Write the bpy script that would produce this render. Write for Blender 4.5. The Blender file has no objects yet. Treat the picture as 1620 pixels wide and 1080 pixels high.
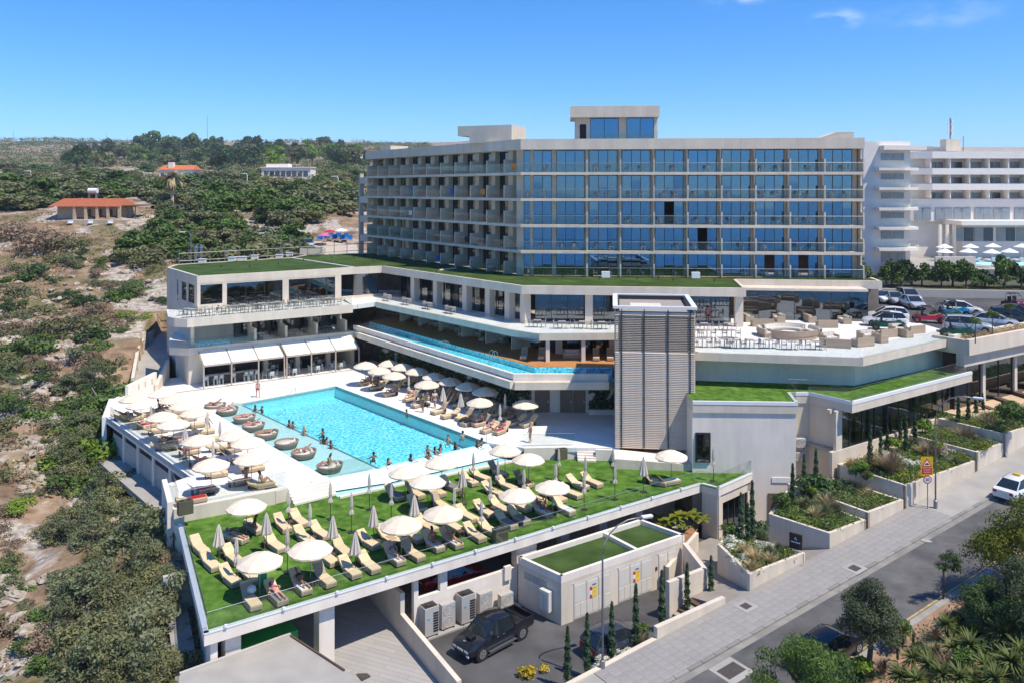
import bpy, bmesh, math, random
from mathutils import Vector, Matrix, noise
from mathutils.geometry import tessellate_polygon
R = math.radians
S = bpy.context.scene
COL = S.collection
random.seed(7)

# ------------------------------------------------------------------ camera
F, HZ, CZ = 1300.0, 298.0, 21.6           # focal length in photo pixels, horizon row, camera height over the pool deck
cd = bpy.data.cameras.new('camera')
cd.sensor_width = 36; cd.lens = F / 1620 * 36
cd.shift_y = -(540 - HZ) / 1620; cd.clip_start = .5; cd.clip_end = 9000
cam = bpy.data.objects.new('camera', cd); COL.objects.link(cam)
cam.location = (0, 0, CZ); cam.rotation_euler = (R(90), 0, 0)
S.camera = cam
# ------------------------------------------------------------------ sky and sun
SUN_EL = R(61); SUN_AZ = math.atan2(.845, -.535)
W = bpy.data.worlds.new('World'); S.world = W; W.use_nodes = True
wn, wl = W.node_tree.nodes, W.node_tree.links
for n in list(wn): wn.remove(n)
wo = wn.new('ShaderNodeOutputWorld'); bg = wn.new('ShaderNodeBackground')
sky = wn.new('ShaderNodeTexSky'); sky.sky_type = 'NISHITA'; sky.sun_disc = False
sky.sun_elevation = SUN_EL; sky.sun_rotation = SUN_AZ
sky.altitude = 900; sky.air_density = 1.0; sky.dust_density = 0.0; sky.ozone_density = 5.0
hs = wn.new('ShaderNodeHueSaturation'); hs.inputs['Saturation'].default_value = 1.15
hs.inputs['Value'].default_value = 1.0
tn = wn.new('ShaderNodeMix'); tn.data_type = 'RGBA'; tn.blend_type = 'MULTIPLY'; tn.inputs['Factor'].default_value = 1; tn.inputs['B'].default_value = (.72, .90, 1.12, 1)
wl.new(sky.outputs[0], tn.inputs['A']); wl.new(tn.outputs['Result'], hs.inputs['Color'])
# thin wisps of cloud high in the sky
tc = wn.new('ShaderNodeTexCoord')
def blob(dirv, rad):
    v = Vector(dirv).normalized()
    sub = wn.new('ShaderNodeVectorMath'); sub.operation = 'SUBTRACT'; sub.inputs[1].default_value = v
    wl.new(tc.outputs['Generated'], sub.inputs[0])
    ml = wn.new('ShaderNodeVectorMath'); ml.operation = 'MULTIPLY'; ml.inputs[1].default_value = rad
    wl.new(sub.outputs[0], ml.inputs[0])
    ln = wn.new('ShaderNodeVectorMath'); ln.operation = 'LENGTH'; wl.new(ml.outputs[0], ln.inputs[0])
    mr = wn.new('ShaderNodeMapRange'); mr.inputs[1].default_value = 1; mr.inputs[2].default_value = 0
    mr.interpolation_type = 'SMOOTHSTEP'
    wl.new(ln.outputs['Value'], mr.inputs[0]); return mr.outputs[0]
b1 = blob((.395, 1, .204), (27, 27, 60)); b2 = blob((.28, 1, .237), (15, 15, 60))
b3 = blob((.52, 1, .21), (11, 11, 50))
mx = wn.new('ShaderNodeMath'); mx.operation = 'MAXIMUM'; wl.new(b1, mx.inputs[0]); wl.new(b2, mx.inputs[1])
m3 = wn.new('ShaderNodeMath'); m3.operation = 'MULTIPLY'; wl.new(b3, m3.inputs[0]); m3.inputs[1].default_value = .35
mx2 = wn.new('ShaderNodeMath'); mx2.operation = 'MAXIMUM'; wl.new(mx.outputs[0], mx2.inputs[0]); wl.new(m3.outputs[0], mx2.inputs[1])
nz = wn.new('ShaderNodeTexNoise'); nz.inputs['Scale'].default_value = 30; nz.inputs['Detail'].default_value = 6
mp = wn.new('ShaderNodeMapping'); mp.inputs['Scale'].default_value = (1, 1, 2.2)
wl.new(tc.outputs['Generated'], mp.inputs[0]); wl.new(mp.outputs[0], nz.inputs['Vector'])
cr = wn.new('ShaderNodeMapRange'); cr.inputs[1].default_value = .40; cr.inputs[2].default_value = .95
wl.new(nz.outputs[0], cr.inputs[0])
mm = wn.new('ShaderNodeMath'); mm.operation = 'MULTIPLY'; wl.new(mx2.outputs[0], mm.inputs[0]); wl.new(cr.outputs[0], mm.inputs[1])
mix = wn.new('ShaderNodeMix'); mix.data_type = 'RGBA'; mix.inputs['B'].default_value = (8.5, 8.6, 9.2, 1)
wl.new(mm.outputs[0], mix.inputs['Factor']); wl.new(hs.outputs[0], mix.inputs['A'])
wl.new(mix.outputs['Result'], bg.inputs[0]); bg.inputs[1].default_value = .14
wl.new(bg.outputs[0], wo.inputs[0])
sd = bpy.data.lights.new('sun', 'SUN'); sd.energy = 4.4; sd.angle = R(.53); sd.color = (1, .925, .80)
sun = bpy.data.objects.new('sun', sd); COL.objects.link(sun)
SUNV = Vector((math.sin(SUN_AZ) * math.cos(SUN_EL), math.cos(SUN_AZ) * math.cos(SUN_EL), math.sin(SUN_EL)))
sun.rotation_euler = (-SUNV).to_track_quat('-Z', 'Y').to_euler(); sun.location = SUNV * 60
S.view_settings.view_transform = 'Standard'; S.view_settings.look = 'None'
S.view_settings.exposure = 0.3; S.view_settings.gamma = 1
S.render.engine = 'CYCLES'
S.cycles.use_denoising = True; S.cycles.use_adaptive_sampling = True; S.cycles.adaptive_threshold = .02
S.cycles.volume_bounces = 0; S.cycles.max_bounces = 6; S.cycles.diffuse_bounces = 4; S.cycles.glossy_bounces = 2
S.cycles.transparent_max_bounces = 16; S.cycles.transmission_bounces = 3
S.cycles.caustics_reflective = False; S.cycles.caustics_refractive = False
S.cycles.sample_clamp_indirect = 4

# ------------------------------------------------------------------ measuring: photo pixel at a known height -> place
def P(px, py, z):
    d = F * (CZ - z) / (py - HZ); return Vector(((px - 810) / F * d, d, z))
def ZV(d, py): return CZ - (py - HZ) * d / F          # height of a photo row at distance d
RC, RS = math.cos(R(33.6)), math.sin(R(33.6))
def road_z(x, y):
    s = x * RC + y * RS
    return -1.8 + .085 * (max(14, min(150, s)) - 59.1)
def PR(px, py, dz=0):                                  # a photo pixel on the sloping road plane
    z = -3.
    for _ in range(25):
        p = P(px, py, z); z = .5 * z + .5 * (road_z(p.x, p.y) + dz)
    return P(px, py, z)
def lerp(a, b, t): return a + (b - a) * t
def lin(tab, x):
    if x <= tab[0][0]: return tab[0][1]
    for (a, b), (c, d) in zip(tab, tab[1:]):
        if x <= c: return b + (d - b) * (x - a) / (c - a)
    return tab[-1][1]
def inside(x, y, poly):
    c = False; n = len(poly); j = n - 1
    for i in range(n):
        xi, yi = poly[i][0], poly[i][1]; xj, yj = poly[j][0], poly[j][1]
        if (yi > y) != (yj > y) and x < (xj - xi) * (y - yi) / (yj - yi + 1e-12) + xi: c = not c
        j = i
    return c

# ------------------------------------------------------------------ scene objects
LOC = {}
def tag(o, label=None, cat=None, group=None, kind=None):
    if label: o['label'] = label
    if cat: o['category'] = cat
    if group: o['group'] = group
    if kind: o['kind'] = kind
    return o
def empty(name, loc=(0, 0, 0), label=None, cat=None, group=None, rz=0):
    o = bpy.data.objects.new(name, None); COL.objects.link(o); o.location = loc
    o.rotation_euler.z = rz; o.empty_display_size = .3
    LOC[o.name] = Vector(loc); return tag(o, label, cat, group)
def mobj(name, me, parent=None, loc=None, rz=0, sc=None):
    o = bpy.data.objects.new(name, me); COL.objects.link(o)
    if parent: o.parent = parent
    w = Vector(loc) if loc is not None else (LOC[parent.name].copy() if parent else Vector((0, 0, 0)))
    o.location = w - (LOC[parent.name] if parent else Vector((0, 0, 0)))
    o.rotation_euler.z = rz
    if sc is not None: o.scale = sc if hasattr(sc, '__len__') else (sc, sc, sc)
    LOC[o.name] = w; return o
def copy_tree(o, parent=None):
    c = o.copy(); COL.objects.link(c); c.parent = parent
    for ch in o.children: copy_tree(ch, c)
    return c
def place(proto, used, loc, rz, label=None, group=None, cat=None, sc=None):
    o = proto if not used.get(proto.name) else copy_tree(proto)
    used[proto.name] = True
    o.location = loc; o.rotation_euler.z = rz
    if sc is not None: o.scale = sc if hasattr(sc, '__len__') else (sc, sc, sc)
    return tag(o, label, cat, group)
USED = {}
ORD = ['first', 'second', 'third', 'fourth', 'fifth', 'sixth', 'seventh', 'eighth', 'ninth', 'tenth', 'eleventh', 'twelfth',
       'thirteenth', 'fourteenth', 'fifteenth', 'sixteenth', 'seventeenth', 'eighteenth', 'nineteenth', 'twentieth']
def ordn(i):
    if i < 20: return ORD[i]
    if i >= 79: return '%d%s' % (i + 1, 'th' if 10 <= (i + 1) % 100 <= 20 else {1: 'st', 2: 'nd', 3: 'rd'}.get((i + 1) % 10, 'th'))
    t = ['twenty', 'thirty', 'forty', 'fifty', 'sixty', 'seventy'][(i + 1) // 10 - 2]; r = (i + 1) % 10
    return (t[:-1] + 'ieth') if r == 0 else t + '-' + ORD[r - 1]

class MB:
    """collects shapes in world space; build() links them as one mesh object"""
    def __init__(s): s.v = []; s.f = []
    def add(s, vs, fs):
        b = len(s.v); s.v += [tuple(v) for v in vs]; s.f += [tuple(i + b for i in f) for f in fs]; return s
    def box(s, c, d, rz=0, rx=0):
        x, y, z = d[0] / 2, d[1] / 2, d[2] / 2
        m = Matrix.Rotation(rz, 3, 'Z') @ Matrix.Rotation(rx, 3, 'X') if (rz or rx) else None
        vs = [Vector((a * x, b * y, e * z)) for e in (-1, 1) for a, b in ((-1, -1), (1, -1), (1, 1), (-1, 1))]
        vs = [(m @ v if m else v) + Vector(c) for v in vs]
        return s.add(vs, [(3, 2, 1, 0), (4, 5, 6, 7), (0, 1, 5, 4), (1, 2, 6, 5), (2, 3, 7, 6), (3, 0, 4, 7)])
    def bar(s, a, b, w, z0, z1, off=0):
        """upright slab along a->b, w thick to the left of the line plus off; z0/z1 numbers or (at a, at b)"""
        a = Vector((a[0], a[1], 0)); b = Vector((b[0], b[1], 0)); d = (b - a).normalized(); n = Vector((-d.y, d.x, 0))
        za0, zb0 = z0 if hasattr(z0, '__len__') else (z0, z0); za1, zb1 = z1 if hasattr(z1, '__len__') else (z1, z1)
        p = [a + n * off, b + n * off, b + n * (off + w), a + n * (off + w)]
        zl = [za0, zb0, zb0, za0]; zh = [za1, zb1, zb1, za1]
        vs = [(q.x, q.y, z) for q, z in zip(p, zl)] + [(q.x, q.y, z) for q, z in zip(p, zh)]
        return s.add(vs, [(3, 2, 1, 0), (4, 5, 6, 7), (0, 1, 5, 4), (1, 2, 6, 5), (2, 3, 7, 6), (3, 0, 4, 7)])
    def prism(s, poly, z0, z1, holes=(), bottom=True, sides=True):
        """poly: list of points; z0, z1 numbers or callables (x, y)"""
        f0 = z0 if callable(z0) else (lambda x, y: z0); f1 = z1 if callable(z1) else (lambda x, y: z1)
        loops = [list(poly)] + [list(h) for h in holes]
        flat = [Vector((p[0], p[1], 0)) for l in loops for p in l]
        tris = tessellate_polygon([[Vector((p[0], p[1], 0)) for p in l] for l in loops])
        n = len(flat); vs = [(p.x, p.y, f1(p.x, p.y)) for p in flat]; fs = []
        for t in tris:
            a, b, c = (flat[i] for i in t)
            fs.append(tuple(t) if (b - a).cross(c - a).z > 0 else tuple(reversed(t)))
        if bottom or sides: vs += [(p.x, p.y, f0(p.x, p.y)) for p in flat]
        if bottom: fs += [tuple(i + n for i in reversed(f)) for f in fs[:]]
        if sides:
            b = 0
            for k, l in enumerate(loops):
                m = len(l); ar = sum(l[i][0] * l[(i + 1) % m][1] - l[(i + 1) % m][0] * l[i][1] for i in range(m))
                for i in range(m):
                    i0, i1 = b + i, b + (i + 1) % m
                    q = (i0, i1, i1 + n, i0 + n)
                    fs.append(tuple(reversed(q)) if (ar > 0) == (k == 0) else q)
                b += m
        return s.add(vs, fs)
    def tube(s, pts, r, n=6, cap=True):
        pts = [Vector(p) for p in pts]; rr = r if hasattr(r, '__len__') else [r] * len(pts)
        rings = []
        for i, p in enumerate(pts):
            d = (pts[min(i + 1, len(pts) - 1)] - pts[max(i - 1, 0)]).normalized()
            u = d.cross(Vector((0, 0, 1))) if abs(d.z) < .95 else d.cross(Vector((1, 0, 0)))
            u.normalize(); w = d.cross(u)
            rings.append([p + (u * math.cos(2 * math.pi * k / n) + w * math.sin(2 * math.pi * k / n)) * rr[i] for k in range(n)])
        vs = [v for r_ in rings for v in r_]; fs = []
        for i in range(len(pts) - 1):
            for k in range(n):
                fs.append((i * n + k, (i + 1) * n + k, (i + 1) * n + (k + 1) % n, i * n + (k + 1) % n))
        if cap: fs += [tuple(range(n)), tuple(reversed(range((len(pts) - 1) * n, len(pts) * n)))]
        return s.add(vs, fs)
    def lathe(s, prof, n=16, c=(0, 0, 0), sx=1, sy=1, cap=True):
        vs = []; fs = []
        for r, z in prof:
            vs += [(c[0] + r * sx * math.cos(2 * math.pi * k / n), c[1] + r * sy * math.sin(2 * math.pi * k / n), c[2] + z) for k in range(n)]
        for i in range(len(prof) - 1):
            for k in range(n):
                fs.append((i * n + k, i * n + (k + 1) % n, (i + 1) * n + (k + 1) % n, (i + 1) * n + k))
        if cap:
            fs += [tuple(reversed(range(n))), tuple(range((len(prof) - 1) * n, len(prof) * n))]
        return s.add(vs, fs)
    def quad(s, *p): return s.add(p, [tuple(range(len(p)))])
    def mesh(s, name, mat=None, off=None, smooth=False, bevel=0):
        me = bpy.data.meshes.new(name)
        vs = s.v if off is None else [(a - off[0], b - off[1], c - off[2]) for a, b, c in s.v]
        me.from_pydata(vs, [], s.f)
        if bevel:
            bm = bmesh.new(); bm.from_mesh(me); bmesh.ops.remove_doubles(bm, verts=bm.verts, dist=1e-5)
            bmesh.ops.bevel(bm, geom=[e for e in bm.edges if e.is_manifold and e.calc_face_angle(0) > .5], offset=bevel, segments=2, affect='EDGES', profile=.6)
            bm.to_mesh(me); bm.free()
        if smooth: me.shade_smooth()
        if mat: me.materials.append(mat)
        me.update(); return me
    def build(s, name, mat, parent=None, smooth=False, bevel=0, label=None, cat=None, group=None, kind=None, base=None):
        o0 = LOC[parent.name] if parent else (Vector(base) if base is not None else Vector((0, 0, 0)))
        o = mobj(name, s.mesh(name, mat, o0, smooth, bevel), parent, loc=None if parent else o0)
        return tag(o, label, cat, group, kind)

# ------------------------------------------------------------------ materials
MATS = {}
def mat(name, col, rough=.75, var=.1, scale=1.5, bump=0., bscale=20., metal=0., spec=.4, rnd=0., col2=None, detail=5, stretch=None, coat=0, big=0., bsc=.12, bst=(1, 1, 1)):
    """Principled with a soft noise in colour (col..col2 or +-var), optional relief and per-object variation"""
    if name in MATS: return MATS[name]
    m = bpy.data.materials.new(name); m.use_nodes = True; nt = m.node_tree; N, L = nt.nodes, nt.links
    b = N['Principled BSDF']; b.inputs['Roughness'].default_value = rough; b.inputs['Metallic'].default_value = metal
    b.inputs['Specular IOR Level'].default_value = spec; b.inputs['Coat Weight'].default_value = coat
    co = N.new('ShaderNodeTexCoord'); src = co.outputs['Object']
    if stretch:
        mpn = N.new('ShaderNodeMapping'); mpn.inputs['Scale'].default_value = stretch; L.new(src, mpn.inputs[0]); src = mpn.outputs[0]
    t = N.new('ShaderNodeTexNoise'); t.inputs['Scale'].default_value = scale; t.inputs['Detail'].default_value = detail
    L.new(src, t.inputs['Vector'])
    mr = N.new('ShaderNodeMapRange'); mr.inputs[1].default_value = .3; mr.inputs[2].default_value = .7; L.new(t.outputs[0], mr.inputs[0])
    mxn = N.new('ShaderNodeMix'); mxn.data_type = 'RGBA'; L.new(mr.outputs[0], mxn.inputs['Factor'])
    c2 = col2 or tuple(c * (1 + var) for c in col); c1 = col if col2 else tuple(c * (1 - var) for c in col)
    mxn.inputs['A'].default_value = (*c1, 1); mxn.inputs['B'].default_value = (*c2, 1)
    out = mxn.outputs['Result']
    if rnd:
        oi = N.new('ShaderNodeObjectInfo'); h = N.new('ShaderNodeHueSaturation')
        r2 = N.new('ShaderNodeMapRange'); r2.inputs[3].default_value = 1 - rnd; r2.inputs[4].default_value = 1 + rnd
        L.new(oi.outputs['Random'], r2.inputs[0]); L.new(r2.outputs[0], h.inputs['Value']); L.new(out, h.inputs['Color']); out = h.outputs[0]
    if big:
        mb_ = N.new('ShaderNodeMapping'); mb_.inputs['Scale'].default_value = bst; L.new(co.outputs['Object'], mb_.inputs[0])
        tb = N.new('ShaderNodeTexNoise'); tb.inputs['Scale'].default_value = bsc; tb.inputs['Detail'].default_value = 7; tb.inputs['Roughness'].default_value = .65; L.new(mb_.outputs[0], tb.inputs['Vector'])
        rb = N.new('ShaderNodeMapRange'); rb.inputs[1].default_value = .3; rb.inputs[2].default_value = .7; rb.inputs[3].default_value = 1 - big; rb.inputs[4].default_value = 1 + big * .6; L.new(tb.outputs[0], rb.inputs[0])
        mg = N.new('ShaderNodeMix'); mg.data_type = 'RGBA'; mg.blend_type = 'MULTIPLY'; mg.inputs['Factor'].default_value = 1; L.new(out, mg.inputs['A']); L.new(rb.outputs[0], mg.inputs['B']); out = mg.outputs['Result']
    L.new(out, b.inputs['Base Color'])
    if bump:
        t2 = N.new('ShaderNodeTexNoise'); t2.inputs['Scale'].default_value = bscale; t2.inputs['Detail'].default_value = 4
        L.new(src, t2.inputs['Vector'])
        bn = N.new('ShaderNodeBump'); bn.inputs['Strength'].default_value = min(1, bump); bn.inputs['Distance'].default_value = .05 * max(1, bump)
        L.new(t2.outputs[0], bn.inputs['Height']); L.new(bn.outputs[0], b.inputs['Normal'])
    MATS[name] = m; return m
def glassmat(name, tint, refl, rough=.02, fres=1.45, gl=(1, 1, 1)):
    """thin pane: clear tinted transmission with a mirror share that grows at glancing angles"""
    m = bpy.data.materials.new(name); m.use_nodes = True; nt = m.node_tree; N, L = nt.nodes, nt.links
    for n in list(N): N.remove(n)
    o = N.new('ShaderNodeOutputMaterial'); t = N.new('ShaderNodeBsdfTransparent'); g = N.new('ShaderNodeBsdfGlossy')
    t.inputs[0].default_value = (*tint, 1); g.inputs[0].default_value = (*gl, 1); g.inputs['Roughness'].default_value = rough
    f = N.new('ShaderNodeLayerWeight'); f.inputs[0].default_value = .5
    pw = N.new('ShaderNodeMath'); pw.operation = 'POWER'; pw.inputs[1].default_value = 5; L.new(f.outputs['Facing'], pw.inputs[0])
    ad = N.new('ShaderNodeMapRange'); ad.inputs[3].default_value = refl + .02; ad.inputs[4].default_value = .9; L.new(pw.outputs[0], ad.inputs[0])
    mxs = N.new('ShaderNodeMixShader'); L.new(ad.outputs[0], mxs.inputs[0]); L.new(t.outputs[0], mxs.inputs[1]); L.new(g.outputs[0], mxs.inputs[2])
    L.new(mxs.outputs[0], o.inputs[0]); MATS[name] = m; return m
def leafmat(name, col, col2, rnd=.2, trans=.25):
    m = mat(name, col, rough=.6, scale=.9, col2=col2, rnd=rnd, spec=.3, detail=3)
    nt = m.node_tree; N, L = nt.nodes, nt.links; b = N['Principled BSDF']; out = N['Material Output']
    src = b.inputs['Base Color'].links[0].from_socket
    tr = N.new('ShaderNodeBsdfTranslucent'); L.new(src, tr.inputs[0])
    ms = N.new('ShaderNodeMixShader'); ms.inputs[0].default_value = trans
    L.new(b.outputs[0], ms.inputs[1]); L.new(tr.outputs[0], ms.inputs[2]); L.new(ms.outputs[0], out.inputs[0]); return m
def tilemat(name, col, joint, sx, sy, rz=0, var=.06, rough=.7, jw=.012, off=.5, bump=.3):
    """paving slabs laid on the ground plane"""
    m = bpy.data.materials.new(name); m.use_nodes = True; nt = m.node_tree; N, L = nt.nodes, nt.links
    b = N['Principled BSDF']; b.inputs['Roughness'].default_value = rough; b.inputs['Specular IOR Level'].default_value = .3
    co = N.new('ShaderNodeTexCoord'); mp_ = N.new('ShaderNodeMapping'); mp_.inputs['Rotation'].default_value = (0, 0, rz)
    L.new(co.outputs['Object'], mp_.inputs[0])
    br = N.new('ShaderNodeTexBrick'); br.offset = off; br.inputs['Scale'].default_value = 1
    br.inputs['Brick Width'].default_value = sx; br.inputs['Row Height'].default_value = sy; br.inputs['Mortar Size'].default_value = jw
    br.inputs['Color1'].default_value = (*[c * (1 - var) for c in col], 1); br.inputs['Color2'].default_value = (*[c * (1 + var) for c in col], 1)
    br.inputs['Mortar'].default_value = (*joint, 1); L.new(mp_.outputs[0], br.inputs['Vector'])
    nzn = N.new('ShaderNodeTexNoise'); nzn.inputs['Scale'].default_value = .6; nzn.inputs['Detail'].default_value = 6; L.new(co.outputs['Object'], nzn.inputs['Vector'])
    r_ = N.new('ShaderNodeMapRange'); r_.inputs[3].default_value = .86; r_.inputs[4].default_value = 1.1; L.new(nzn.outputs[0], r_.inputs[0])
    mu = N.new('ShaderNodeMix'); mu.data_type = 'RGBA'; mu.blend_type = 'MULTIPLY'; mu.inputs['Factor'].default_value = 1
    L.new(br.outputs[0], mu.inputs['A']); L.new(r_.outputs[0], mu.inputs['B']); L.new(mu.outputs['Result'], b.inputs['Base Color'])
    if bump:
        bn = N.new('ShaderNodeBump'); bn.inputs['Strength'].default_value = bump; bn.inputs['Distance'].default_value = .01; bn.invert = True
        L.new(br.outputs['Fac'], bn.inputs['Height']); L.new(bn.outputs[0], b.inputs['Normal'])
    MATS[name] = m; return m
def watermat(name, tint, refl_gain=1.0, bscale=2.0, bump=.25):
    """clear tinted water with ripples over a tiled basin"""
    m = bpy.data.materials.new(name); m.use_nodes = True; nt = m.node_tree; N, L = nt.nodes, nt.links
    for n in list(N): N.remove(n)
    o = N.new('ShaderNodeOutputMaterial'); t = N.new('ShaderNodeBsdfTransparent'); g = N.new('ShaderNodeBsdfGlossy')
    t.inputs[0].default_value = (*tint, 1); g.inputs['Roughness'].default_value = .06
    co = N.new('ShaderNodeTexCoord'); nzn = N.new('ShaderNodeTexNoise'); nzn.inputs['Scale'].default_value = bscale; nzn.inputs['Detail'].default_value = 3
    L.new(co.outputs['Object'], nzn.inputs['Vector'])
    bn = N.new('ShaderNodeBump'); bn.inputs['Strength'].default_value = bump; bn.inputs['Distance'].default_value = .3; L.new(nzn.outputs[0], bn.inputs['Height'])
    L.new(bn.outputs[0], g.inputs['Normal'])
    f = N.new('ShaderNodeFresnel'); f.inputs[0].default_value = 1.33; L.new(bn.outputs[0], f.inputs['Normal'])
    ms = N.new('ShaderNodeMixShader'); L.new(f.outputs[0], ms.inputs[0]); L.new(t.outputs[0], ms.inputs[1]); L.new(g.outputs[0], ms.inputs[2])
    L.new(ms.outputs[0], o.inputs[0]); MATS[name] = m; return m
def tile_web(name, cols, scale):
    """blue tile colour with a pale web, painted as caustic sparkle in the pools"""
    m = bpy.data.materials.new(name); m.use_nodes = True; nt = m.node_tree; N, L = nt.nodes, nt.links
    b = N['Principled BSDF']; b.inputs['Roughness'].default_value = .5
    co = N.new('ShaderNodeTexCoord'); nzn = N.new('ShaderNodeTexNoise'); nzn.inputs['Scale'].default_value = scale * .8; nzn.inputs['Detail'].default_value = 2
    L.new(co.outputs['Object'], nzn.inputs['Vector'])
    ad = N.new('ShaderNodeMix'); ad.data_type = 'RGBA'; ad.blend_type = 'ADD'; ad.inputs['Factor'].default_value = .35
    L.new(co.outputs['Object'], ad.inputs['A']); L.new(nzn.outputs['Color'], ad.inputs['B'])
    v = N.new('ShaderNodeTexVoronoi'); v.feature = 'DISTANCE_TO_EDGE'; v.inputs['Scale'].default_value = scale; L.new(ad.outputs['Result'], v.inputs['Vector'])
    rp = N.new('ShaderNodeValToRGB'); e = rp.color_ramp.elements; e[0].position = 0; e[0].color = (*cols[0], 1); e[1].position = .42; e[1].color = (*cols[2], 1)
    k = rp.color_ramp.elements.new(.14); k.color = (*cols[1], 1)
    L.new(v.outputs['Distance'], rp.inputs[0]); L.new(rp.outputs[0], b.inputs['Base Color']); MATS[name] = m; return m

M_cream = mat('plaster_cream', (.68, .59, .475), .85, .05, .5, bump=.12, bscale=30, big=.13, bsc=.9, bst=(1, 1, .16))
M_white = mat('plaster_white', (.81, .72, .615), .85, .05, .6, bump=.08, bscale=30, big=.12, bsc=.9, bst=(1, 1, .16))
M_grey = mat('plaster_grey', (.50, .455, .40), .85, .07, .5, bump=.1)
M_trim = mat('white_metal_trim', (.78, .78, .77), .4, .03)
M_dark = mat('dark_bronze_frame', (.035, .032, .032), .45, .1)
M_steel = mat('brushed_steel', (.55, .56, .57), .3, .05, metal=.9)
M_post = mat('galvanised_post', (.27, .275, .28), .45, .08, metal=.5)
M_deck = tilemat('pale_deck_tiles', (.80, .775, .735), (.60, .58, .55), 1.2, .6, R(41), .025, jw=.012, bump=.15)
M_terr = tilemat('terrace_tiles', (.74, .715, .68), (.5, .48, .45), .9, .9, R(35), .03, off=0)
M_turf = mat('artificial_turf', (.05, .13, .012), .95, 0, 1.7, bump=1.4, bscale=9, col2=(.145, .255, .045), spec=.1, detail=10, big=.38, bsc=.7)
M_roofturf = mat('roof_turf', (.042, .075, .018), .95, 0, .5, bump=.8, bscale=14, col2=(.07, .115, .032), spec=.1, detail=8, big=.3, bsc=.25)
M_wood = tilemat('orange_timber_deck', (.50, .235, .085), (.16, .07, .03), 2.4, .14, R(-50), .10, jw=.006)
M_asph = mat('asphalt', (.088, .084, .083), .9, .28, .35, bump=.3, bscale=60, detail=9, big=.35, bsc=.3)
M_asph2 = mat('worn_road_asphalt', (.118, .113, .11), .88, .22, .25, bump=.3, bscale=50, detail=10, big=.35, bsc=.5, bst=(1, 1, 1))
M_conc = mat('concrete', (.36, .335, .30), .85, .12, .6, bump=.2, bscale=25, detail=8)
M_ramp = tilemat('grooved_ramp_concrete', (.36, .34, .32), (.28, .265, .25), 3.2, .32, R(20), .05, jw=.02)
M_kerb = mat('kerb_stone', (.40, .38, .35), .85, .15, 2.)
M_soil = mat('planter_soil', (.30, .15, .075), .95, .3, 2.5, bump=.6, bscale=12)
M_sand = mat('verge_earth', (.32, .20, .13), .95, .25, 1.2, bump=.5, bscale=10)
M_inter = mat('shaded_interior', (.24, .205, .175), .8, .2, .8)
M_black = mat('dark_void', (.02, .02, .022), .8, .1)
M_curt = mat('curtain', (.52, .49, .46), .9, .12, 9, stretch=(3, 3, .15))
M_glass = glassmat('balustrade_glass', (.91, .94, .93), .01, .02)
M_win = glassmat('blue_facade_glass', (.24, .32, .38), .37, .015, 1.5, gl=(.29, .55, .83))
M_win2 = glassmat('dark_shopfront_glass', (.42, .47, .48), .14, .01, 1.5, gl=(.85, .92, 1.0))
M_water = watermat('pool_water', (.62, .96, 1.0), bscale=2.2, bump=.35)
M_water2 = watermat('shallow_water', (.80, .97, .985), bscale=3, bump=.2)
M_caustic = tile_web('pool_caustic_tiles', ((.95, 1.0, 1.0), (.20, .80, .93), (.01, .52, .80)), 2.3)  # white web is caustic sparkle painted into the blue tile colour
M_mosw = tile_web('pool_wall_mosaic', ((.75, .97, .98), (.45, .90, .96), (.30, .82, .92)), 5)  # paler copy of the pool tile, lightened to offset shade on the wall
M_mos2 = tile_web('shelf_mosaic', ((.74, .86, .87), (.66, .83, .85), (.60, .80, .83)), 3)
M_wick = mat('beige_wicker', (.40, .315, .225), .8, .14, 14, bump=.6, bscale=40, rnd=.06)
M_wick2 = mat('taupe_wicker', (.26, .205, .16), .85, .15, 12, bump=.6, bscale=40, rnd=.05)
M_cush = mat('sand_cushion', (.70, .53, .315), .9, .06, 3, rnd=.07)
M_cushw = mat('ivory_cushion', (.66, .60, .52), .9, .06, 3, rnd=.06)
M_can = mat('ivory_canvas', (.78, .655, .50), .9, .06, 1.2, rnd=.07)
M_canf = mat('folded_canvas', (.62, .55, .47), .9, .12, 4, rnd=.08, stretch=(4, 4, .4))
M_brown = mat('dark_brown_wood', (.10, .065, .05), .7, .2, 5)
M_fab = mat('dark_furniture', (.07, .065, .06), .8, .2, 5)
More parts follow.
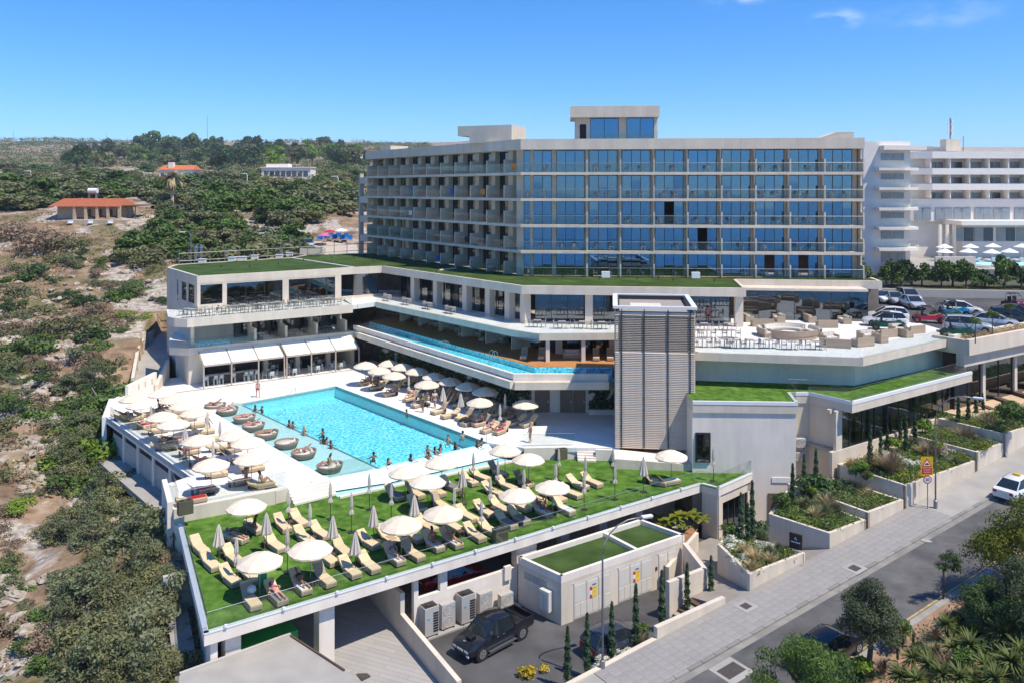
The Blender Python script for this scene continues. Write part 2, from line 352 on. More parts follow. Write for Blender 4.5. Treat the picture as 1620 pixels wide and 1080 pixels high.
# ================================================================== ground, road, pool deck
def ST(s, t, z=None):
    x, y = s * RC - t * RS, s * RS + t * RC
    return Vector((x, y, road_z(x, y) if z is None else z))
ZG = -.9                                             # lawn terrace level
PROF = [(30, -6), (42, -4.5), (48, -3.7), (55, -2.7), (62, -2.9), (70, -3.1), (85, -1.9), (100, .8), (130, 6.5), (170, 14.3), (250, 21.5), (320, 24.5), (450, 28.5),
        (600, 40), (900, 61), (1500, 106), (2400, 150), (5000, 155)]
BUILT = [(-13.6, 42), (-21.2, 55.5), (-23.2, 60), (-23.6, 63.5), (-36.6, 79), (-39.4, 85), (-41.3, 90), (-45.6, 101), (-47.3, 107), (-47.8, 112), (-44, 116), (-28, 135), (75, 135), (75, 90), (60, 75), ST(100, 34.3)[:2], ST(20, 34.3)[:2], (-8, 30)]
def hill_h(x, y, fine=True):
    z = lin(PROF, y)
    if x < -20 and y < 260:
        u = -x - 20
        z += .045 * u * max(0, 1 - y / 320) - 2.2 * math.exp(-((u - 16) / 9) ** 2) * max(0, min(1, (110 - y) / 30))
        z += 2.2 * noise.noise((x * .03, y * .03, 3.1)) * min(1, u / 18)
    if y > 260: z += (y - 260) * .012 * noise.noise((x * .004, y * .004, 1.7)) + 4 * noise.noise((x * .012, y * .012, 7.7))
    if y > 420: z += -max(0, (x + 80)) * .01
    if fine and x < -15 and 36 < y < 230:
        u = min(1, (-x - 15) / 8); n = noise.fractal((x * .16, y * .16, .4), .9, 2.1, 4)
        r = noise.noise((x * .045 + 9, y * .045, 2.2))
        z += u * (.62 * n + (max(0, r - .05) * 2.2) * abs(noise.noise((x * .5, y * .5, 8.))))
    return z
def ground_h(x, y, fine=True):
    if inside(x, y, BUILT): return -7.2 if y < 112 else 5.5
    s, t = x * RC + y * RS, -x * RS + y * RC
    if y < 20: return -9
    if x > -10 and t < 34.3 and y < 130: return road_z(x, y) - .22 - max(0, 24 - t) * .02
    if x > 38 and y < 260: return 6.5 if y < 150 else 6.5 + (y - 150) * .1
    return hill_h(x, y, fine)
xs = [-2600, -1800, -1200, -900, -700, -540, -430, -350, -290, -240, -200, -172, -150, -134, -122, -112] + [-104 + .85 * i for i in range(106)] + \
     [-12, -8, -4, 0, 4, 8, 12, 16, 20, 25, 30, 36, 43, 50, 60, 70, 80, 95, 110, 130, 160, 200, 260, 340, 450, 600, 800, 1100, 1600, 2400]
ys = [-12, 0, 10, 20, 28, 33, 36] + [38 + .85 * i for i in range(168)] + [182 + 4 * i for i in range(20)] + \
     [264, 272, 282, 294, 308, 324, 344, 368, 396, 430, 470, 520, 580, 650, 740, 850, 1000, 1200, 1450, 1800, 2400, 3400, 5000]
gv = [(x, y, ground_h(x, y)) for y in ys for x in xs]; nx = len(xs)
gf = [(j * nx + i, j * nx + i + 1, (j + 1) * nx + i + 1, (j + 1) * nx + i) for j in range(len(ys) - 1) for i in range(nx - 1)]
def hillmat():
    m = bpy.data.materials.new('rocky_scrub_ground'); m.use_nodes = True; N, L = m.node_tree.nodes, m.node_tree.links; b = N['Principled BSDF']
    b.inputs['Roughness'].default_value = .95; b.inputs['Specular IOR Level'].default_value = .1
    co = N.new('ShaderNodeTexCoord')
    def nt_(sc, det, w=0):
        t = N.new('ShaderNodeTexNoise'); t.inputs['Scale'].default_value = sc; t.inputs['Detail'].default_value = det; t.inputs['Distortion'].default_value = w
        L.new(co.outputs['Object'], t.inputs['Vector']); return t.outputs[0]
    def ramp(src, st):
        r = N.new('ShaderNodeValToRGB'); e = r.color_ramp.elements
        e[0].position, e[0].color = st[0][0], (*st[0][1], 1); e[1].position, e[1].color = st[-1][0], (*st[-1][1], 1)
        for p_, c in st[1:-1]:
            k = e.new(p_); k.color = (*c, 1)
        L.new(src, r.inputs[0]); return r.outputs[0]
    earth = ramp(nt_(.35, 9, .6), [(.32, (.12, .085, .05)), (.45, (.23, .155, .10)), (.55, (.31, .205, .135)), (.68, (.38, .285, .20))])
    rock = ramp(nt_(1.6, 10, .4), [(.3, (.20, .165, .13)), (.5, (.40, .345, .285)), (.7, (.60, .54, .465))])
    fac = ramp(nt_(.11, 8, .8), [(.50, (0, 0, 0)), (.58, (1, 1, 1))])
    grass = ramp(nt_(.9, 6), [(.35, (.085, .095, .035)), (.65, (.20, .175, .085))])
    gfac = ramp(nt_(.07, 7, .5), [(.50, (0, 0, 0)), (.62, (.8, .8, .8))])
    def mixc(f, a, b_):
        x = N.new('ShaderNodeMix'); x.data_type = 'RGBA'; L.new(f, x.inputs['Factor']); L.new(a, x.inputs['A']); L.new(b_, x.inputs['B']); return x.outputs['Result']
    L.new(mixc(fac, mixc(gfac, earth, grass), rock), b.inputs['Base Color'])
    bn = N.new('ShaderNodeBump'); bn.inputs['Strength'].default_value = 1; bn.inputs['Distance'].default_value = .35
    L.new(nt_(1.3, 9, .3), bn.inputs['Height']); L.new(bn.outputs[0], b.inputs['Normal']); return m
M_hill = hillmat()
MB().add(gv, gf).build('ground', M_hill, kind='structure', smooth=True)
M_sea = mat('sea_water', (.004, .055, .11), .12, .3, .02, bump=.35, bscale=.6, spec=.5)
MB().prism([(-3000, -4000), (3000, -4000), (3000, -12.5), (-3000, -12.5)], -15, -14).build('sea', M_sea, kind='structure')

gp = []
for (ax, ay), (bx, by) in (((-25.3, 60.2), (-23.1, 55.3)), ((-23.1, 55.3), (-22.3, 54.4)), ((-22.3, 54.4), (-15.9, 41.7))):
    for k in range(8):
        t = k / 7; x, y = ax + (bx - ax) * t, ay + (by - ay) * t; gp.append((x, y))
vs = []; fs = []
for i, (x, y) in enumerate(gp):
    for o_ in (-.2, .95): xx, yy = x - .9 * o_, y - .44 * o_; vs.append((xx, yy, hill_h(x - .6, y - .3, False) + .35))
for i in range(len(gp) - 1): fs.append((2 * i, 2 * i + 1, 2 * i + 3, 2 * i + 2))
MB().add(vs, fs).build('gutter_path', mat('gutter_path', (.30, .28, .26), .9, .2, 1.), kind='structure')
# ---- road with kerbs, pavement of single slabs
def strip(s0, s1, t0, t1, dz, n=40, name='', m=None, thick=.1):
    g = MB(); vs = []; fs = []
    for i in range(n + 1):
        s = lerp(s0, s1, i / n)
        for t in (t0, t1):
            p = ST(s, t); vs.append((p.x, p.y, p.z + dz))
        for t in (t1, t0):
            p = ST(s, t); vs.append((p.x, p.y, p.z + dz - thick))
    for i in range(n):
        a, b = i * 4, i * 4 + 4
        for k in range(4): fs.append((a + k, b + k, b + (k + 1) % 4, a + (k + 1) % 4))
    return g.add(vs, [tuple(reversed(f)) for f in fs])
strip(5, 150, 26.4, 31.3, 0, 60).build('road', M_asph2, kind='structure')
strip(5, 150, 30.75, 31.12, .004, 60, thick=.003).build('gutter', mat('dusty_gutter', (.25, .235, .21), .9, .25, .8), kind='structure')
pav = strip(5, 150, 31.34, 34.2, .10, 60).build('pavement', M_conc, kind='structure')
strip(5, 150, 26.0, 26.4, .10, 60).build('verge_kerb', mat('verge_kerb', (.30, .28, .25), .9, .2, 1.5), kind='structure')
strip(5, 60, 26.55, 26.68, .006, 40, thick=.003).build('road_marking', mat('faded_yellow_paint', (.42, .30, .12), .8, .3, 2.), kind='structure')
def slabmesh(ls, lt, h, m, name, bev=0):
    g = MB(); vs = []
    for z in (0, h):
        for a, b in ((-1, -1), (1, -1), (1, 1), (-1, 1)): vs.append((a * ls / 2, b * lt / 2, z + .085 * a * ls / 2))
    g.add(vs, [(3, 2, 1, 0), (4, 5, 6, 7), (0, 1, 5, 4), (1, 2, 6, 5), (2, 3, 7, 6), (3, 0, 4, 7)])
    return g.mesh(name, m, bevel=bev)
M_pav = mat('grey_paving_slab', (.30, .28, .26), .85, .10, 1.2, bump=.2, rnd=.045)
sm = slabmesh(.603, .467, .045, M_pav, 'paving_slab')
for i in range(50):
    for j in range(6):
        s, t = 28.3 + i * .61, 31.6 + j * .472
        p = ST(s, t); mobj('paving_slab', sm, pav, (p.x, p.y, p.z + .096), R(33.6))
kb = strip(5, 150, 31.12, 31.34, .06, 60).build('kerb', M_kerb, kind='structure')
km = slabmesh(.97, .23, .12, mat('kerb_block', (.27, .255, .235), .85, .12, 2., rnd=.16), 'kerb_stone', .015)
for i in range(62):
    s = 27.5 + i; p = ST(s, 31.23); mobj('kerb_stone', km, kb, (p.x, p.y, p.z + .035), R(33.6))
# manholes and drains in road and pavement
M_iron = mat('cast_iron', (.07, .06, .055), .7, .2, 6)
def cover(px, py, dz, w, l, nm, lab, ring=None, rz=R(33.6)):
    p = PR(px, py, dz); e = empty(nm, p, lab, 'drain cover')
    if ring: mobj('surround', slabmesh(ring, ring, .012, M_conc, 'surround'), e, p, rz)
    mobj('lid', slabmesh(l, w, .016, M_iron, 'lid'), e, p, rz)
cover(1352, 898, .145, .62, .62, 'drain_cover', 'dark square drain cover set in a pale frame in the pavement', 1.15)
cover(1180, 958, .145, .55, .55, 'drain_cover', 'square drain cover in the pavement below the cypress stairs', 1.05)
cover(1157, 1060, .002, .9, 1.3, 'drain_cover', 'large double drain cover in the road at the bottom edge', 1.7)
cover(1434, 848, .006, .45, .7, 'drain_cover', 'rusty drain grating in the road gutter', None)
p = PR(1465, 853); MB().lathe([(.42, 0), (.42, .004)], 20).build('manhole_cover', M_conc, label='round pale manhole cover in the road', cat='drain cover', base=(0, 0, 0)).location = p + Vector((0, 0, .005))
p = PR(1210, 985); MB().lathe([(.34, 0), (.34, .004)], 20).build('manhole_cover', M_conc, label='round manhole cover close to the kerb', cat='drain cover', base=(0, 0, 0)).location = p + Vector((0, 0, .005))
# planted verge on the far side of the road
vg = MB(); vs = []; fs = []; n = 46
for i in range(n + 1):
    s = lerp(14, 100, i / n)
    for k, t in enumerate((26.0, 25.2, 23, 20, 16, 10, 4)):
        p = ST(s, t); vs.append((p.x, p.y, p.z + .08 + (.12 if k > 1 else 0) + .15 * noise.noise((p.x * .4, p.y * .4, 2))))
for i in range(n):
    for k in range(6):
        a = i * 7 + k; fs.append((a + 1, a + 8, a + 7, a))
vg.add(vs, fs).build('verge', M_sand, kind='structure', smooth=True)

# ---- pool deck with pool, tanning shelf and overflow trough
pA, pB, pC, pD = P(384, 636.7, 0), P(531, 610, 0), P(773, 700, 0), P(604, 737.5, 0)
shL0, shL1 = P(340, 653, 0), P(513, 752.7, 0)
shF = P(368, 636.8, 0); shD = P(593, 739, 0)
tr0, tr1 = P(536, 785, ZG + .06), P(816, 727, ZG + .06)
deckL = [P(168.6, 660, 0), P(302, 755, 0), P(264, 767.5, 0), P(273.6, 804.6, 0)]
wallE = P(434, 775, 0); stA, stB = P(454, 770, 0), P(520.5, 754, 0)
trR = Vector((.3, 68.4, 0))
outer = [deckL[0], deckL[1], deckL[2], deckL[3], wallE, stA, stB, shL1, pD, pC, Vector((.9, 68.6, 0)), Vector((8.2, 68.4, 0)), Vector((8.2, 78.5, 0)), Vector((12, 80, 0)), Vector((2.5, 80.4, 0)),
         Vector((-17.5, 103.5, 0)), Vector((-34, 93.5, 0)), Vector((-36.5, 96, 0)), Vector((-41, 91.5, 0)), Vector((-41, 84.5, 0))]
hole = [shL0, shL1 + (shL0 - shL1) * .02, pD + (pC - pD) * .02 + Vector((-.1, .2, 0)), pC + (pD - pC) * .02, pB, pA, shF]
# the pool itself opens through the deck's front edge, so the deck is cut in two sheets
dk = MB()
left_sheet = [deckL[0], deckL[1], deckL[2], deckL[3], wallE, stA, stB, shL1, shL0, shF, Vector((-41, 84.5, 0))]
far_sheet = [shF, pA, pB, pC, Vector((.9, 68.6, 0)), Vector((9.0, 68.5, 0)), Vector((10.2, 78.5, 0)), Vector((12, 80, 0)), Vector((2.5, 80.4, 0)), Vector((-17.5, 103.5, 0)), Vector((-34, 93.5, 0)),
             Vector((-36.5, 96, 0)), Vector((-41, 91.5, 0)), Vector((-41, 84.5, 0))]
dk.prism(left_sheet, -.35, 0); dk.prism(far_sheet, -.35, 0)
dk.build('pool_deck', M_deck, kind='structure')
basin = MB()
bz = -1.25
basin.prism([pA, pD, pC, pB], bz - .1, bz)
bw_ = MB()
for a, b in ((pA, pB), (pB, pC), (pC, pD)): bw_.bar(a, b, .25, bz, -.03 if a is not pC else -.085, off=-.25 if a is pC else 0)
bw_.build('pool_wall', M_mosw, kind='structure')
basin.build('pool_basin', M_caustic, kind='structure')
MB().prism([shL0, shL1, shD, pD, pA, shF], -.45, -.30).build('tanning_shelf', M_mos2, kind='structure')
MB().bar(pA, pD, .06, bz, -.20, off=-.03).build('shelf_step', mat('shelf_edge_tile', (.25, .42, .45), .5), kind='structure')
MB().prism([pA, pB, pC, pD], -.102, -.10, bottom=False, sides=False).build('pool_water', M_water, kind='structure')
MB().prism([shL0, shF, pA, pD, shD, shL1], -.102, -.10, bottom=False, sides=False).build('shelf_water', M_water2, kind='structure')
# overflow face and trough in front of the pool
g = MB(); o_ = Vector((.35, -.55, 0))
g.add([pD + Vector((0, 0, -.11)), pC + Vector((0, 0, -.11)), Vector((pC.x + .95, pC.y - 1.35, ZG + .1)), Vector((pD.x + .75, pD.y - 1.2, ZG + .1)),
       shL1 + Vector((0, 0, -.2)), Vector((shL1.x + .8, shL1.y - .9, ZG + .1))], [(3, 2, 1, 0), (4, 5, 3, 0)])
g.build('overflow_face', M_mos2, kind='structure')
tp = [Vector((shL1.x + .5, shL1.y - .5, 0)), Vector((pD.x + .5, pD.y - .8, 0)), Vector((pC.x + .7, pC.y - 1, 0)), Vector((tr1.x, tr1.y, 0)), Vector((tr0.x, tr0.y, 0))]
MB().prism(list(reversed(tp)), ZG - .4, ZG - .02).build('overflow_trough', M_mos2, kind='structure')
MB().prism(list(reversed(tp)), ZG + .028, ZG + .03, bottom=False, sides=False).build('trough_water', M_water2, kind='structure')
g = MB(); g.bar(tr0, tr1, .28, ZG - .4, ZG + .14, off=-.28); g.build('trough_kerb', M_white, kind='structure')
# steps from the pool deck down to the lawn
def steps(name, a, b, dirv, zt, zb, n, m, tread=.3):
    st = None; dv = Vector(dirv).normalized()
    for i in range(n):
        z = lerp(zt, zb, (i + 1) / (n + 1)); g = MB()
        q0, q1 = a + dv * tread * i, b + dv * tread * i
        q2, q3 = b + dv * tread * (i + 1), a + dv * tread * (i + 1)
        g.prism([q0, q1, q2, q3], zb - .05, z)
        if st is None: st = g.build(name, m, kind='structure')
        else: g.build('step', m, st)
    return st
steps('stairs', stA, stB, (.58, -.81, 0), 0, ZG, 5, M_white)
# front retaining wall of the deck beside the stairs, and side walls
g = MB(); g.bar(deckL[3] + Vector((.02, 0, 0)), wallE, .3, -1.4, .06, off=-.3); g.bar(wallE, stA, .4, -1.4, .02, off=-.25)
g.build('retaining_wall', M_cream, label='cream retaining wall between the pool deck and the lawn beside the stairs', cat='wall')
g = MB(); g.bar(deckL[3], deckL[2], .35, -6, .5, off=.0)
g.build('side_wall', M_white, label='white side wall at the left corner of the pool deck', cat='wall')
g = MB(); g.bar(deckL[2], deckL[1], .3, -5, .02, off=.0); g.build('corner_wall', M_white, label='short white wall under the corner of the pool deck', cat='wall')
g = MB(); g.bar(deckL[1], deckL[0], .4, -.55, .05, off=-.4); g.bar(deckL[0], Vector((-41, 84.5, 0)), .4, -3, .05)
g.build('deck_edge_beam', M_trim, label='long white edge beam along the left side of the pool deck', cat='beam')
# garage wall under the left deck edge: columns with grey panels
wd = (deckL[0] - deckL[1]).normalized(); wn_ = Vector((wd.y, -wd.x, 0))
uw = empty('under_deck_wall', (deckL[1].x, deckL[1].y, -3.2), 'white columns and grey panels under the left edge of the pool deck', 'wall')
for k in range(5):
    a = deckL[1] + wd * (1 + k * 4.0) + wn_ * .8; b = a + wd * .55
    MB().bar(a, b, .55, -4, -.55, off=0).build('column', M_white, uw)
    if k < 5:
        MB().bar(b, b + wd * 3.45, .12, -4, -1.3, off=.25).build('panel', M_grey, uw)
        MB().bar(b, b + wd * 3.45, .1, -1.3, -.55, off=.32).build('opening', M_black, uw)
g = MB(); q = [deckL[1] + wn_ * -1.4 - wd * 4, deckL[0] + wn_ * -1.4 - wd * 2, deckL[0] + wn_ * 1.5 - wd * 2, deckL[1] + wn_ * 1.5 - wd * 4]
g.prism(q, -3.7, -3.2); g.build('service_path', M_conc, kind='structure')

# ---- lawn terrace slab
gL0, gL1 = P(283, 835, ZG), P(323, 1003, ZG); gE, gE2, gE3 = P(1110, 765, ZG), P(1137, 772, ZG), P(1221, 735, ZG)
lawn = [gL0, gL1, gE, gE2, gE3, Vector((22.3, 68.4, 0)), Vector((22.4, 70, 0)), Vector((8, 70, 0)), Vector((8, 68.2, 0)), Vector((1.2, 68.2, 0)), tr1, tr0, Vector((stB.x + .7, stB.y - 1.2, 0)), stA, wallE, deckL[3]]
MB().prism(lawn, ZG - .6, ZG - .02).build('lawn_slab', M_white, kind='structure')
MB().prism([p + (Vector((2, 60, 0)) - p).normalized() * (.22 if i < 5 else -.0) for i, p in enumerate(lawn)], ZG - .02, ZG + .012, bottom=False).build('lawn', M_turf, kind='structure')
# white coping along the lawn edge
g = MB()
for a, b in ((gL0, gL1), (gL1, gE), (gE, gE2), (gE2, gE3)): g.bar(a, b, .26, ZG - .02, ZG + .06, off=-.03)
g.build('lawn_coping', M_trim, kind='structure')
# ---- parking yard, ramp and undercroft
ed = (gE - gL1).normalized(); en = Vector((-ed.y, ed.x, 0))
ZP = -5.0
yard = [Vector((-6.5, 48.8, 0)), Vector((-2.75, 43.3, 0)), ST(22, 34.25), ST(38, 34.25), ST(38.2, 37.5), ST(44, 38.8), ST(48.4, 39.4), ST(49, 46), Vector((12, 63, 0)), Vector((-2, 54, 0))]
MB().prism(yard, ZP - .3, ZP).build('parking_yard', M_asph, kind='structure')
rw0, rw1 = Vector((-6.6, 48.6, 0)), Vector((-2.9, 43.2, 0))         # low wall between ramp and yard
rwd = (rw1 - rw0).normalized()
rp = [Vector((-13.6, 46.0, 0)), rw0 + rwd * -7, rw0, rw1, rw1 + rwd * 9, Vector((-9, 34, 0)), Vector((-16, 38, 0))]
def ramp_z(x, y): return lin([(34, -6.6), (44, -5.4), (56, -3.9)], y)
g = MB(); g.prism([(-13.8, 46), (-10.0, 42.5), (-4, 34), (2.2, 36), rw1, rw0, (-11.5, 56), (-15, 61), (-20, 57.5)], lambda x, y: ramp_z(x, y) - .3, ramp_z)
g.build('ramp', M_ramp, kind='structure')
MB().box((0, 0, 0), (.7, .55, .02), rz=R(-50)).build('ramp_drain', M_iron, label='square black drain grating in the grooved ramp', cat='drain cover').location = (-8.2, 45.3, ramp_z(0, 45.3) + .016)
g = MB(); g.bar(rw0, rw1, .28, -6, (-3.55, -4.3), off=0); g.bar(rw0 - rwd * 9, rw0, .28, -6, -2.35, off=0)
g.build('ramp_wall', M_cream, label='cream wall between the grooved ramp and the parking yard', cat='wall')
# undercroft floor, back wall, columns
MB().prism([gL1 + ed * 12.6 + en * .8, gL1 + ed * 37 + en * .8, gL1 + ed * 36 + en * 6, gL1 + ed * 11 + en * 9], -4.4, -4.2).build('undercroft_floor', M_conc, kind='structure')
MB().bar(gL1 + en * 9, gE + en * 5.5, .3, -5, ZG - .6).build('undercroft_back_wall', M_grey, label='grey back wall deep under the lawn terrace', cat='wall')
uc = empty('undercroft_front', gL1 + ed * 12 + Vector((0, 0, -4)), 'white front wall with openings and columns under the lawn terrace', 'wall')
zt = ZG - .6
for s0, s1, a, b in ((1.2, 2.0, -5.2, zt), (6.3, 7.2, -5.2, zt)):
    MB().bar(gL1 + ed * s0 + en * .5, gL1 + ed * s1 + en * .5, .8, a, b).build('column', M_white, uc)
wz = -2.85
MB().bar(gL1 + ed * 12.2, gL1 + ed * 19.6, .3, -5.2, wz, off=.45).build('parapet', M_white, uc)
for s0, s1 in ((14.0, 14.5), (12.2, 12.5)): MB().bar(gL1 + ed * s0, gL1 + ed * s1, .29, wz, zt, off=.452).build('column', M_white, uc)
MB().bar(gL1 + ed * 19.6, gL1 + ed * 21.2, .6, -5.2, zt, off=.3).build('column', M_cream, uc)
for s0 in (24, 27.5, 31): MB().bar(gL1 + ed * s0, gL1 + ed * (s0 + .7), .5, -5, zt, off=1.2).build('column', M_grey, uc)
MB().bar(gL1 + ed * 21.2, gL1 + ed * 36.5, .25, -5, -1.9, off=2.6).build('inner_wall', M_inter, uc)
# left outside wall below the lawn
g = MB(); g.bar(gL0, gL1 + (gL0 - gL1) * .03, .35, -7, ZG - .6, off=.35); g.build('lawn_side_wall', M_white, label='tall white wall under the left edge of the lawn facing the scrub', cat='wall')
g = MB(); g.bar(deckL[3], gL0, .3, -6, ZG + .02, off=.1); g.build('link_wall', M_white, label='short white wall linking the lawn edge with the pool deck', cat='wall')
# flat roof at the bottom edge of the picture
fr = empty('flat_roof_shed', (-12.5, 43, -6), 'low shed with pale flat roof below the lawn corner', 'shed')
q = [P(283, 1066, -2.6), P(340, 1043, -2.6), P(458, 1003, -2.6), P(546, 1060, -2.6), Vector((-5.2, 37, 0)), Vector((-13, 32, 0))]
MB().prism(list(reversed([Vector((v.x, v.y, 0)) for v in q])), -2.85, -2.6).build('roof', M_conc, fr)
MB().prism([Vector((-15.2, 40.6, 0)), Vector((-12.2, 43.2, 0)), Vector((-9.2, 40.6, 0)), Vector((-13, 39, 0))][::-1], -6.5, -2.85).build('wall', M_white, fr)
MB().bar(q[2], q[3], .1, -2.6, -2.52, off=-.1).build('edge_trim', M_brown, fr); MB().bar(q[0], q[2], .15, -2.6, -2.46, off=-.2).build('upstand', M_grey, fr)
gb = empty('green_cabin', gL1 + ed * 3.8 + en * 2.2 + Vector((0, 0, -4.2)), 'bright green cabin standing under the lawn terrace', 'cabin')
c = LOC[gb.name]; M_green = mat('green_sheet_metal', (.02, .36, .07), .5, .06)
MB().box(c + Vector((0, 0, 1.1)), (3.2, 1.8, 2.2), rz=R(35)).build('body', M_green, gb, bevel=.03)
MB().box(c + Vector((.95, -.35, 1.5)), (.12, .05, .35), rz=R(35)).build('handle', M_trim, gb)
# ================================================================== buildings
class Fr:
    """line a->b on plan; s runs along it, o is the offset to the left (away from the camera)"""
    def __init__(s, a, b):
        s.a = Vector((a[0], a[1], 0)); s.b = Vector((b[0], b[1], 0)); s.u = (s.b - s.a).normalized(); s.n = Vector((-s.u.y, s.u.x, 0))
        s.L = (s.b - s.a).length; s.rz = math.atan2(s.u.y, s.u.x)
    def p(s, k, o=0, z=0): q = s.a + s.u * k + s.n * o; return Vector((q.x, q.y, z))
    def bar(s, mb, s0, s1, o0, o1, z0, z1): return mb.bar(s.p(s0, o0), s.p(s1, o0), o1 - o0, z0, z1)
def sub(name, me, parent, l=(0, 0, 0), rz=0):
    o = bpy.data.objects.new(name, me); COL.objects.link(o); o.parent = parent; o.location = l; o.rotation_euler.z = rz
    return o
WM = {}; PJ = random.Random(11)
def window_set(w, h, n, fm, pm, fr=.06, sill=0):
    """meshes of a glazed opening: frame with n lights, one pane mesh"""
    k = (round(w, 2), round(h, 2), n, fm.name, pm.name)
    if k in WM: return WM[k]
    g = MB(); pw = (w - fr * (n + 1)) / n
    for i in range(n + 1): g.box((fr / 2 + i * (pw + fr), 0, h / 2), (fr, .1, h))
    for z in (fr / 2, h - fr / 2): g.box((w / 2, 0, z), (w, .096, fr))
    pane = MB().box((pw / 2, 0, (h - 2 * fr) / 2), (pw, .02, h - 2 * fr))
    cu = MB(); c = 14
    for i in range(c):
        x0, x1 = pw * i / c, pw * (i + 1) / c; y0, y1 = .09 + .05 * (i % 2), .09 + .05 * ((i + 1) % 2)
        cu.quad((x0, y0, 0), (x1, y1, 0), (x1, y1, h - .1), (x0, y0, h - .1))
    WM[k] = (g.mesh('window', fm), pane.mesh('pane', pm), cu.mesh('curtain', M_curt), pw, fr); return WM[k]
def put_window(fr_, s0, s1, o, z0, z1, n, parent, fm=None, pm=None, curtains=(), name='window', open_=None):
    me, pane, cu, pw, f = window_set(s1 - s0, z1 - z0, n, fm or M_dark, pm or M_win)
    w = mobj(name, me, parent, fr_.p(s0, o, z0), fr_.rz)
    for i in range(n):
        if i == open_: continue
        sub('pane', pane, w, (f + i * (pw + f), 0, f)).rotation_euler = (PJ.gauss(0, .005), 0, PJ.gauss(0, .006))
    for i in curtains: sub('curtain', cu, w, (f + i * (pw + f), .05, .03))
    return w
def pane_run(fr_, s0, s1, o, z0, h, n, parent, m=None, name='glass_panel', gap=.02, t=.025):
    w = (s1 - s0) / n; me = MB().box((w / 2, 0, h / 2), (w - gap, t, h)).mesh(name, m or M_glass)
    return [mobj(name, me, parent, fr_.p(s0 + i * w, o, z0), fr_.rz) for i in range(n)]
def glass_rail(name, label, pts, h=1.05, panel=1.5, rail=True, closed=False, zs=None, cat='balustrade', base_h=.0, m=None):
    e = empty(name, pts[0], label, cat)
    for i in range(len(pts) - 1):
        a, b = Vector(pts[i]), Vector(pts[i + 1]); f = Fr(a, b); n = max(1, round(f.L / panel))
        if abs(a.z - b.z) < .01: pane_run(f, .02, f.L - .02, 0, a.z + base_h, h, n, e, m)
        else:
            for k in range(n):
                z0, z1 = lerp(a.z, b.z, k / n), lerp(a.z, b.z, (k + 1) / n)
                MB().bar(f.p(f.L * k / n + .01), f.p(f.L * (k + 1) / n - .01), .025, (z0, z1), (z0 + h, z1 + h)).build('glass_panel', m or M_glass, e)
        if rail: MB().tube([a + Vector((0, 0, base_h + h + .01)), b + Vector((0, 0, base_h + h + .01))], .012, 5).build('top_rail', M_post, e)
    return e

# ---------------------------------------------------------------- hotel block: two wings
HF = [11.5, 14.45, 17.42, 20.4, 23.38]; HC = 26.0; HT = 27.2
RWf = Fr((1.0, 93.7), (39.1, 91.1)); LWf = Fr((-22.5, 126.2), (1.0, 93.7))
hotel = empty('hotel_building', (8, 97, 11.5), 'five storey cream hotel block with blue glazed balconies above the green roof', 'hotel')
core = [RWf.p(.3, 1.9), RWf.p(RWf.L - .1, 1.9), RWf.p(RWf.L - .1, 16), RWf.p(9, 15), LWf.p(0, 15), LWf.p(0, 2.2), LWf.p(LWf.L - 1, 2.2)]
# floor slabs and ceilings reach from the balcony edge through the rooms
sl = [RWf.p(0, 0), RWf.p(RWf.L, 0), RWf.p(RWf.L, 9), RWf.p(5.5, 8.5), LWf.p(0, 8), LWf.p(0, 0)]
for z in HF[1:]: MB().prism(sl, z - .28, z + .04).build('floor_slab', M_cream, hotel)
MB().prism(sl, HC, HT).build('roof_parapet', M_cream, hotel)
MB().prism([RWf.p(.6, .5), RWf.p(RWf.L - .5, .5), RWf.p(RWf.L - .5, 8.5), RWf.p(5.8, 8), LWf.p(.5, 7.5), LWf.p(.5, .5)], HT - .05, HT + .02, bottom=False).build('roof_gravel', M_conc, hotel)
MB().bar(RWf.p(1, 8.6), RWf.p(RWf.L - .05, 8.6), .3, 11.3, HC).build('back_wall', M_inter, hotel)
MB().bar(LWf.p(.05, 8.1), LWf.p(LWf.L + 3, 8.1), .3, 11.3, HC).build('back_wall', M_inter, hotel)
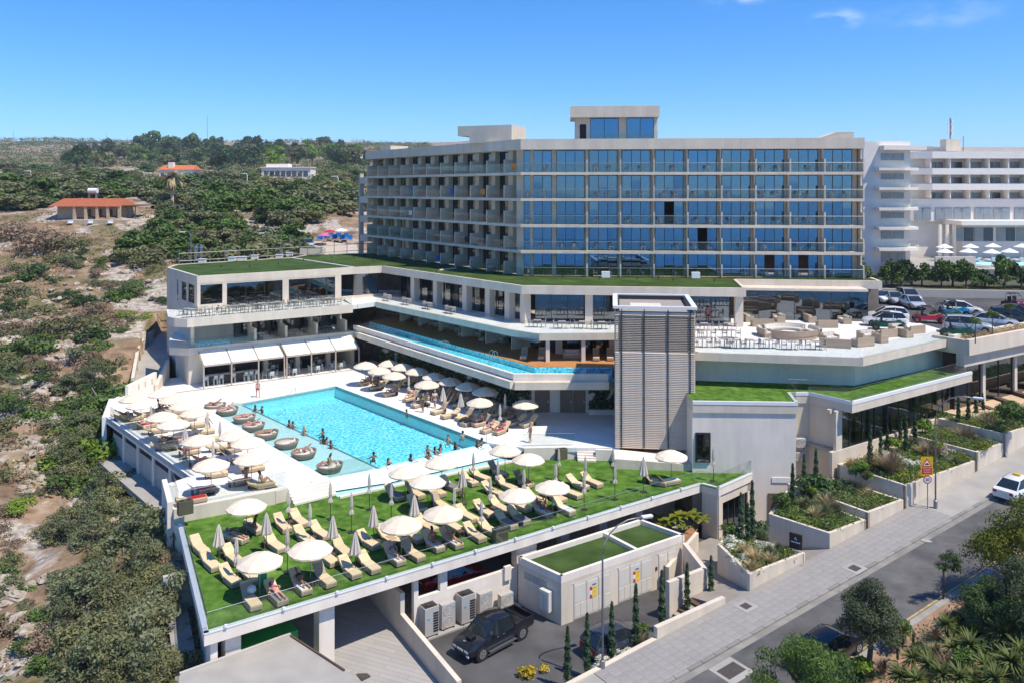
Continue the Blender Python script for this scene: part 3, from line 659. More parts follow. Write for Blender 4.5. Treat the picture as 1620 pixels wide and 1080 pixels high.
# right wing: ten bays
BW = (RWf.L - .5) / 10
def divider(f, s, z, hi, parent, m, d0=1.75, low=1.45, d_in=.85, th=.16):
    g = MB(); a = f.p(s - th / 2)
    prof = [(.06, z), (d0, z), (d0, hi), (d_in, hi), (d_in, z + low), (.06, z + low)]
    vs = []
    for k in (s - th / 2, s + th / 2): vs += [tuple(f.p(k, o, zz)) for o, zz in prof]
    g.add(vs, [(0, 1, 2, 3, 4, 5)[::-1], tuple(range(6, 12))] + [(i, (i + 1) % 6, 6 + (i + 1) % 6, 6 + i) for i in range(6)])
    return g.build('balcony_divider', m, parent)
OPEN = {(2, 4): 1, (3, 5): 1, (4, 7): 1, (4, 8): 1}
rng = random.Random(3)
for fl, z in enumerate(reversed(HF)):
    ct = (HC if fl == 0 else HF[5 - fl] - .28) - .0
    for b in range(10):
        s0 = .15 + b * BW
        op = OPEN.get((fl, b)); cu = [i for i in range(3) if rng.random() < .5 and i != op]
        if op is not None: cu = [0]
        put_window(RWf, s0 + .10, s0 + BW - .42, 1.78, z + .04, ct - .02, 3, hotel, curtains=cu, open_=op)
        g = MB(); RWf.bar(g, s0 + BW - .42, s0 + BW + .10, 1.74, 1.98, z, ct); g.build('wall_pier', M_cream, hotel)
        if b > 0 and b < 9 or b == 9: divider(RWf, s0 + BW - (.16 if b < 9 else -.28), z + .04, ct, hotel, M_cream)
        elif b == 0: pass
    pane_run(RWf, -.05, RWf.L - .1, .06, z + .06, .98, 20, hotel)
    MB().tube([RWf.p(0, .06, z + 1.06), RWf.p(RWf.L - .1, .06, z + 1.06)], .018, 5).build('handrail', M_post, hotel)
# corner wall and left wing
for fl, z in enumerate(reversed(HF)):
    ct = HC if fl == 0 else HF[5 - fl] - .28
    g = MB(); LWf.bar(g, LWf.L - 4.4, LWf.L - .3, 1.85, 2.05, z, ct); g.build('corner_wall', M_cream, hotel)
    g = MB(); RWf.bar(g, -.6, .26, 1.76, 1.96, z, ct); g.build('corner_wall', M_cream, hotel)
    for b in range(10):
        sR = LWf.L - 3.4 - b * 3.63; sL = sR - 3.63
        divider(LWf, sR, z + .04, ct, hotel, M_cream, d0=2.0, low=1.5, d_in=1.25, th=.18)
        put_window(LWf, sL + .1, sL + 1.9, 2.02, z + .04, ct - .02, 2, hotel, pm=M_win2, curtains=[0] if rng.random() < .3 else [])
        g = MB(); LWf.bar(g, sL + 1.9, sR - .09, 1.9, 2.1, z, ct); g.build('wall_panel', M_cream, hotel)
        pane_run(LWf, sL + .1, sR - .1, .07, z + .06, 1.02, 2, hotel)
    divider(LWf, LWf.L - 3.4 - 36.3, z + .04, ct, hotel, M_cream, d0=2.0, low=1.6, d_in=1.0, th=.18)
    pane_run(LWf, LWf.L - 3.3, LWf.L, .07, z + .06, 1.02, 2, hotel)
# steel stair frame at the far left end
g = MB()
for z in HF[1:]: MB().bar(LWf.p(-3.2, .4), LWf.p(-.05, .4), 1.6, z - 1.1, z - .1).build('end_gallery', M_cream, hotel)
g = MB(); g.bar(LWf.p(-3.3, .4), LWf.p(-2.7, .4), .6, 9, HF[4] + .5); g.build('end_post', M_grey, hotel)
# end wall on the right with balcony fins
g = MB(); RWf.bar(g, RWf.L - .12, RWf.L + .05, 1.7, 9, 11.3, HC); g.build('end_wall', M_cream, hotel)
g = MB()
a, b = RWf.p(RWf.L - 4.4, 3.2), RWf.p(RWf.L - .1, 3.2)
g.add([(a.x, a.y, HT), (b.x, b.y, HT), (b.x, b.y, HT + .85), (b.x - 1.9, b.y + .1, HT + .85)] + [(v.x, v.y + 2.5, zz) for v, zz in ((a, HT), (b, HT), (b, HT + .85), (b - Vector((1.9, 0, 0)), HT + .85))],
      [(0, 1, 2, 3), (7, 6, 5, 4), (0, 4, 5, 1), (1, 5, 6, 2), (2, 6, 7, 3), (3, 7, 4, 0)])
g.build('roof_stair_head', M_cream, hotel)
# penthouse and roof blocks
ph = Fr(RWf.p(6.2, 3.4), RWf.p(15.7, 3.4))
z0 = HT
g = MB(); ph.bar(g, 0, 1.75, .0, .25, z0, 29.9); ph.bar(g, 5.1, 6.0, 0, .25, z0, 29.9); ph.bar(g, 9.2, 9.6, 0, .25, z0, 29.9); ph.bar(g, 0, .25, .25, 5, z0, 29.9); ph.bar(g, 9.35, 9.6, .25, 5, z0, 29.9); ph.bar(g, 0, 9.6, 5, 5.2, z0, 29.9)
g.build('penthouse_wall', M_cream, hotel)
g = MB(); ph.bar(g, -.55, 9.75, -1.0, 5.6, 29.85, 31.15); g.build('penthouse_roof', M_cream, hotel)
put_window(ph, 1.75, 5.1, .12, z0 + .05, 29.85, 2, hotel); put_window(ph, 6.0, 9.2, .12, z0 + .05, 29.85, 2, hotel)
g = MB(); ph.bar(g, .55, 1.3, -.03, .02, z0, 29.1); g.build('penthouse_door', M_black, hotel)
pane_run(ph, 1.4, 9.6, -.8, HT + .02, .95, 6, hotel)
bl = Fr(LWf.p(LWf.L - 13.4, 3.6), LWf.p(LWf.L - 2.5, 3.6))
tb = Fr((-5.2, 100.5), (.2, 98.2))
g = MB(); tb.bar(g, 0, 5.6, 0, 4.5, HT - .1, 29.2); tb.bar(g, -1.6, 0, 0, 4.5, 28.0, 29.2); g.build('roof_block', M_cream, hotel)
g = MB(); LWf.bar(g, 1.2, 4.4, 2, 5, HT - .1, 28.0); g.build('roof_block', M_cream, hotel)

# ---------------------------------------------------------------- podium: restaurant, pool suites, terrace, green roof
ZR, ZT, ZM = 11.6, 7.6, 4.0
r0, r1, r2, r3, r4, r5 = P(264, 423, ZR), P(312, 437, ZR), P(558.6, 423, ZR), P(605, 421, ZR), P(825, 452, ZR), P(1180, 456, ZR)
r6, r7 = Vector((24.6, 90.3, 0)), Vector((39.9, 88.6, 0))
roofp = [r0, r1, r2, r3, r4, r5, r6, r7, Vector((40.3, 92, 0)), Vector((1.5, 95, 0)), Vector((-21.5, 127.5, 0)), Vector((-31, 124, 0)), Vector((-32, 119.3, 0)), Vector((-44.2, 108.3, 0))]
pod = empty('podium_building', (-5, 90, 0), 'cream podium with restaurants and terraces under a flat green turf roof', 'building')
MB().prism(roofp, 10.75, ZR - .16).build('roof_slab', M_cream, pod)
ctr = Vector((-2, 98, 0))
g = MB()
for i in range(len(roofp) - 6):
    a, b = roofp[i], roofp[i + 1]; g.bar(a, b, .3, 10.72, ZR, off=-.02)
for a, b in ((roofp[-1], roofp[0]), (roofp[-2], roofp[-1]), (roofp[-3], roofp[-2]), (roofp[-4], roofp[-3])): g.bar(a, b, .25, 10.72, ZR - .02)
g.build('roof_parapet', M_cream, pod)
MB().prism(roofp, ZR - .16, ZR - .1, bottom=False, sides=False).build('roof_turf', M_roofturf, pod)
g = MB(); g.bar(P(460, 408, ZR), r2 + Vector((0, 0, 0)), .3, ZR - .14, ZR + .02); g.bar(P(696, 427, ZR), P(722, 424, ZR), .25, ZR - .14, ZR + .02)
g.build('roof_kerb', M_white, pod)
# --- restaurant block at the left
A = Fr(r1, r2); LB = Fr(r0, r1)
g = MB()
for s0, s1, z0, z1 in ((0, .35, ZT, 10.72), (2.8, 3.3, ZT, 10.72), (.35, 2.8, ZT, 8.3), (9.85, 10.6, ZT, 10.72), (16.5, 17.3, ZT, 10.72)):
    A.bar(g, s0, s1, 0, .3, z0, z1)
A.bar(g, .35, 16.5, .01, .29, 10.55, 10.72)
g.build('upper_wall', M_cream, pod)
put_window(A, .35, 2.8, .12, 8.3, 10.55, 1, pod, pm=M_win2); put_window(A, 3.3, 9.85, .12, ZT, 10.55, 3, pod, pm=M_win2); put_window(A, 10.6, 15.4, .12, ZT, 10.55, 2, pod, pm=M_win2)
put_window(A, 15.4, 16.5, .12, ZT, 10.55, 1, pod, pm=M_win2, name='door')
# left side wall with narrow windows
g = MB()
LL = LB.L
for s0, s1, z0, z1 in ((0, LL - 8.4, -1, 10.72), (LL - 8.4, LL - 7.9, ZT + 1.0, 8.2), (LL - 7.9, LL - 6.4, -1, 10.72), (LL - 4.4, LL - 3.6, -1, 10.72), (LL - 1.1, LL, ZT, 10.72)):
    LB.bar(g, s0, s1, 0, .3, z0, z1)
LB.bar(g, LL - 8.4, LL - 7.9, 0, .3, -1, 8.0); LB.bar(g, LL - 6.4, LL - 4.4, 0, .3, -1, 8.3); LB.bar(g, LL - 3.6, LL - 1.1, 0, .3, ZM, 8.3)
LB.bar(g, LL - 8.4, LL, .01, .29, 10.45, 10.72); LB.bar(g, LL - 3.6, LL - .02, 0, .3, -1, ZM)
g.build('side_wall', M_cream, pod)
put_window(LB, LL - 8.4, LL - 7.9, .12, 8.2, 10.45, 1, pod, pm=M_win2); put_window(LB, LL - 6.4, LL - 4.4, .12, 8.3, 10.45, 1, pod, pm=M_win2); put_window(LB, LL - 3.6, LL - 1.1, .12, 8.3, 10.45, 1, pod, pm=M_win2)
MB().prism([A.p(.3, .3), A.p(18, .3), A.p(18, 12), A.p(-.2, 12)], ZT - .3, ZT).build('upper_floor', M_terr, pod)
MB().bar(A.p(0, 11), A.p(20, 11), .3, -1, 10.7).build('inner_wall', M_inter, pod)
# terrace slab of the restaurant
TS0, TS1 = -2.2, 16.6; TO = -5.3
tpoly = [A.p(TS0, TO), A.p(TS1, TO), A.p(TS1 + .6, .2), A.p(0, .2), A.p(-.02, 0), A.p(-2.6, 3.6), A.p(-3.6, -2.6), A.p(-3.2, -4.0)]
MB().prism(tpoly, 6.75, ZT).build('upper_terrace', M_terr, pod)
g = MB(); A.bar(g, TS0 - .03, TS1 + .03, TO - .03, TO + .3, 6.72, ZT + .03); g.bar(A.p(-3.25, -4.05), A.p(TS0, TO - .02), .25, 6.72, ZT + .03, off=-.02); g.bar(A.p(-3.65, -2.6), A.p(-3.25, -4.05), .25, 6.72, ZT + .03, off=-.02); g.build('terrace_fascia', M_cream, pod)
# middle floor
mp2 = [A.p(-1.6, -3.1), A.p(17.8, -3.1), A.p(17.8, 11), A.p(0, 11), A.p(-2.4, 3.4), A.p(-3.2, -1.4)]
MB().prism(mp2, 3.35, ZM).build('middle_floor', M_terr, pod)
g = MB(); A.bar(g, -1.65, 17.85, -3.2, -2.9, 3.3, ZM + .12); g.bar(A.p(-3.25, -1.4), A.p(-1.62, -3.15), .25, 3.3, ZM + .12, off=-.04); g.build('balcony_edge', M_cream, pod)
g = MB()
for s in (5.6, 9.2, 12.9, 16.6): g = MB(); A.bar(g, s, s + .25, -3.0, -.2, ZM, ZM + 1.5); A.bar(g, s, s + .25, -1.2, 1.2, ZM + 1.5, 6.75); g.build('middle_divider', M_cream, pod)
g = MB(); A.bar(g, -1.3, -.95, -2.8, -2.4, ZM, 6.75); g.build('middle_post', M_cream, pod); g = MB(); A.bar(g, -.3, 4.3, 1.0, 1.25, ZM, 6.75)
g.build('middle_wall', M_cream, pod)
for s0, s1 in ((4.4, 7.2), (7.4, 9.2), (9.5, 12.9), (13.2, 16.6)): put_window(A, s0, s1, 1.1, ZM + .02, 6.73, 2, pod, pm=M_win2, curtains=[1] if s0 < 8 else [])
pane_run(A, -1.5, 5.55, -3.05, ZM + .12, .95, 5, pod); pane_run(A, 5.9, 9.15, -3.05, ZM + .12, .95, 2, pod); pane_run(A, 9.5, 12.85, -3.05, ZM + .12, .95, 2, pod); pane_run(A, 13.2, 16.55, -3.05, ZM + .12, .95, 2, pod)
mf = Fr(A.p(-3.2, -1.4), A.p(-1.6, -3.1)); pane_run(mf, .05, mf.L - .05, .05, ZM + .12, .95, 1, pod)
g = MB(); A.bar(g, -.8, 3.2, -2.6, -.6, ZM, ZM + .25); pp = g.build('plunge_pool', M_caustic, pod)
g = MB(); A.bar(g, -.7, 3.1, -2.5, -.7, ZM + .25, ZM + .26); sub_ = g.build('water', M_caustic, pod)
# ground floor: wall, bar, pergola with six awnings
g = MB(); A.bar(g, -1.5, .2, -2.7, 4, -1, 3.35); g.build('lower_wall', M_cream, pod); g = MB(); A.bar(g, 17.4, 17.8, -3, 5, -1, 3.35); g.build('lower_end_wall', M_cream, pod)
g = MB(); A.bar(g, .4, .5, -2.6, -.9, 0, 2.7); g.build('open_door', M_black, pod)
g = MB()
for s in (3.0, 6.8, 10.6, 14.4): A.bar(g, s, s + .5, -2.6, -2.1, 0, 3.35)
g.build('lower_column', M_grey, pod)
MB().bar(A.p(.2, 3.4), A.p(17.5, 3.4), .2, 0, 3.35).build('lower_back_wall', M_inter, pod)
pg = empty('awning_pergola', A.p(8, -5.5, 0), 'pergola with six sloping white awnings in front of the pool bar', 'pergola')
PS = [-.6, 2.35, 5.3, 8.22, 8.5, 11.4, 14.35, 17.3]
zf, zb = 2.5, 3.62
M_awn = mat('white_awning', (.80, .77, .72), .85, .04, 2)
M_frame = mat('taupe_powdercoat', (.42, .35, .28), .55, .06)
for i, s in enumerate(PS):
    q = A.p(s, -5.6); MB().box((q.x, q.y, zf / 2), (.13, .13, zf), rz=A.rz).build('post', M_frame, pg)
    a, b = A.p(s, -5.65, zf + .03), A.p(s, -3.15, zb + .03); MB().tube([a, b], .075, 4).build('rafter', M_frame, pg)
for i in range(7):
    if i == 3: continue
    s0, s1 = PS[i] + .08, PS[i + 1] - .08; g = MB()
    for k in range(2):
        dz = .02 - k * .04
        vs = [tuple(A.p(s_, o_, z_ + dz)) for s_, o_, z_ in ((s0, -5.58, zf + .05), (s1, -5.58, zf + .05), (s1, -3.2, zb + .05), (s0, -3.2, zb + .05))]
        g.add(vs, [(0, 1, 2, 3)] if k == 0 else [(3, 2, 1, 0)])
    g.build('awning', M_awn, pg)
    g = MB(); A.bar(g, s0, s1, -5.68, -5.56, zf - .12, zf + .03); g.build('front_beam', M_frame, pg)
g = MB(); A.bar(g, -4.2, 17.4, -5.75, -5.5, .003, .05); g.build('floor_track', M_frame, pg)
# --- green wall, pool suites and infinity pool
O0, O1, O2 = Vector((-19.5, 100.9, 0)), Vector((.12, 74.4, 0)), Vector((8.7, 74.3, 0))
I0, I1, I2 = Vector((-17.9, 103.2, 0)), Vector((2.07, 77.0, 0)), Vector((9.4, 77, 0))
LPf, RPf = Fr(O0, O1), Fr(O1, O2)
MB().prism([O0, O1, O2, I2, I1, I0], 3.9, 4.35).build('pool_floor', M_caustic, pod)
g = MB(); g.bar(I0, I1, .06, 4.3, 4.85, off=-.05); g.bar(I1, I2, .06, 4.3, 4.849, off=-.05); g.build('pool_liner', M_caustic, pod)
g = MB(); g.bar(O0, O1, .3, 4.0, 4.83); g.bar(O1, O2, .3, 4.0, 4.829, off=-.001); g.build('pool_wall', M_white, pod)
g = MB(); g.bar(O0 + LPf.u * 2, O1 + LPf.u * .1, .6, 3.55, 4.22, off=-.45); g.bar(O1 + LPf.u * .2 - RPf.n * .1, O2, .6, 3.549, 4.219, off=-.42); g.build('pool_lip', M_cream, pod)
MB().prism([O0, O1 + Vector((0, .02, 0)), O2, Vector((12, 79.7, 0)), Vector((2.2, 80, 0)), Vector((-16.4, 103.5, 0)), I0], 3.4, 3.9).build('pool_underside', M_grey, pod)
MB().prism([O0 + Vector((.2, .1, 0)), O1 + Vector((.1, .3, 0)), O2 + Vector((0, .3, 0)), I2, I1, I0], 4.798, 4.8, bottom=False, sides=False).build('infinity_pool_water', M_water, pod)
RF0, RF1 = Vector((-15.0, 108, 0)), Vector((4.6, 83.2, 0))
MB().prism([I0, I1, I2, Vector((16, 77, 0)), Vector((16, 86, 0)), Vector((5.5, 88, 0)), RF0 + Vector((3, 4, 0)), RF0], 3.92, 4.9).build('timber_deck', M_wood, pod)
RM = Fr(RF0, RF1)
n = 7; rl = RM.L / n
for i in range(n):
    put_window(RM, i * rl + .4, (i + 1) * rl - .3, 0, 4.92, 7.1, 3, pod, pm=M_win2, curtains=[rng.randrange(3)])
    g = MB(); RM.bar(g, i * rl - .15, i * rl + .25, -.2, .2, 4.9, 7.1); g.build('room_pier', M_cream, pod)
    if i: 
        g = MB(); RM.bar(g, i * rl, i * rl + .14, -2.4, -.2, 4.9, 6.7); g.build('privacy_screen', M_white, pod)
RM2 = Fr((4.6, 83.2), (16, 82.9))
put_window(RM2, .9, 5.4, 0, 4.92, 7.1, 3, pod, pm=M_win2); put_window(RM2, 5.9, 10.5, 0, 4.92, 7.1, 3, pod, pm=M_win2)
g = MB()
for s in (-.2, 5.2, 10.5): g = MB(); RM2.bar(g, s, s + .7, -.2, .3, 4.9, 7.1); g.build('suite_pier', M_white, pod)
g = None
for q in ((3.45, 79.4), (6.9, 79.5)): MB().box((q[0], q[1], 6.0), (.38, .38, 2.2)).build('suite_column', M_white, pod)
MB().bar(RF0 + RM.n * 4, RF1 + RM.n * 4, .2, 4.2, 7.1).build('room_back_wall', M_inter, pod); MB().bar((7, 87), (18, 86.6), .2, 4.2, 7.1).build('room_back_wall', M_inter, pod)
# wall under the pool with two brown doors
HW0, HW1 = Vector((-16.6, 102.6, 0)), Vector((1.9, 79.5, 0))
g = MB(); g.bar(HW0, HW1, .3, -.3, 3.4); g.bar(HW1, (13, 79.1), .3, -.3, 3.399, off=.001); g.build('deck_back_wall', M_white, pod)
DW = Fr(HW1, (13, 79.1)); M_door = mat('bronze_door', (.22, .165, .12), .6, .08)
for s0, s1 in ((.3, 1.75), (2.75, 3.95), (3.98, 5.2)):
    g = MB(); DW.bar(g, s0, s1, -.05, .02, .02, 2.15); d = g.build('door', M_door, pod)
    g = MB(); DW.bar(g, s1 - .2, s1 - .1, -.12, -.05, .95, 1.15); g.build('door_handle', M_steel, d)
g = MB(); DW.bar(g, 5.45, 11, -.7, 0, 0, .45); g.build('planter_box', M_white, pod)
# --- terrace slab at the upper level
TP = [A.p(TS1 + .02, TO), Vector((-16.7, 100.9, 0)), Vector((-.1, 81.3, 0)), Vector((2.6, 78.9, 0)), Vector((10.2, 79.3, 0)), Vector((15.4, 78.8, 0)), P(1100, 558, ZT), P(1365, 567, ZT), P(1507, 535.5, ZT),
      Vector((43.0, 79.5, 0)), Vector((42, 90, 0)), Vector((3, 91, 0)), Vector((-13, 111, 0)), A.p(18.4, 3)]
TP = [Vector((v.x, v.y, 0)) for v in TP]
MB().prism(TP, 7.1, ZT).build('terrace', M_terr, pod)
g = MB()
for i in range(8):
    if i == 0: continue
    g.bar(TP[i], TP[i + 1], .35, 6.98, ZT + .03, off=-.03)
g.build('terrace_fascia', M_cream, pod)
# columns and glass under the green roof
CL = Fr(r3, r4); CR = Fr(r4, r5)
g = MB()
for f_, l_ in ((CL, (5.8, 10.7, 16.6, 20.8, 24.2, CL.L - .9)), (CR, (6.5, 13.5, 21.6))):
    for s in l_: g = MB(); f_.bar(g, s, s + .8, .55, 1.35, ZT, 10.76); g.build('terrace_column', M_cream, pod)
for s0, s1, n in ((1, 5.6, 3), (5.8, 10.6, 3), (10.8, 16.5, 4), (16.7, 20.8, 3), (21, 25.5, 3)): put_window(CL, s0, s1, 2.2, ZT, 10.74, n, pod, pm=M_win2)
for s0, s1, n in ((1.2, 6.4, 3), (6.8, 13.4, 4), (17.5, 21.5, 2)): put_window(CR, s0, s1, 2.6, ZT, 10.74, n, pod, pm=M_win2)
g = MB(); A.bar(g, 17.3, 23, .6, .9, ZT, 7.9); A2 = Fr(r2, r3); g.build('upper_sill', M_cream, pod)
put_window(A2, .3, A2.L - .2, 1.2, ZT, 10.74, 2, pod, pm=M_win2)
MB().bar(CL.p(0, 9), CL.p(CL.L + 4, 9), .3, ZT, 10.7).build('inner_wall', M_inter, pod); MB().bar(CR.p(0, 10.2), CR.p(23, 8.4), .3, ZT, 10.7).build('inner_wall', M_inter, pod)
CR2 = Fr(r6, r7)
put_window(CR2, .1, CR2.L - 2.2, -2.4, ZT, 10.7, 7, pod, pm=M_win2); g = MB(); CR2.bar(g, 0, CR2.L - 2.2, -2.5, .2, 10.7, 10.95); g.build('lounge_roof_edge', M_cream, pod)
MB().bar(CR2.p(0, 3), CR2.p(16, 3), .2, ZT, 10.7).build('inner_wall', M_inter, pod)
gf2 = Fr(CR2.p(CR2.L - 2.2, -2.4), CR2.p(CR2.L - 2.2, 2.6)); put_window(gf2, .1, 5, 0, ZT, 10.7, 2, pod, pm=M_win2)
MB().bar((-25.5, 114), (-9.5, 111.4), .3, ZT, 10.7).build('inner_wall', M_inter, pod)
# slatted canopy over the suites
cn = empty('slatted_canopy', LPf.p(14, 3, 7), 'long dark slatted canopy hung below the terrace balustrade above the pool suites', 'canopy')
cf = Fr((-16.2, 100.1), (2.4, 77.6)); M_slat = mat('anthracite_slat', (.09, .10, .115), .5, .1)
sm_ = MB().box((0, 0, 0), (1.35, .9, .06)).mesh('slat_panel', M_slat)
for i in range(20): mobj('slat_panel', sm_, cn, cf.p(.8 + i * 1.42, 1.05, 6.92), cf.rz)
g = MB(); cf.bar(g, 0, 28.6, .5, .58, 6.84, 6.98); g.build('edge_beam', M_slat, cn)
# glass along the terraces
T1_, T7, T8, T9 = TP[1], TP[6], TP[7], TP[8]
z = Vector((0, 0, ZT + .03))
glass_rail('glass_balustrade', 'glass balustrade of the upper terrace above the pool suites', [TP[1] + z, TP[2] + z, TP[3] + z, TP[4] + z], 1.05, 1.6)
glass_rail('glass_balustrade', 'glass balustrade along the edge of the lounge terrace with wicker sofas', [T7 + z, T8 + z, T9 + z, TP[9] + z], 1.0, 1.5, rail=False)
glass_rail('glass_balustrade', 'glass balustrade of the restaurant terrace above the plunge pool', [A.p(-3.6, -2.6, ZT + .03), A.p(-3.15, -3.95, ZT + .03), A.p(TS0 + .1, TO + .12, ZT + .03), A.p(TS1, TO + .12, ZT + .03)], 1.0, 1.5)
# wall below the lounge terrace and the lower green ledge
g = MB(); q = [Vector((15.9, 72.2, 0)), Vector((29.4, 70.4, 0)), Vector((41, 78.2, 0)), Vector((41, 90, 0)), Vector((16, 90, 0))]
g.prism(q, -1, 7.1); g.build('terrace_base', M_white, pod)
ZL = 4.75
lg = [P(1096, 635, ZL), P(1262, 637, ZL), P(1249, 621, ZL), P(1281, 621, ZL), P(1348, 636, ZL), P(1538, 588, ZL), Vector((42, 79, 0)), Vector((16, 73, 0)), Vector((14.4, 70, 0))]
lg = [Vector((v.x, v.y, 0)) for v in lg]
MB().prism(lg, ZL - .85, ZL - .03).build('ledge_slab', M_cream, pod)
MB().prism(lg, ZL - .03, ZL, bottom=False, sides=False).build('ledge_turf', M_turf, pod)
g = MB()
for i in range(5): g.bar(lg[i], lg[i + 1], .22, ZL - .2, ZL + .06, off=-.03)
g.build('ledge_coping', M_trim, pod)
L1, L2, L3, L4, L5, L6 = lg[:6]
g = MB(); inn = Vector((0, .12, 0))
g.prism([L1 + inn, L2 + inn - Vector((.1, 0, 0)), Vector((22.2, 69, 0)), Vector((14.5, 70, 0))], -5, ZL - .85)
g.build('lower_block', M_white, pod)
g = MB(); dv = (L4 - L5).normalized()
g.bar(L3 + Vector((-.4, .1, 0)), L4 + Vector((.05, .1, 0)), .3, -5, ZL - .85)
e5 = L5 + dv * .9 + Vector((0, .45, 0)); g.bar(L4 + Vector((.02, .1, 0)), e5, .3, -5, ZL - .85, off=0)
g.build('recess_wall', M_cream, pod)
GW = Fr(ST(57.6, 40.1), ST(76.5, 40.4))
g = MB(); GW.bar(g, -.6, GW.L, 0, .3, -4, .75); g.bar(e5, GW.p(.0, .3), .25, -4, ZL - .85, off=0); GW.bar(g, GW.L - .8, GW.L, 0, .4, .75, ZL - .85); GW.bar(g, 0, GW.L, .6, .9, 3.6, ZL - .85); g.build('gym_wall', M_cream, pod)
put_window(GW, .05, GW.L - .85, .15, .78, ZL - .87, 10, pod, pm=M_win2)
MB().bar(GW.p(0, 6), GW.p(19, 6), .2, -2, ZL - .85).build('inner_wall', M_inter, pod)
MB().prism([GW.p(0, .3), GW.p(19, .3), GW.p(19, 6), GW.p(0, 6)], .5, .74).build('gym_floor', M_conc, pod)
# right end: parking edge planter above a glazed lower floor
EB = Fr((41.3, 74.2), ST(104, 38.5)); zl = 7.9
g = MB(); EB.bar(g, 0, EB.L, 0, .4, 6.5, zl); EB.bar(g, 0, .4, .4, 3.5, 6.5, zl - .05); g.build('edge_beam', M_cream, pod)
g = MB(); EB.bar(g, 0, EB.L, .45, 1.2, 5.4, 6.5); g.build('lower_beam', M_cream, pod)
g = MB(); EB.bar(g, .4, EB.L, 1.6, 1.95, 7.5, 8.05); g.build('kerb_wall', M_white, pod); MB().prism([EB.p(.4, .4), EB.p(EB.L, .4), EB.p(EB.L, 1.6), EB.p(.4, 1.6)], 7.5, 7.72).build('planting_soil', M_soil, pod)
g = MB()
for s in (4.6, 10.5, 16.5): EB.bar(g, s, s + .5, 1.2, 1.7, .5, 5.4)
EB.bar(g, -4, 26, 1.2, 1.5, -3, 1.0); g.build('lower_pier', M_cream, pod)
for s0, s1 in ((0, 4.5), (5.2, 10.4), (11.1, 16.4)): put_window(EB, s0, s1, 1.4, 1.0, 5.38, 2, pod, pm=M_win2)
MB().bar(EB.p(0, 7), EB.p(24, 7), .2, 0, 6).build('inner_wall', M_inter, pod)
glass_rail('glass_balustrade', 'glass balustrade around the lower turf ledge below the lounge terrace', [Vector((22.9, 68.3, ZL + .06)), Vector((24.5, 68.1, ZL + .06)), L5 + Vector((0, .25, ZL + .06)), L6 + Vector((-.3, .1, ZL + .06))], .95, 1.5, rail=True)
glass_rail('glass_balustrade', 'short glass panel on the notch of the lower turf ledge', [L2 + Vector((-.1, .1, ZL + .06)), L3 + Vector((-.05, -.1, ZL + .06))], .95, 1.6)
# small window beside the tower and vents on the lower block
lb = Fr(L1, L2)
w_ = put_window(lb, .28, 1.35, .02, -.02, 2.25, 1, pod, pm=M_win2)
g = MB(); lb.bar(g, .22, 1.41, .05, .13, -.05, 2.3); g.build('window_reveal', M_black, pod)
g = MB(); lb.bar(g, 6.2, 7.6, .06, .13, -1.55, -1.15); g.build('vent_grille', M_trim, pod)
g = MB(); lb.bar(g, 5.9, 7.8, .05, .13, -4.8, -2.4); g.build('garage_recess', mat('brown_recess', (.16, .12, .09), .8), pod)
# lawn end block with glazed doors
gb0, gb1 = Vector((gE2.x, gE2.y, 0)), Vector((gE3.x, gE3.y, 0)); LE = Fr(gb0, gb1)
g = MB(); LE.bar(g, 0, .7, .1, .4, -5, ZG - .55); LE.bar(g, 4.2, 6.0, .1, .4, -5, ZG - .55); LE.bar(g, 6.9, LE.L, .1, .4, -5, ZG - .55); LE.bar(g, .7, 6.9, .1, .4, -2.2, ZG - .55)
g.bar((gE.x, gE.y, 0), gb0, .3, -5, ZG - .55, off=.05); g.build('lawn_end_wall', M_cream, pod)
put_window(LE, .7, 4.2, .25, -4.75, -2.2, 4, pod, pm=M_win2); put_window(LE, 6.0, 6.9, .25, -4.75, -2.2, 1, pod, pm=M_win2)
g = MB(); g.bar(gb0 + Vector((-.6, 1, 0)), gb1 + Vector((-.6, 1, 0)), .2, -5, -1.6); g.build('inner_wall', M_inter, pod)

# ---------------------------------------------------------------- louvred stair tower
tx0, tx1, ty0, ty1 = 8.62, 15.12, 68.4, 76.4
tw = empty('stair_tower', (11.9, 72, 0), 'tall stair tower wrapped in taupe horizontal louvres beside the pool terrace', 'tower')
M_louv = mat('taupe_louvre', (.66, .535, .42), .6, .06, 2, rnd=.05)
TT = 11.7; pitch = .148
sl_f = MB().box((0, 0, 0), (6.5, .15, .135), rx=R(-30)).mesh('louvre', M_louv)
sl_s = MB().box((0, 0, 0), (.115, 7.6, .115)).mesh('louvre', M_louv)
sl_thin = MB().box((0, 0, 0), (6.5, .11, .062)).mesh('louvre', M_louv)
nl = int((TT - .35) / pitch)
for i in range(nl):
    z = .12 + i * pitch
    if 8.1 < z < 11.0:
        mobj('louvre', sl_thin, tw, (11.87, ty0, z))
    else: mobj('louvre', sl_f, tw, (11.87, ty0, z))
    mobj('louvre', sl_s, tw, (tx0, 72.4, z)); mobj('louvre', sl_s, tw, (tx1, 72.4, z))
for x in (9.15, 11.0, 12.95, 14.75):
    MB().box((x, ty0 - .05, TT / 2), (.07, .2, TT - .3)).build('mullion', M_dark, tw)
g = MB(); g.box((tx0 + .3, ty0 + .25, 4.05), (.45, .3, 8.1)); g.box((tx1 - .3, ty0 + .25, 4.05), (.45, .3, 8.1)); g.box((11.87, ty0 + .3, 4.0), (5.6, .2, 8.0))
g.build('inner_wall', mat('taupe_render', (.52, .45, .38), .85), tw)
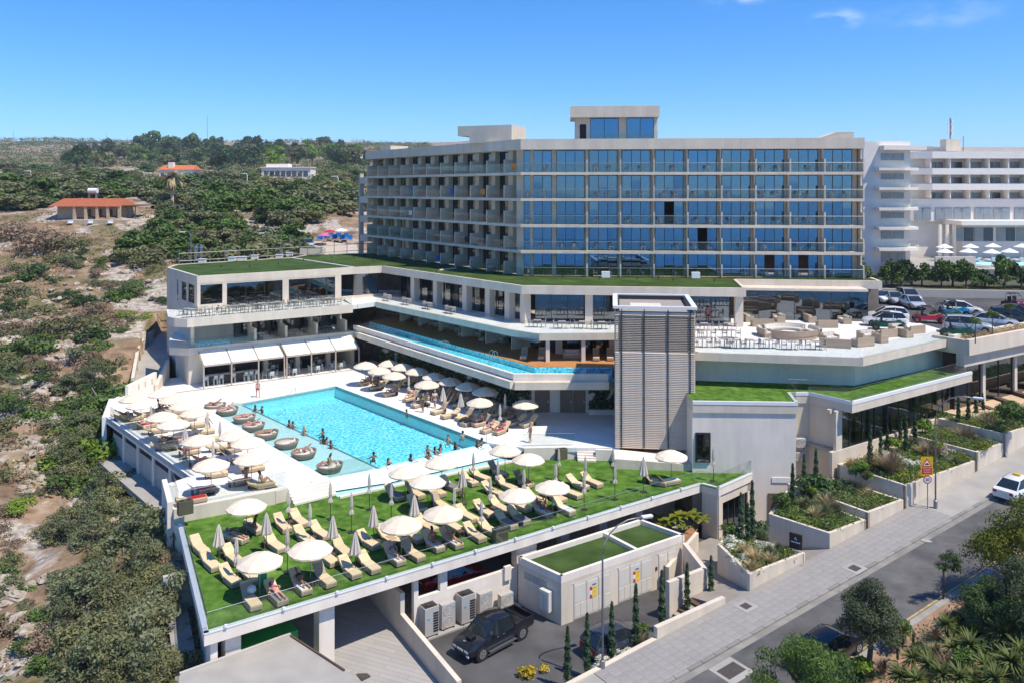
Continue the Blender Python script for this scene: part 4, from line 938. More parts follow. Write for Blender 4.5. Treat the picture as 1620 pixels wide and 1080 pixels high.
g = MB(); g.box((9.75, ty0 + 3, 9.5), (.15, 5, 3.4)); g.box((12, ty1 - .3, 5.8), (6.2, .15, 11.0)); g.box((11.3, ty0 + 2.2, 8.3), (5, 3.2, .15)); g.box((12, ty0 + 5, 4.1), (6.1, 5, .2))
g.build('stair_landing', M_white, tw)
g = MB()
for k in range(8): g.box((10.2 + k * .42, ty0 + 3.5, 8.5 + k * .22), (.42, 1.6, .2))
g.build('stair_flight', M_conc, tw)
g = MB(); g.box((11.87, ty0 + .02, TT), (6.85, .42, .22)); g.box((11.87, ty1, TT), (6.85, .42, .219)); g.box((tx0, 72.4, TT), (.42, 7.56, .218)); g.box((tx1, 72.4, TT), (.42, 7.56, .217)); g.build('top_frame', M_trim, tw)
g = MB(); g.box((11.87, 72.4, TT - .42), (6.1, 7.4, .12)); rf = g.build('roof', mat('tower_roof', (.34, .30, .27), .8, .08), tw)
g = MB(); g.box((11.2, 70.7, TT - .22), (2.6, 1.9, .3)); g.build('hatch', M_cream, rf)
g = MB(); g.box((tx0 + .3, 72.4, TT - .2), (.12, 7.2, .4)); g.box((tx1 - .3, 72.4, TT - .2), (.12, 7.2, .4)); g.box((11.87, ty1 - .3, TT - .2), (6, .12, .4)); g.build('gutter', M_dark, tw)
tw.rotation_euler.z = R(-7); tw.location += Vector((.4, -.35, 0))
# podium, ramp and steps at the foot of the tower
g = MB(); g.prism([Vector((8.3, 66.2, 0)), Vector((14.9, 65.6, 0)), Vector((15.2, 68.3, 0)), Vector((8.3, 68.35, 0))], ZG - .1, lambda x, y: -.05 - max(0, (x - 8.5)) * .07 - max(0, 67.5 - y) * .15)
g.build('tower_ramp', M_white, kind='structure')
g = MB(); g.bar((8.3, 66.1), (15, 65.5), .2, ZG - .1, (-.1, -.42), off=-.1); g.build('ramp_parapet', M_cream, label='low cream parapet of the ramp at the foot of the louvred tower', cat='wall')
steps('stairs', Vector((5.4, 69.0, 0)), Vector((6.9, 68.9, 0)), (0.02, -1, 0), 0, ZG, 5, M_white, .26)
g = MB(); g.bar((1, 68.55), (5.35, 68.9), .25, ZG - .1, .04, off=-.25); g.bar((6.95, 68.3), (8.4, 68.2), .3, ZG - .1, .02, off=-.3); g.build('deck_front_wall', M_white, label='low white wall of the pool deck left of the tower steps', cat='wall')
steps('stairs', Vector((17.3, 66.6, 0)), Vector((17.3, 65.6, 0)), (1, -.05, 0), -.1, ZG, 4, M_white, .3)
g = MB(); g.prism([Vector((15.3, 65.2, 0)), Vector((17.3, 65.1, 0)), Vector((17.3, 66.8, 0)), Vector((15.3, 67, 0))], ZG - .1, -.08); g.bar((17.4, 66.75), (21.3, 67.1), .3, ZG - .1, -.15, off=-.3); g.build('door_landing', M_white, kind='structure')

# ---------------------------------------------------------------- plant room (substation) in the yard
eb = empty('plant_room', P(888, 992, -5) + Vector((2, 3, 0)), 'single storey cream plant room with turf roof and panelled double doors', 'plant room')
k0, k1, k2 = P(820, 880, -2), P(888, 911, -2), P(1083, 845, -2)
EF, ES = Fr(k1, k2), Fr(k0, k1)
q3 = k0 + (k2 - k1)
MB().prism([k1, k2, q3, k0], -5.1, -2.42).build('wall', M_cream, eb)
g = MB()
for a, b in ((k1, k2), (k2, q3), (q3, k0), (k0, k1)): g.bar(a, b, .22, -2.42, -1.98, off=0)
mid = EF.p(EF.L * .62, .23); g.bar(mid, EF.p(EF.L * .62, 3.5), .25, -2.35, -2.03); g.build('parapet', M_white, eb)
MB().prism([k1, k2, q3, k0], -2.4, -2.3, bottom=False, sides=False).build('roof_turf', M_roofturf, eb)
M_cab = mat('cabinet_cream', (.66, .61, .53), .6, .03)
def sticker(fr_, s, z, par, o=-.06):
    cols = {'r': mat('sign_red', (.55, .03, .03), .6), 'y': mat('sign_yellow', (.85, .55, .03), .6), 'w': mat('sign_white', (.8, .8, .8), .6), 'b': mat('sign_blue', (.05, .15, .5), .6)}
    for r_, row in enumerate(('ryy', 'byb', 'rrr')):
        for c_, ch in enumerate(row):
            if ch == 'b': ch = 'w' if c_ == 0 else 'y'
            if r_ == 2 and c_ > 0: ch = 'y'
            g = MB(); fr_.bar(g, s + c_ * .2, s + c_ * .2 + .17, o - .012, o, z - r_ * .25, z - r_ * .25 + .21); g.build('warning_sign', cols[ch], par)
    g = MB(); fr_.bar(g, s + .2, s + .5, o - .012, o, z + .27, z + .36); g.build('warning_sign', cols['b'], par)
for s0, n_, st in ((.95, 3, 1.65), (4.6, 3, 1.85), (8.15, 2, None)):
    w = .98 if n_ == 3 else .85
    for i in range(n_):
        g = MB(); EF.bar(g, s0 + i * w + .02, s0 + (i + 1) * w - .02, -.045, .0, -4.9, -2.75); d = g.build('door', M_cab, eb)
        for q in (0, .5):
            g = MB(); EF.bar(g, s0 + i * w + .07 + q * (w - .08), s0 + i * w + .05 + (q + .44) * w, -.062, -.045, -4.8, -4.0); g.build('louvre_panel', M_cab, d)
        g = MB(); EF.bar(g, s0 + i * w + .07, s0 + (i + 1) * w - .07, -.06, -.045, -3.92, -2.85); g.build('upper_panel', M_cab, d)
    g = MB(); EF.bar(g, s0 - .06, s0 + n_ * w + .06, -.03, -.0, -2.75, -2.68); g.build('door_frame', M_grey, eb)
    if st: sticker(EF, s0 + w + .28, -3.45, eb)
g = MB(); EF.bar(g, 7.9, 8.05, -.05, 0, -3.7, -3.5); g.build('lock_box', M_dark, eb)
for i in range(3):
    g = MB(); ES.bar(g, .55 + i * .68, 1.15 + i * .68, -.02, .03, -3.2, -2.75); g.build('window', mat('frosted_pane', (.35, .35, .33), .4), eb)
g = MB(); ES.bar(g, .5, 2.6, -.05, 0, -3.27, -3.2); g.build('sill', M_white, eb)
g = MB(); ES.bar(g, 2.25, 3.05, -.42, 0, -4.35, -3.1); cb = g.build('wall_cabinet', M_cab, eb, bevel=.02)
for i in range(2):
    g = MB(); ES.bar(g, 2.31 + i * .36, 2.62 + i * .36, -.44, -.42, -4.3, -3.2); g.build('cabinet_door', M_cab, cb)
# ================================================================== poolside furniture
def proj(v): return 810 + F * v[0] / v[1], HZ + F * (CZ - v[2]) / v[1]
def make_lounger(ang, cm, wm, towel=None):
    e = empty('sun_lounger')
    hb = -.22
    MB().box((.38, 0, .17), (1.24, .66, .2)).build('base', wm, e, bevel=.02)
    g = MB(); ca, sa = math.cos(ang), math.sin(ang)
    def bk(t, h): return (hb - t * ca - h * sa * 1.0, t * sa + h * ca)
    def slab(x0, x1, h0, h1, w):
        g_ = MB(); vs = []
        for y in (-w / 2, w / 2):
            for t, h in ((x0, h0), (x1, h0), (x1, h1), (x0, h1)):
                a, b = bk(t, h); vs.append((a, y, .27 + b))
        return g_.add(vs, [(0, 1, 2, 3)[::-1], (4, 5, 6, 7), (0, 4, 5, 1)[::-1], (1, 5, 6, 2)[::-1], (2, 6, 7, 3)[::-1], (3, 7, 4, 0)[::-1]])
    slab(0, .82, -.16, .0, .66).build('back_panel', wm, e)
    MB().box((.39, 0, .325), (1.22, .63, .11)).build('seat_cushion', cm, e, bevel=.025)
    slab(0.0, .80, .0, .11, .63).build('back_cushion', cm, e, bevel=.02)
    slab(.56, .78, .11, .19, .58).build('headrest', cm, e, bevel=.03)
    g = MB()
    for x in (-.75 if ang < .2 else -.2, .9):
        for y in (-.25, .25): g.box((x, y, .035), (.06, .06, .07))
    g.build('foot', M_brown, e)
    if ang > .3:
        g = MB(); g.box((-.58, 0, .2), (.05, .5, .4)); g.build('prop', M_brown, e)
    if towel:
        g = MB(); g.box((.36, 0, .388), (1.15, .58, .018)); g.build('towel', towel, e, bevel=.006)
    return e
def rect_lab(lst, tmpl, cat, group, key=lambda o: proj(o.location)[0]):
    for i, o in enumerate(sorted(lst, key=key)): tag(o, tmpl % ordn(i), cat, group)
M_tw = [mat('towel_white', (.72, .70, .68), .95), mat('towel_red', (.62, .03, .04), .95), mat('towel_blue', (.12, .25, .5), .95), mat('towel_pink', (.62, .10, .22), .95), mat('towel_teal', (.05, .45, .48), .95), mat('towel_grey', (.2, .2, .22), .95)]
LG = {'m': make_lounger(R(26), M_cush, M_wick), 'u': make_lounger(R(46), M_cush, M_wick), 'f': make_lounger(R(4), M_cush, M_wick),
      'w': make_lounger(R(40), M_cush, M_wick, M_tw[0]), 'g': make_lounger(R(30), M_cush, M_wick, M_tw[5]), 'r': make_lounger(R(8), M_cush, M_wick, M_tw[1]), 'p': make_lounger(R(40), M_cush, M_wick, M_tw[3])}
AZL = R(-51)
lawn_l = [(315.7, 861.4, 'm'), (332.6, 885, 'm'), (368, 876, 'm'), (363.7, 908.8, 'm'), (396, 905, 'm'), (402, 829, 'f'), (446.6, 826, 'm'), (473, 818.5, 'm'), (434.8, 857, 'm'),
          (480.7, 845, 'm'), (505.8, 837.7, 'm'), (396, 943, 'u'), (436, 936, 'g'), (474.7, 920, 'w'), (511.8, 909, 'u'), (517.7, 877.7, 'm'), (540, 863, 'm'), (553, 895.5, 'm'), (583, 888, 'm'), (583, 852.6, 'm'),
          (612.5, 843.7, 'm'), (622.8, 876, 'w'), (652, 870, 'u'), (623.5, 777.8, 'g'), (655.6, 775.3, 'u'), (659, 796, 'g'), (693.8, 791.4, 'u'), (712, 764, 'g'), (690, 772, 'f'), (740.7, 755.6, 'm'), (759, 749.4, 'm'), (786.4, 742, 'u'),
          (827, 758, 'u'), (779, 772.8, 'm'), (801, 764, 'm'), (913.6, 761.7, 'm'), (935.8, 758, 'm'), (902, 775.3, 'm'), (878, 781.5, 'm'), (822, 795, 'm'), (846, 784, 'm'), (855.5, 802.5, 'w'), (891, 800, 'w'), (800, 821, 'g'), (820, 814, 'g'),
          (765.4, 803.7, 'm'), (790, 797.5, 'm'), (738, 811, 'm'), (750.6, 840.7, 'm'), (774, 833.3, 'm'), (684, 855.6, 'w'), (713.6, 850.6, 'w'), (674, 827, 'm'), (716, 827, 'm'), (653, 842, 'm'), (614.8, 847, 'm')]
lst = []; rr = random.Random(5); LAWN_POS = []
for x, y, k in lawn_l:
    p = P(x, y, ZG + .42); p.z = ZG + .012
    lst.append(place(LG[k], USED, p, AZL + R(rr.uniform(-4, 4)))); LAWN_POS.append(p)
for i, o in enumerate(sorted(lst, key=lambda o: proj(o.location)[0])):
    tw_ = any(c.name.startswith('towel') for c in o.children)
    tag(o, ('sand cushioned sun lounger with a towel on the lawn, %s lawn lounger from the left' if tw_ else 'empty sand cushioned sun lounger on the lawn, %s lawn lounger from the left') % ordn(i), 'sun lounger', 'sun loungers on the lawn')
p = P(371, 845, ZG + .42); p.z = ZG + .012; tag(place(LG['f'], USED, p, R(-30)), 'flat sun lounger with sunbather under the leftmost lawn parasol', 'sun lounger', 'sun loungers on the lawn')
for k, (x, y, a) in enumerate(((1035, 757, -30), (1056, 758, 20))):
    p = P(x, y, ZG + .42); p.z = ZG + .012; tag(place(LG['w' if k else 'u'], USED, p, R(a)), ['lounger with a raised back below the parasol at the tower foot', 'lounger with bags on it below the parasol at the tower foot'][k], 'sun lounger', 'sun loungers on the lawn')
deck_r = [(580, 602, 'u'), (598, 609, 'g'), (611, 600, 'm'), (620, 619, 'u'), (635.5, 604, 'm'), (651, 627, 'u'), (660, 614, 'm'), (664, 636, 'w'), (684, 624, 'u'), (696, 646, 'u'), (716, 630, 'w'), (713, 653, 'm'), (735.6, 656, 'u'),
          (743, 664, 'g'), (762, 665, 'u'), (773, 648, 'u'), (791, 651, 'm'), (807, 655.6, 'u'), (818, 664, 'g'), (837, 666, 'w'), (775, 675, 'm'), (794, 677, 'p'), (598, 596, 'g'), (622, 595, 'm'), (648, 603, 'g'), (672, 611, 'm'), (700, 622, 'g'), (730, 636, 'm'), (752, 640, 'g')]
lst = []; DECKR_POS = []
for x, y, k in deck_r:
    p = P(x, y, .42); p.z = 0.003; lst.append(place(LG[k], USED, p, R(-133 + rr.uniform(-8, 8)))); DECKR_POS.append(p)
rect_lab(lst, 'wicker sun lounger between pool and green wall, %s from the left there', 'sun lounger', 'sun loungers along the green wall')
deck_l = [(192, 656, 'm'), (209, 658, 'm'), (229, 670, 'p'), (246.4, 677.4, 'm'), (251, 645, 'g'), (276, 648, 'm'), (293, 659, 'm'), (306, 669, 'u'), (320.5, 679, 'm'), (268.6, 693.5, 'g'), (259, 703, 'm'), (296, 711, 'w'), (313, 728, 'u'), (338, 746, 'm'),
          (343, 705, 'm'), (362.5, 708, 'u'), (372, 724, 'u'), (397, 737, 'm'), (411.8, 763, 'm'), (376, 758, 'u'), (318, 771, 'p'), (303, 786, 'r'), (228, 652, 'm'), (335, 690, 'm')]
lst = []; DECKL_POS = []
for x, y, k in deck_l:
    p = P(x, y, .42); p.z = 0.003; lst.append(place(LG[k], USED, p, R(33 + rr.uniform(-9, 9)))); DECKL_POS.append(p)
rect_lab(lst, 'wicker sun lounger on the left pool deck, %s from the left there', 'sun lounger', 'sun loungers on the left pool deck')
# side tables between the lawn loungers
tbl = empty('side_table'); MB().box((0, 0, .36), (.42, .42, .06)).build('table_top', M_brown, tbl)
for a in (-1, 1):
    for b in (-1, 1): MB().box((a * .17, b * .17, .165), (.05, .05, .33)).build('leg', M_brown, tbl)
lst = []
for x, y in ((350, 879), (380, 894), (421, 865), (458, 833), (494, 858), (525, 885), (569, 893), (597, 864), (634, 867), (497, 926), (732, 803), (781, 810), (730, 787), (762, 839), (728, 848), (640, 838), (700, 870), (872, 808), (785, 768)):
    p = P(x, y, ZG); lst.append(place(tbl, USED, p, AZL))
rect_lab(lst, 'small dark brown side table on the lawn, %s table from the left', 'side table', 'side tables on the lawn')
# parasols
def umbrella_open():
    e = empty('open_parasol'); n = 8; rad = 1.28
    g = MB(); vs = []; rings = [(.02, 2.52), (.55, 2.40), (1.0, 2.20), (rad, 2.02)]
    for ri, (r, z) in enumerate(rings):
        for k in range(n * 2):
            a = math.pi * k / n; sag = (1 - .045 * (r / rad)) if k % 2 else 1
            zz = z - (.03 * r if k % 2 else 0); vs.append((r * sag * math.cos(a), r * sag * math.sin(a), zz))
    m = n * 2; fs = []
    for i in range(len(rings) - 1):
        for k in range(m): fs.append((i * m + k, (i + 1) * m + k, (i + 1) * m + (k + 1) % m, i * m + (k + 1) % m))
    b = len(vs)
    for k in range(m): x_, y_, z_ = vs[(len(rings) - 1) * m + k]; vs.append((x_, y_, z_ - .09))
    for k in range(m): fs.append(((len(rings) - 1) * m + k, b + k, b + (k + 1) % m, (len(rings) - 1) * m + (k + 1) % m))
    g.add(vs, fs); g.build('canopy', M_can, e)
    MB().tube([(0, 0, 0), (0, 0, 2.5)], .025, 6).build('pole', M_post, e); MB().lathe([(.0, 2.5), (.04, 2.53), (.025, 2.6), (.0, 2.62)], 8, cap=False).build('finial', M_cushw, e)
    MB().box((0, 0, .04), (.5, .5, .08)).build('base', M_dark, e, bevel=.02)
    g = MB()
    for k in range(n):
        a = 2 * math.pi * k / n; g.tube([(.03 * math.cos(a), .03 * math.sin(a), 1.85), (.75 * math.cos(a), .75 * math.sin(a), 2.24)], .012, 4)
    g.build('rib', M_dark, e); return e
def umbrella_closed(w=1.0):
    e = empty('closed_parasol'); n = 16; vs = []; fs = []
    rings = [(.02, 2.6), (.05, 2.5), (.085 * w, 2.2), (.10 * w, 1.75), (.055 * w, 1.55), (.13 * w, 1.36), (.15 * w, 1.22)]
    for i, (r, z) in enumerate(rings):
        for k in range(n): q = r * (1.25 if k % 2 else .75); a = 2 * math.pi * k / n; vs.append((q * math.cos(a), q * math.sin(a), z))
    for i in range(len(rings) - 1):
        for k in range(n): fs.append((i * n + k, (i + 1) * n + k, (i + 1) * n + (k + 1) % n, i * n + (k + 1) % n))
    MB().add(vs, fs).build('folded_canopy', M_canf, e)
    MB().tube([(0, 0, 0), (0, 0, 2.62)], .024, 6).build('pole', M_dark, e); MB().box((0, 0, .03), (.4, .4, .06)).build('base', M_dark, e)
    MB().lathe([(.07 * w, 1.52), (.075 * w, 1.6)], 10).build('strap', M_canf, e); return e
def umbrella_half():
    e = empty('half_closed_parasol'); n = 16; vs = []; fs = []
    rings = [(.02, 2.55), (.10, 2.3), (.20, 1.8), (.30, 1.3), (.27, 1.22)]
    for i, (r, z) in enumerate(rings):
        for k in range(n): q = r * (1.2 if k % 2 else .72); a = 2 * math.pi * k / n; vs.append((q * math.cos(a), q * math.sin(a), z))
    for i in range(len(rings) - 1):
        for k in range(n): fs.append((i * n + k, (i + 1) * n + k, (i + 1) * n + (k + 1) % n, i * n + (k + 1) % n))
    MB().add(vs, fs).build('folded_canopy', M_canf, e)
    MB().tube([(0, 0, 0), (0, 0, 2.6)], .024, 6).build('pole', M_dark, e); MB().box((0, 0, .03), (.4, .4, .06)).build('base', M_dark, e); return e
UO, UC, UH = umbrella_open(), umbrella_closed(), umbrella_half()
def put_umb(proto, pts, zg, ztop, tmpl, cat, group):
    l = []
    for q in pts:
        p = P(q[0], q[1], zg + ztop); p.z = zg + .004; l.append(place(proto, USED, p, rr.uniform(0, .8), sc=rr.uniform(.97, 1.03)))
    rect_lab(l, tmpl, cat, group); return l
put_umb(UO, [(641, 735), (699, 722), (676.5, 751), (799, 702.5), (836, 715), (874, 758), (818.5, 771), (701, 801), (634.6, 818), (390, 788.5), (411, 873), (491, 854), (1062, 710.5)], ZG, 2.55,
        'open ivory parasol on the lawn, %s open one from the left', 'parasol', 'open parasols on the lawn')
put_umb(UO, [(578, 572.5), (600, 579.5), (615.6, 568), (637, 574.5), (623.3, 587), (660, 581), (675, 601), (686.7, 588), (712, 595.5), (740, 604), (759, 628), (767.8, 611.5), (831, 630)], 0, 2.55,
        'open ivory parasol beside the green wall, %s open one from the left there', 'parasol', 'open parasols by the green wall')
put_umb(UO, [(210.6, 621.5), (223, 631.5), (256, 614.5), (273.6, 623.5), (291, 633.5), (308, 643.5), (256, 651), (275, 662.5), (314, 686.5), (371, 678), (392, 690.5), (398, 715), (334, 725)], 0, 2.55,
        'open ivory parasol on the left pool deck, %s open one from the left there', 'parasol', 'open parasols on the left deck')
put_umb(UC, [(374, 849.6), (454.6, 834.8), (490.4, 795.7), (456.4, 775.5), (522.7, 760.7), (556, 779), (584.3, 747.4), (619, 765), (718.5, 770.4), (749, 714), (787.6, 727.6), (761.7, 788.4), (775.8, 754.8),
             (829, 741.5), (879, 731), (884, 707), (926, 721), (924, 747), (972.8, 733), (970, 708.6), (1128.7, 707.5)], ZG, 2.6, 'tightly closed parasol on the lawn, %s tied one from the left', 'parasol', 'tied parasols on the lawn')
put_umb(UH, [(346, 826.8), (421.4, 809.6), (526.6, 814.6), (562, 838.6), (591, 798), (655.5, 782.3), (731.6, 740), (1018, 723)], ZG, 2.58, 'loosely folded parasol on the lawn, %s loose one from the left', 'parasol', 'loose folded parasols on the lawn')
put_umb(UC, [(799, 621), (791, 639), (646.7, 594.4)], 0, 2.6, 'tied parasol among the loungers by the green wall, %s from the left', 'parasol', 'tied parasols by the green wall')
put_umb(UH, [(701, 611), (729, 619.6)], 0, 2.58, 'loosely folded parasol among the loungers by the green wall, %s from the left', 'parasol', 'folded parasols by the green wall')
put_umb(UC, [(348, 667.5), (337, 698), (239, 641), (328, 652.7)], 0, 2.6, 'tied parasol on the left pool deck, %s from the left', 'parasol', 'tied parasols on the left deck')
put_umb(UH, [(293, 673.7)], 0, 2.58, 'loosely folded parasol on the left pool deck, %s and only one there', 'parasol', 'folded parasols on the left deck')
# round basket daybeds standing in the shallow water
def daybed():
    e = empty('basket_daybed'); n = 26; vs = []; fs = []
    rings = [(.72, .02), (.86, .1), (.98, .32), (1.04, .5), (1.0, .56), (.9, .5), (.86, .38)]
    for r, z in rings:
        for k in range(n):
            a = 2 * math.pi * k / n; lift = .11 * max(0, -math.cos(a)) ** 1.5 if z > .3 else 0
            vs.append((r * math.cos(a), r * .92 * math.sin(a), z + lift))
    for i in range(len(rings) - 1):
        for k in range(n): fs.append((i * n + k, i * n + (k + 1) % n, (i + 1) * n + (k + 1) % n, (i + 1) * n + k))
    fs.append(tuple(reversed(range(n))))
    MB().add(vs, fs).build('basket', M_wick2, e, smooth=True)
    MB().lathe([(.84, .28), (.9, .36), (.86, .44), (.0, .46)], 26, sx=1, sy=.92, cap=False).build('mattress', M_cushw, e, smooth=True)
    for y, a in ((-.34, .3), (.3, -.2), (.0, 0)):
        g = MB(); g.box((0, 0, 0), (.15, .42, .22)); o = g.build('pillow', M_cushw, e, bevel=.07); o.location = (-.62 + abs(y) * .2, y, .55); o.rotation_euler = (0, R(-25), a)
    return e
DB = daybed(); BEDS = []
for x, y in ((340.7, 640), (360, 647), (386.6, 659), (401, 671.5), (422, 684), (453.3, 698), (480.5, 714), (521.7, 735)):
    p = P(x, y, .2); p.z = -.29; BEDS.append((place(DB, USED, p, R(195 + rr.uniform(-25, 25))), p))
rect_lab([b for b, _ in BEDS], 'round wicker basket daybed in the shallow pool, %s in the row from the far end', 'daybed', 'basket daybeds')
# ladders, handrail, glass fences, rubbish boxes
def ladder(name, p, rz, label):
    e = empty(name, p, label, 'pool ladder', rz=0)
    for s in (-.25, .25):
        q = [p + Matrix.Rotation(rz, 3, 'Z') @ Vector(v) for v in ((.55, s, -.0), (.5, s, .7), (.2, s, .92), (-.12, s, .75), (-.18, s, -.5))]
        MB().tube(q, .022, 6).build('rail', M_steel, e)
    for z in (-.15, -.4): MB().tube([p + Matrix.Rotation(rz, 3, 'Z') @ Vector((-.18, -.25, z)), p + Matrix.Rotation(rz, 3, 'Z') @ Vector((-.18, .25, z))], .02, 5).build('rung', M_steel, e)
ladder('pool_ladder', P(769, 697, 0), R(40), 'chrome ladder at the right end of the big pool')
for (x, y) in ((652, 548), (702, 553), (778, 569)):
    ladder('pool_ladder', P(x, y, 4.9), R(40), {652: 'chrome ladder of the narrow upper pool, farthest one', 702: 'chrome ladder of the narrow upper pool, middle one', 778: 'chrome ladder of the narrow upper pool, nearest to the tower'}[x])
q = P(467, 624, 0); MB().tube([P(453, 625, 0), P(453, 625, .9), P(456, 624, 1.0), q + Vector((0, 0, .75)), q + Vector((.2, -.3, -.2))], .022, 6).build('handrail', M_steel, label='bent chrome handrail at the far end of the big pool', cat='handrail')
gz = Vector((0, 0, ZG + .06))
gl_in = [Vector((v.x, v.y, 0)) + (Vector((0, 58, 0)) - Vector((v.x, v.y, 0))).normalized() * .14 + gz for v in (gL0, gL1, gE, gE2, gE3)]
lr = glass_rail('glass_balustrade', 'clear glass balustrade along the front and left edge of the lawn', gl_in, 1.0, 1.55, rail=False)
clm = MB().box((0, 0, 0), (.16, .12, .14)).mesh('clamp_light', M_trim)
for s in range(12): q = gl_in[1] + (gl_in[2] - gl_in[1]) * ((s + .3) / 12); mobj('clamp_light', clm, lr, q + Vector((.06, -.07, .08)), R(35))
MB().tube([v + Vector((0, 0, 1.01)) for v in gl_in], .012, 5).build('top_rail', M_steel, lr)
glass_rail('glass_balustrade', 'glass balustrade along the long left edge of the pool deck', [deckL[0] + Vector((.3, .1, .05)), deckL[1] + Vector((.2, .2, .05))], 1.0, 1.6, rail=False)
glass_rail('glass_balustrade', 'glass balustrade above the retaining wall beside the lawn stairs', [deckL[2] + Vector((.4, 0, .05)), deckL[3] + Vector((.25, .3, .06)), wallE + Vector((-.1, .3, .06)), stA + Vector((-.15, .2, .05))], 1.0, 1.5)
glass_rail('glass_balustrade', 'glass fence at the near end of the tanning shelf', [stB + Vector((.2, .3, 0)), shL1 + Vector((.25, .1, -.2)), shD + Vector((-.2, .2, -.2))], 1.15, 1.3, rail=False)
glass_rail('glass_balustrade', 'green tinted glass fence between the deck and the lawn left of the tower steps', [Vector((.9, 68.9, .02)), Vector((5.3, 69.2, .02))], 1.0, 1.4)
for (x, y, z, l) in ((293, 812, .003, 'olive box with perforated lid at the corner of the pool deck'), (428, 790, ZG + .01, 'olive slatted box below the retaining wall by the stairs'), (791, 856, ZG + .01, 'olive box at the glass edge of the lawn'), (888, 726, ZG + .01, 'dark box on the lawn below the glass fence'), (1156, 857, None, 'brown double bin by the glazed doors')):
    if z is None: p = P(x, y, -4.6); p.z = ZP + .01
    else: p = P(x, y, z)
    e = empty('litter_box', p, l, 'bin'); M_ol = mat('olive_metal', (.10, .095, .055), .6, .1)
    MB().box(p + Vector((0, 0, .45)), (.95, .5, .9), rz=R(35)).build('body', M_ol, e, bevel=.02)
    for k in (-.22, .22): MB().box(p + Matrix.Rotation(R(35), 3, 'Z') @ Vector((k, 0, .905)), (.3, .3, .02), rz=R(35)).build('opening', M_black, e)

# ================================================================== people
def skin_mesh(name, J, E, rad, root):
    names = list(J); idx = {n: i for i, n in enumerate(names)}
    me = bpy.data.meshes.new(name); me.from_pydata([J[n] for n in names], [(idx[a], idx[b]) for a, b in E], [])
    o = bpy.data.objects.new('tmp_skin', me); COL.objects.link(o)
    md = o.modifiers.new('s', 'SKIN'); md.use_smooth_shade = True
    sv = me.skin_vertices[0].data
    for n in names:
        r = rad[n]; sv[idx[n]].radius = r if hasattr(r, '__len__') else (r, r)
        sv[idx[n]].use_root = (n == root)
    sbd = o.modifiers.new('d', 'SUBSURF'); sbd.levels = 1; sbd.render_levels = 1
    dg = bpy.context.evaluated_depsgraph_get(); out = bpy.data.meshes.new_from_object(o.evaluated_get(dg)); out.name = name
    bpy.data.objects.remove(o); bpy.data.meshes.remove(me); out.shade_smooth(); return out
BR = dict(pelvis=.13, waist=.115, chest=(.15, .12), neck=.055, head=.095, crown=.085, nose=.03)
for s_ in 'LR':
    BR.update({'sh' + s_: .06, 'el' + s_: .042, 'wr' + s_: .03, 'hd' + s_: .035, 'fg' + s_: .014, 'th' + s_: .014, 'hp' + s_: .095, 'kn' + s_: .062, 'an' + s_: .042, 'to' + s_: .035})
BE = [('pelvis', 'waist'), ('waist', 'chest'), ('chest', 'neck'), ('neck', 'head'), ('head', 'crown'), ('head', 'nose')]
for s_ in 'LR':
    BE += [('chest', 'sh' + s_), ('sh' + s_, 'el' + s_), ('el' + s_, 'wr' + s_), ('wr' + s_, 'hd' + s_), ('hd' + s_, 'fg' + s_), ('hd' + s_, 'th' + s_), ('pelvis', 'hp' + s_), ('hp' + s_, 'kn' + s_), ('kn' + s_, 'an' + s_), ('an' + s_, 'to' + s_)]
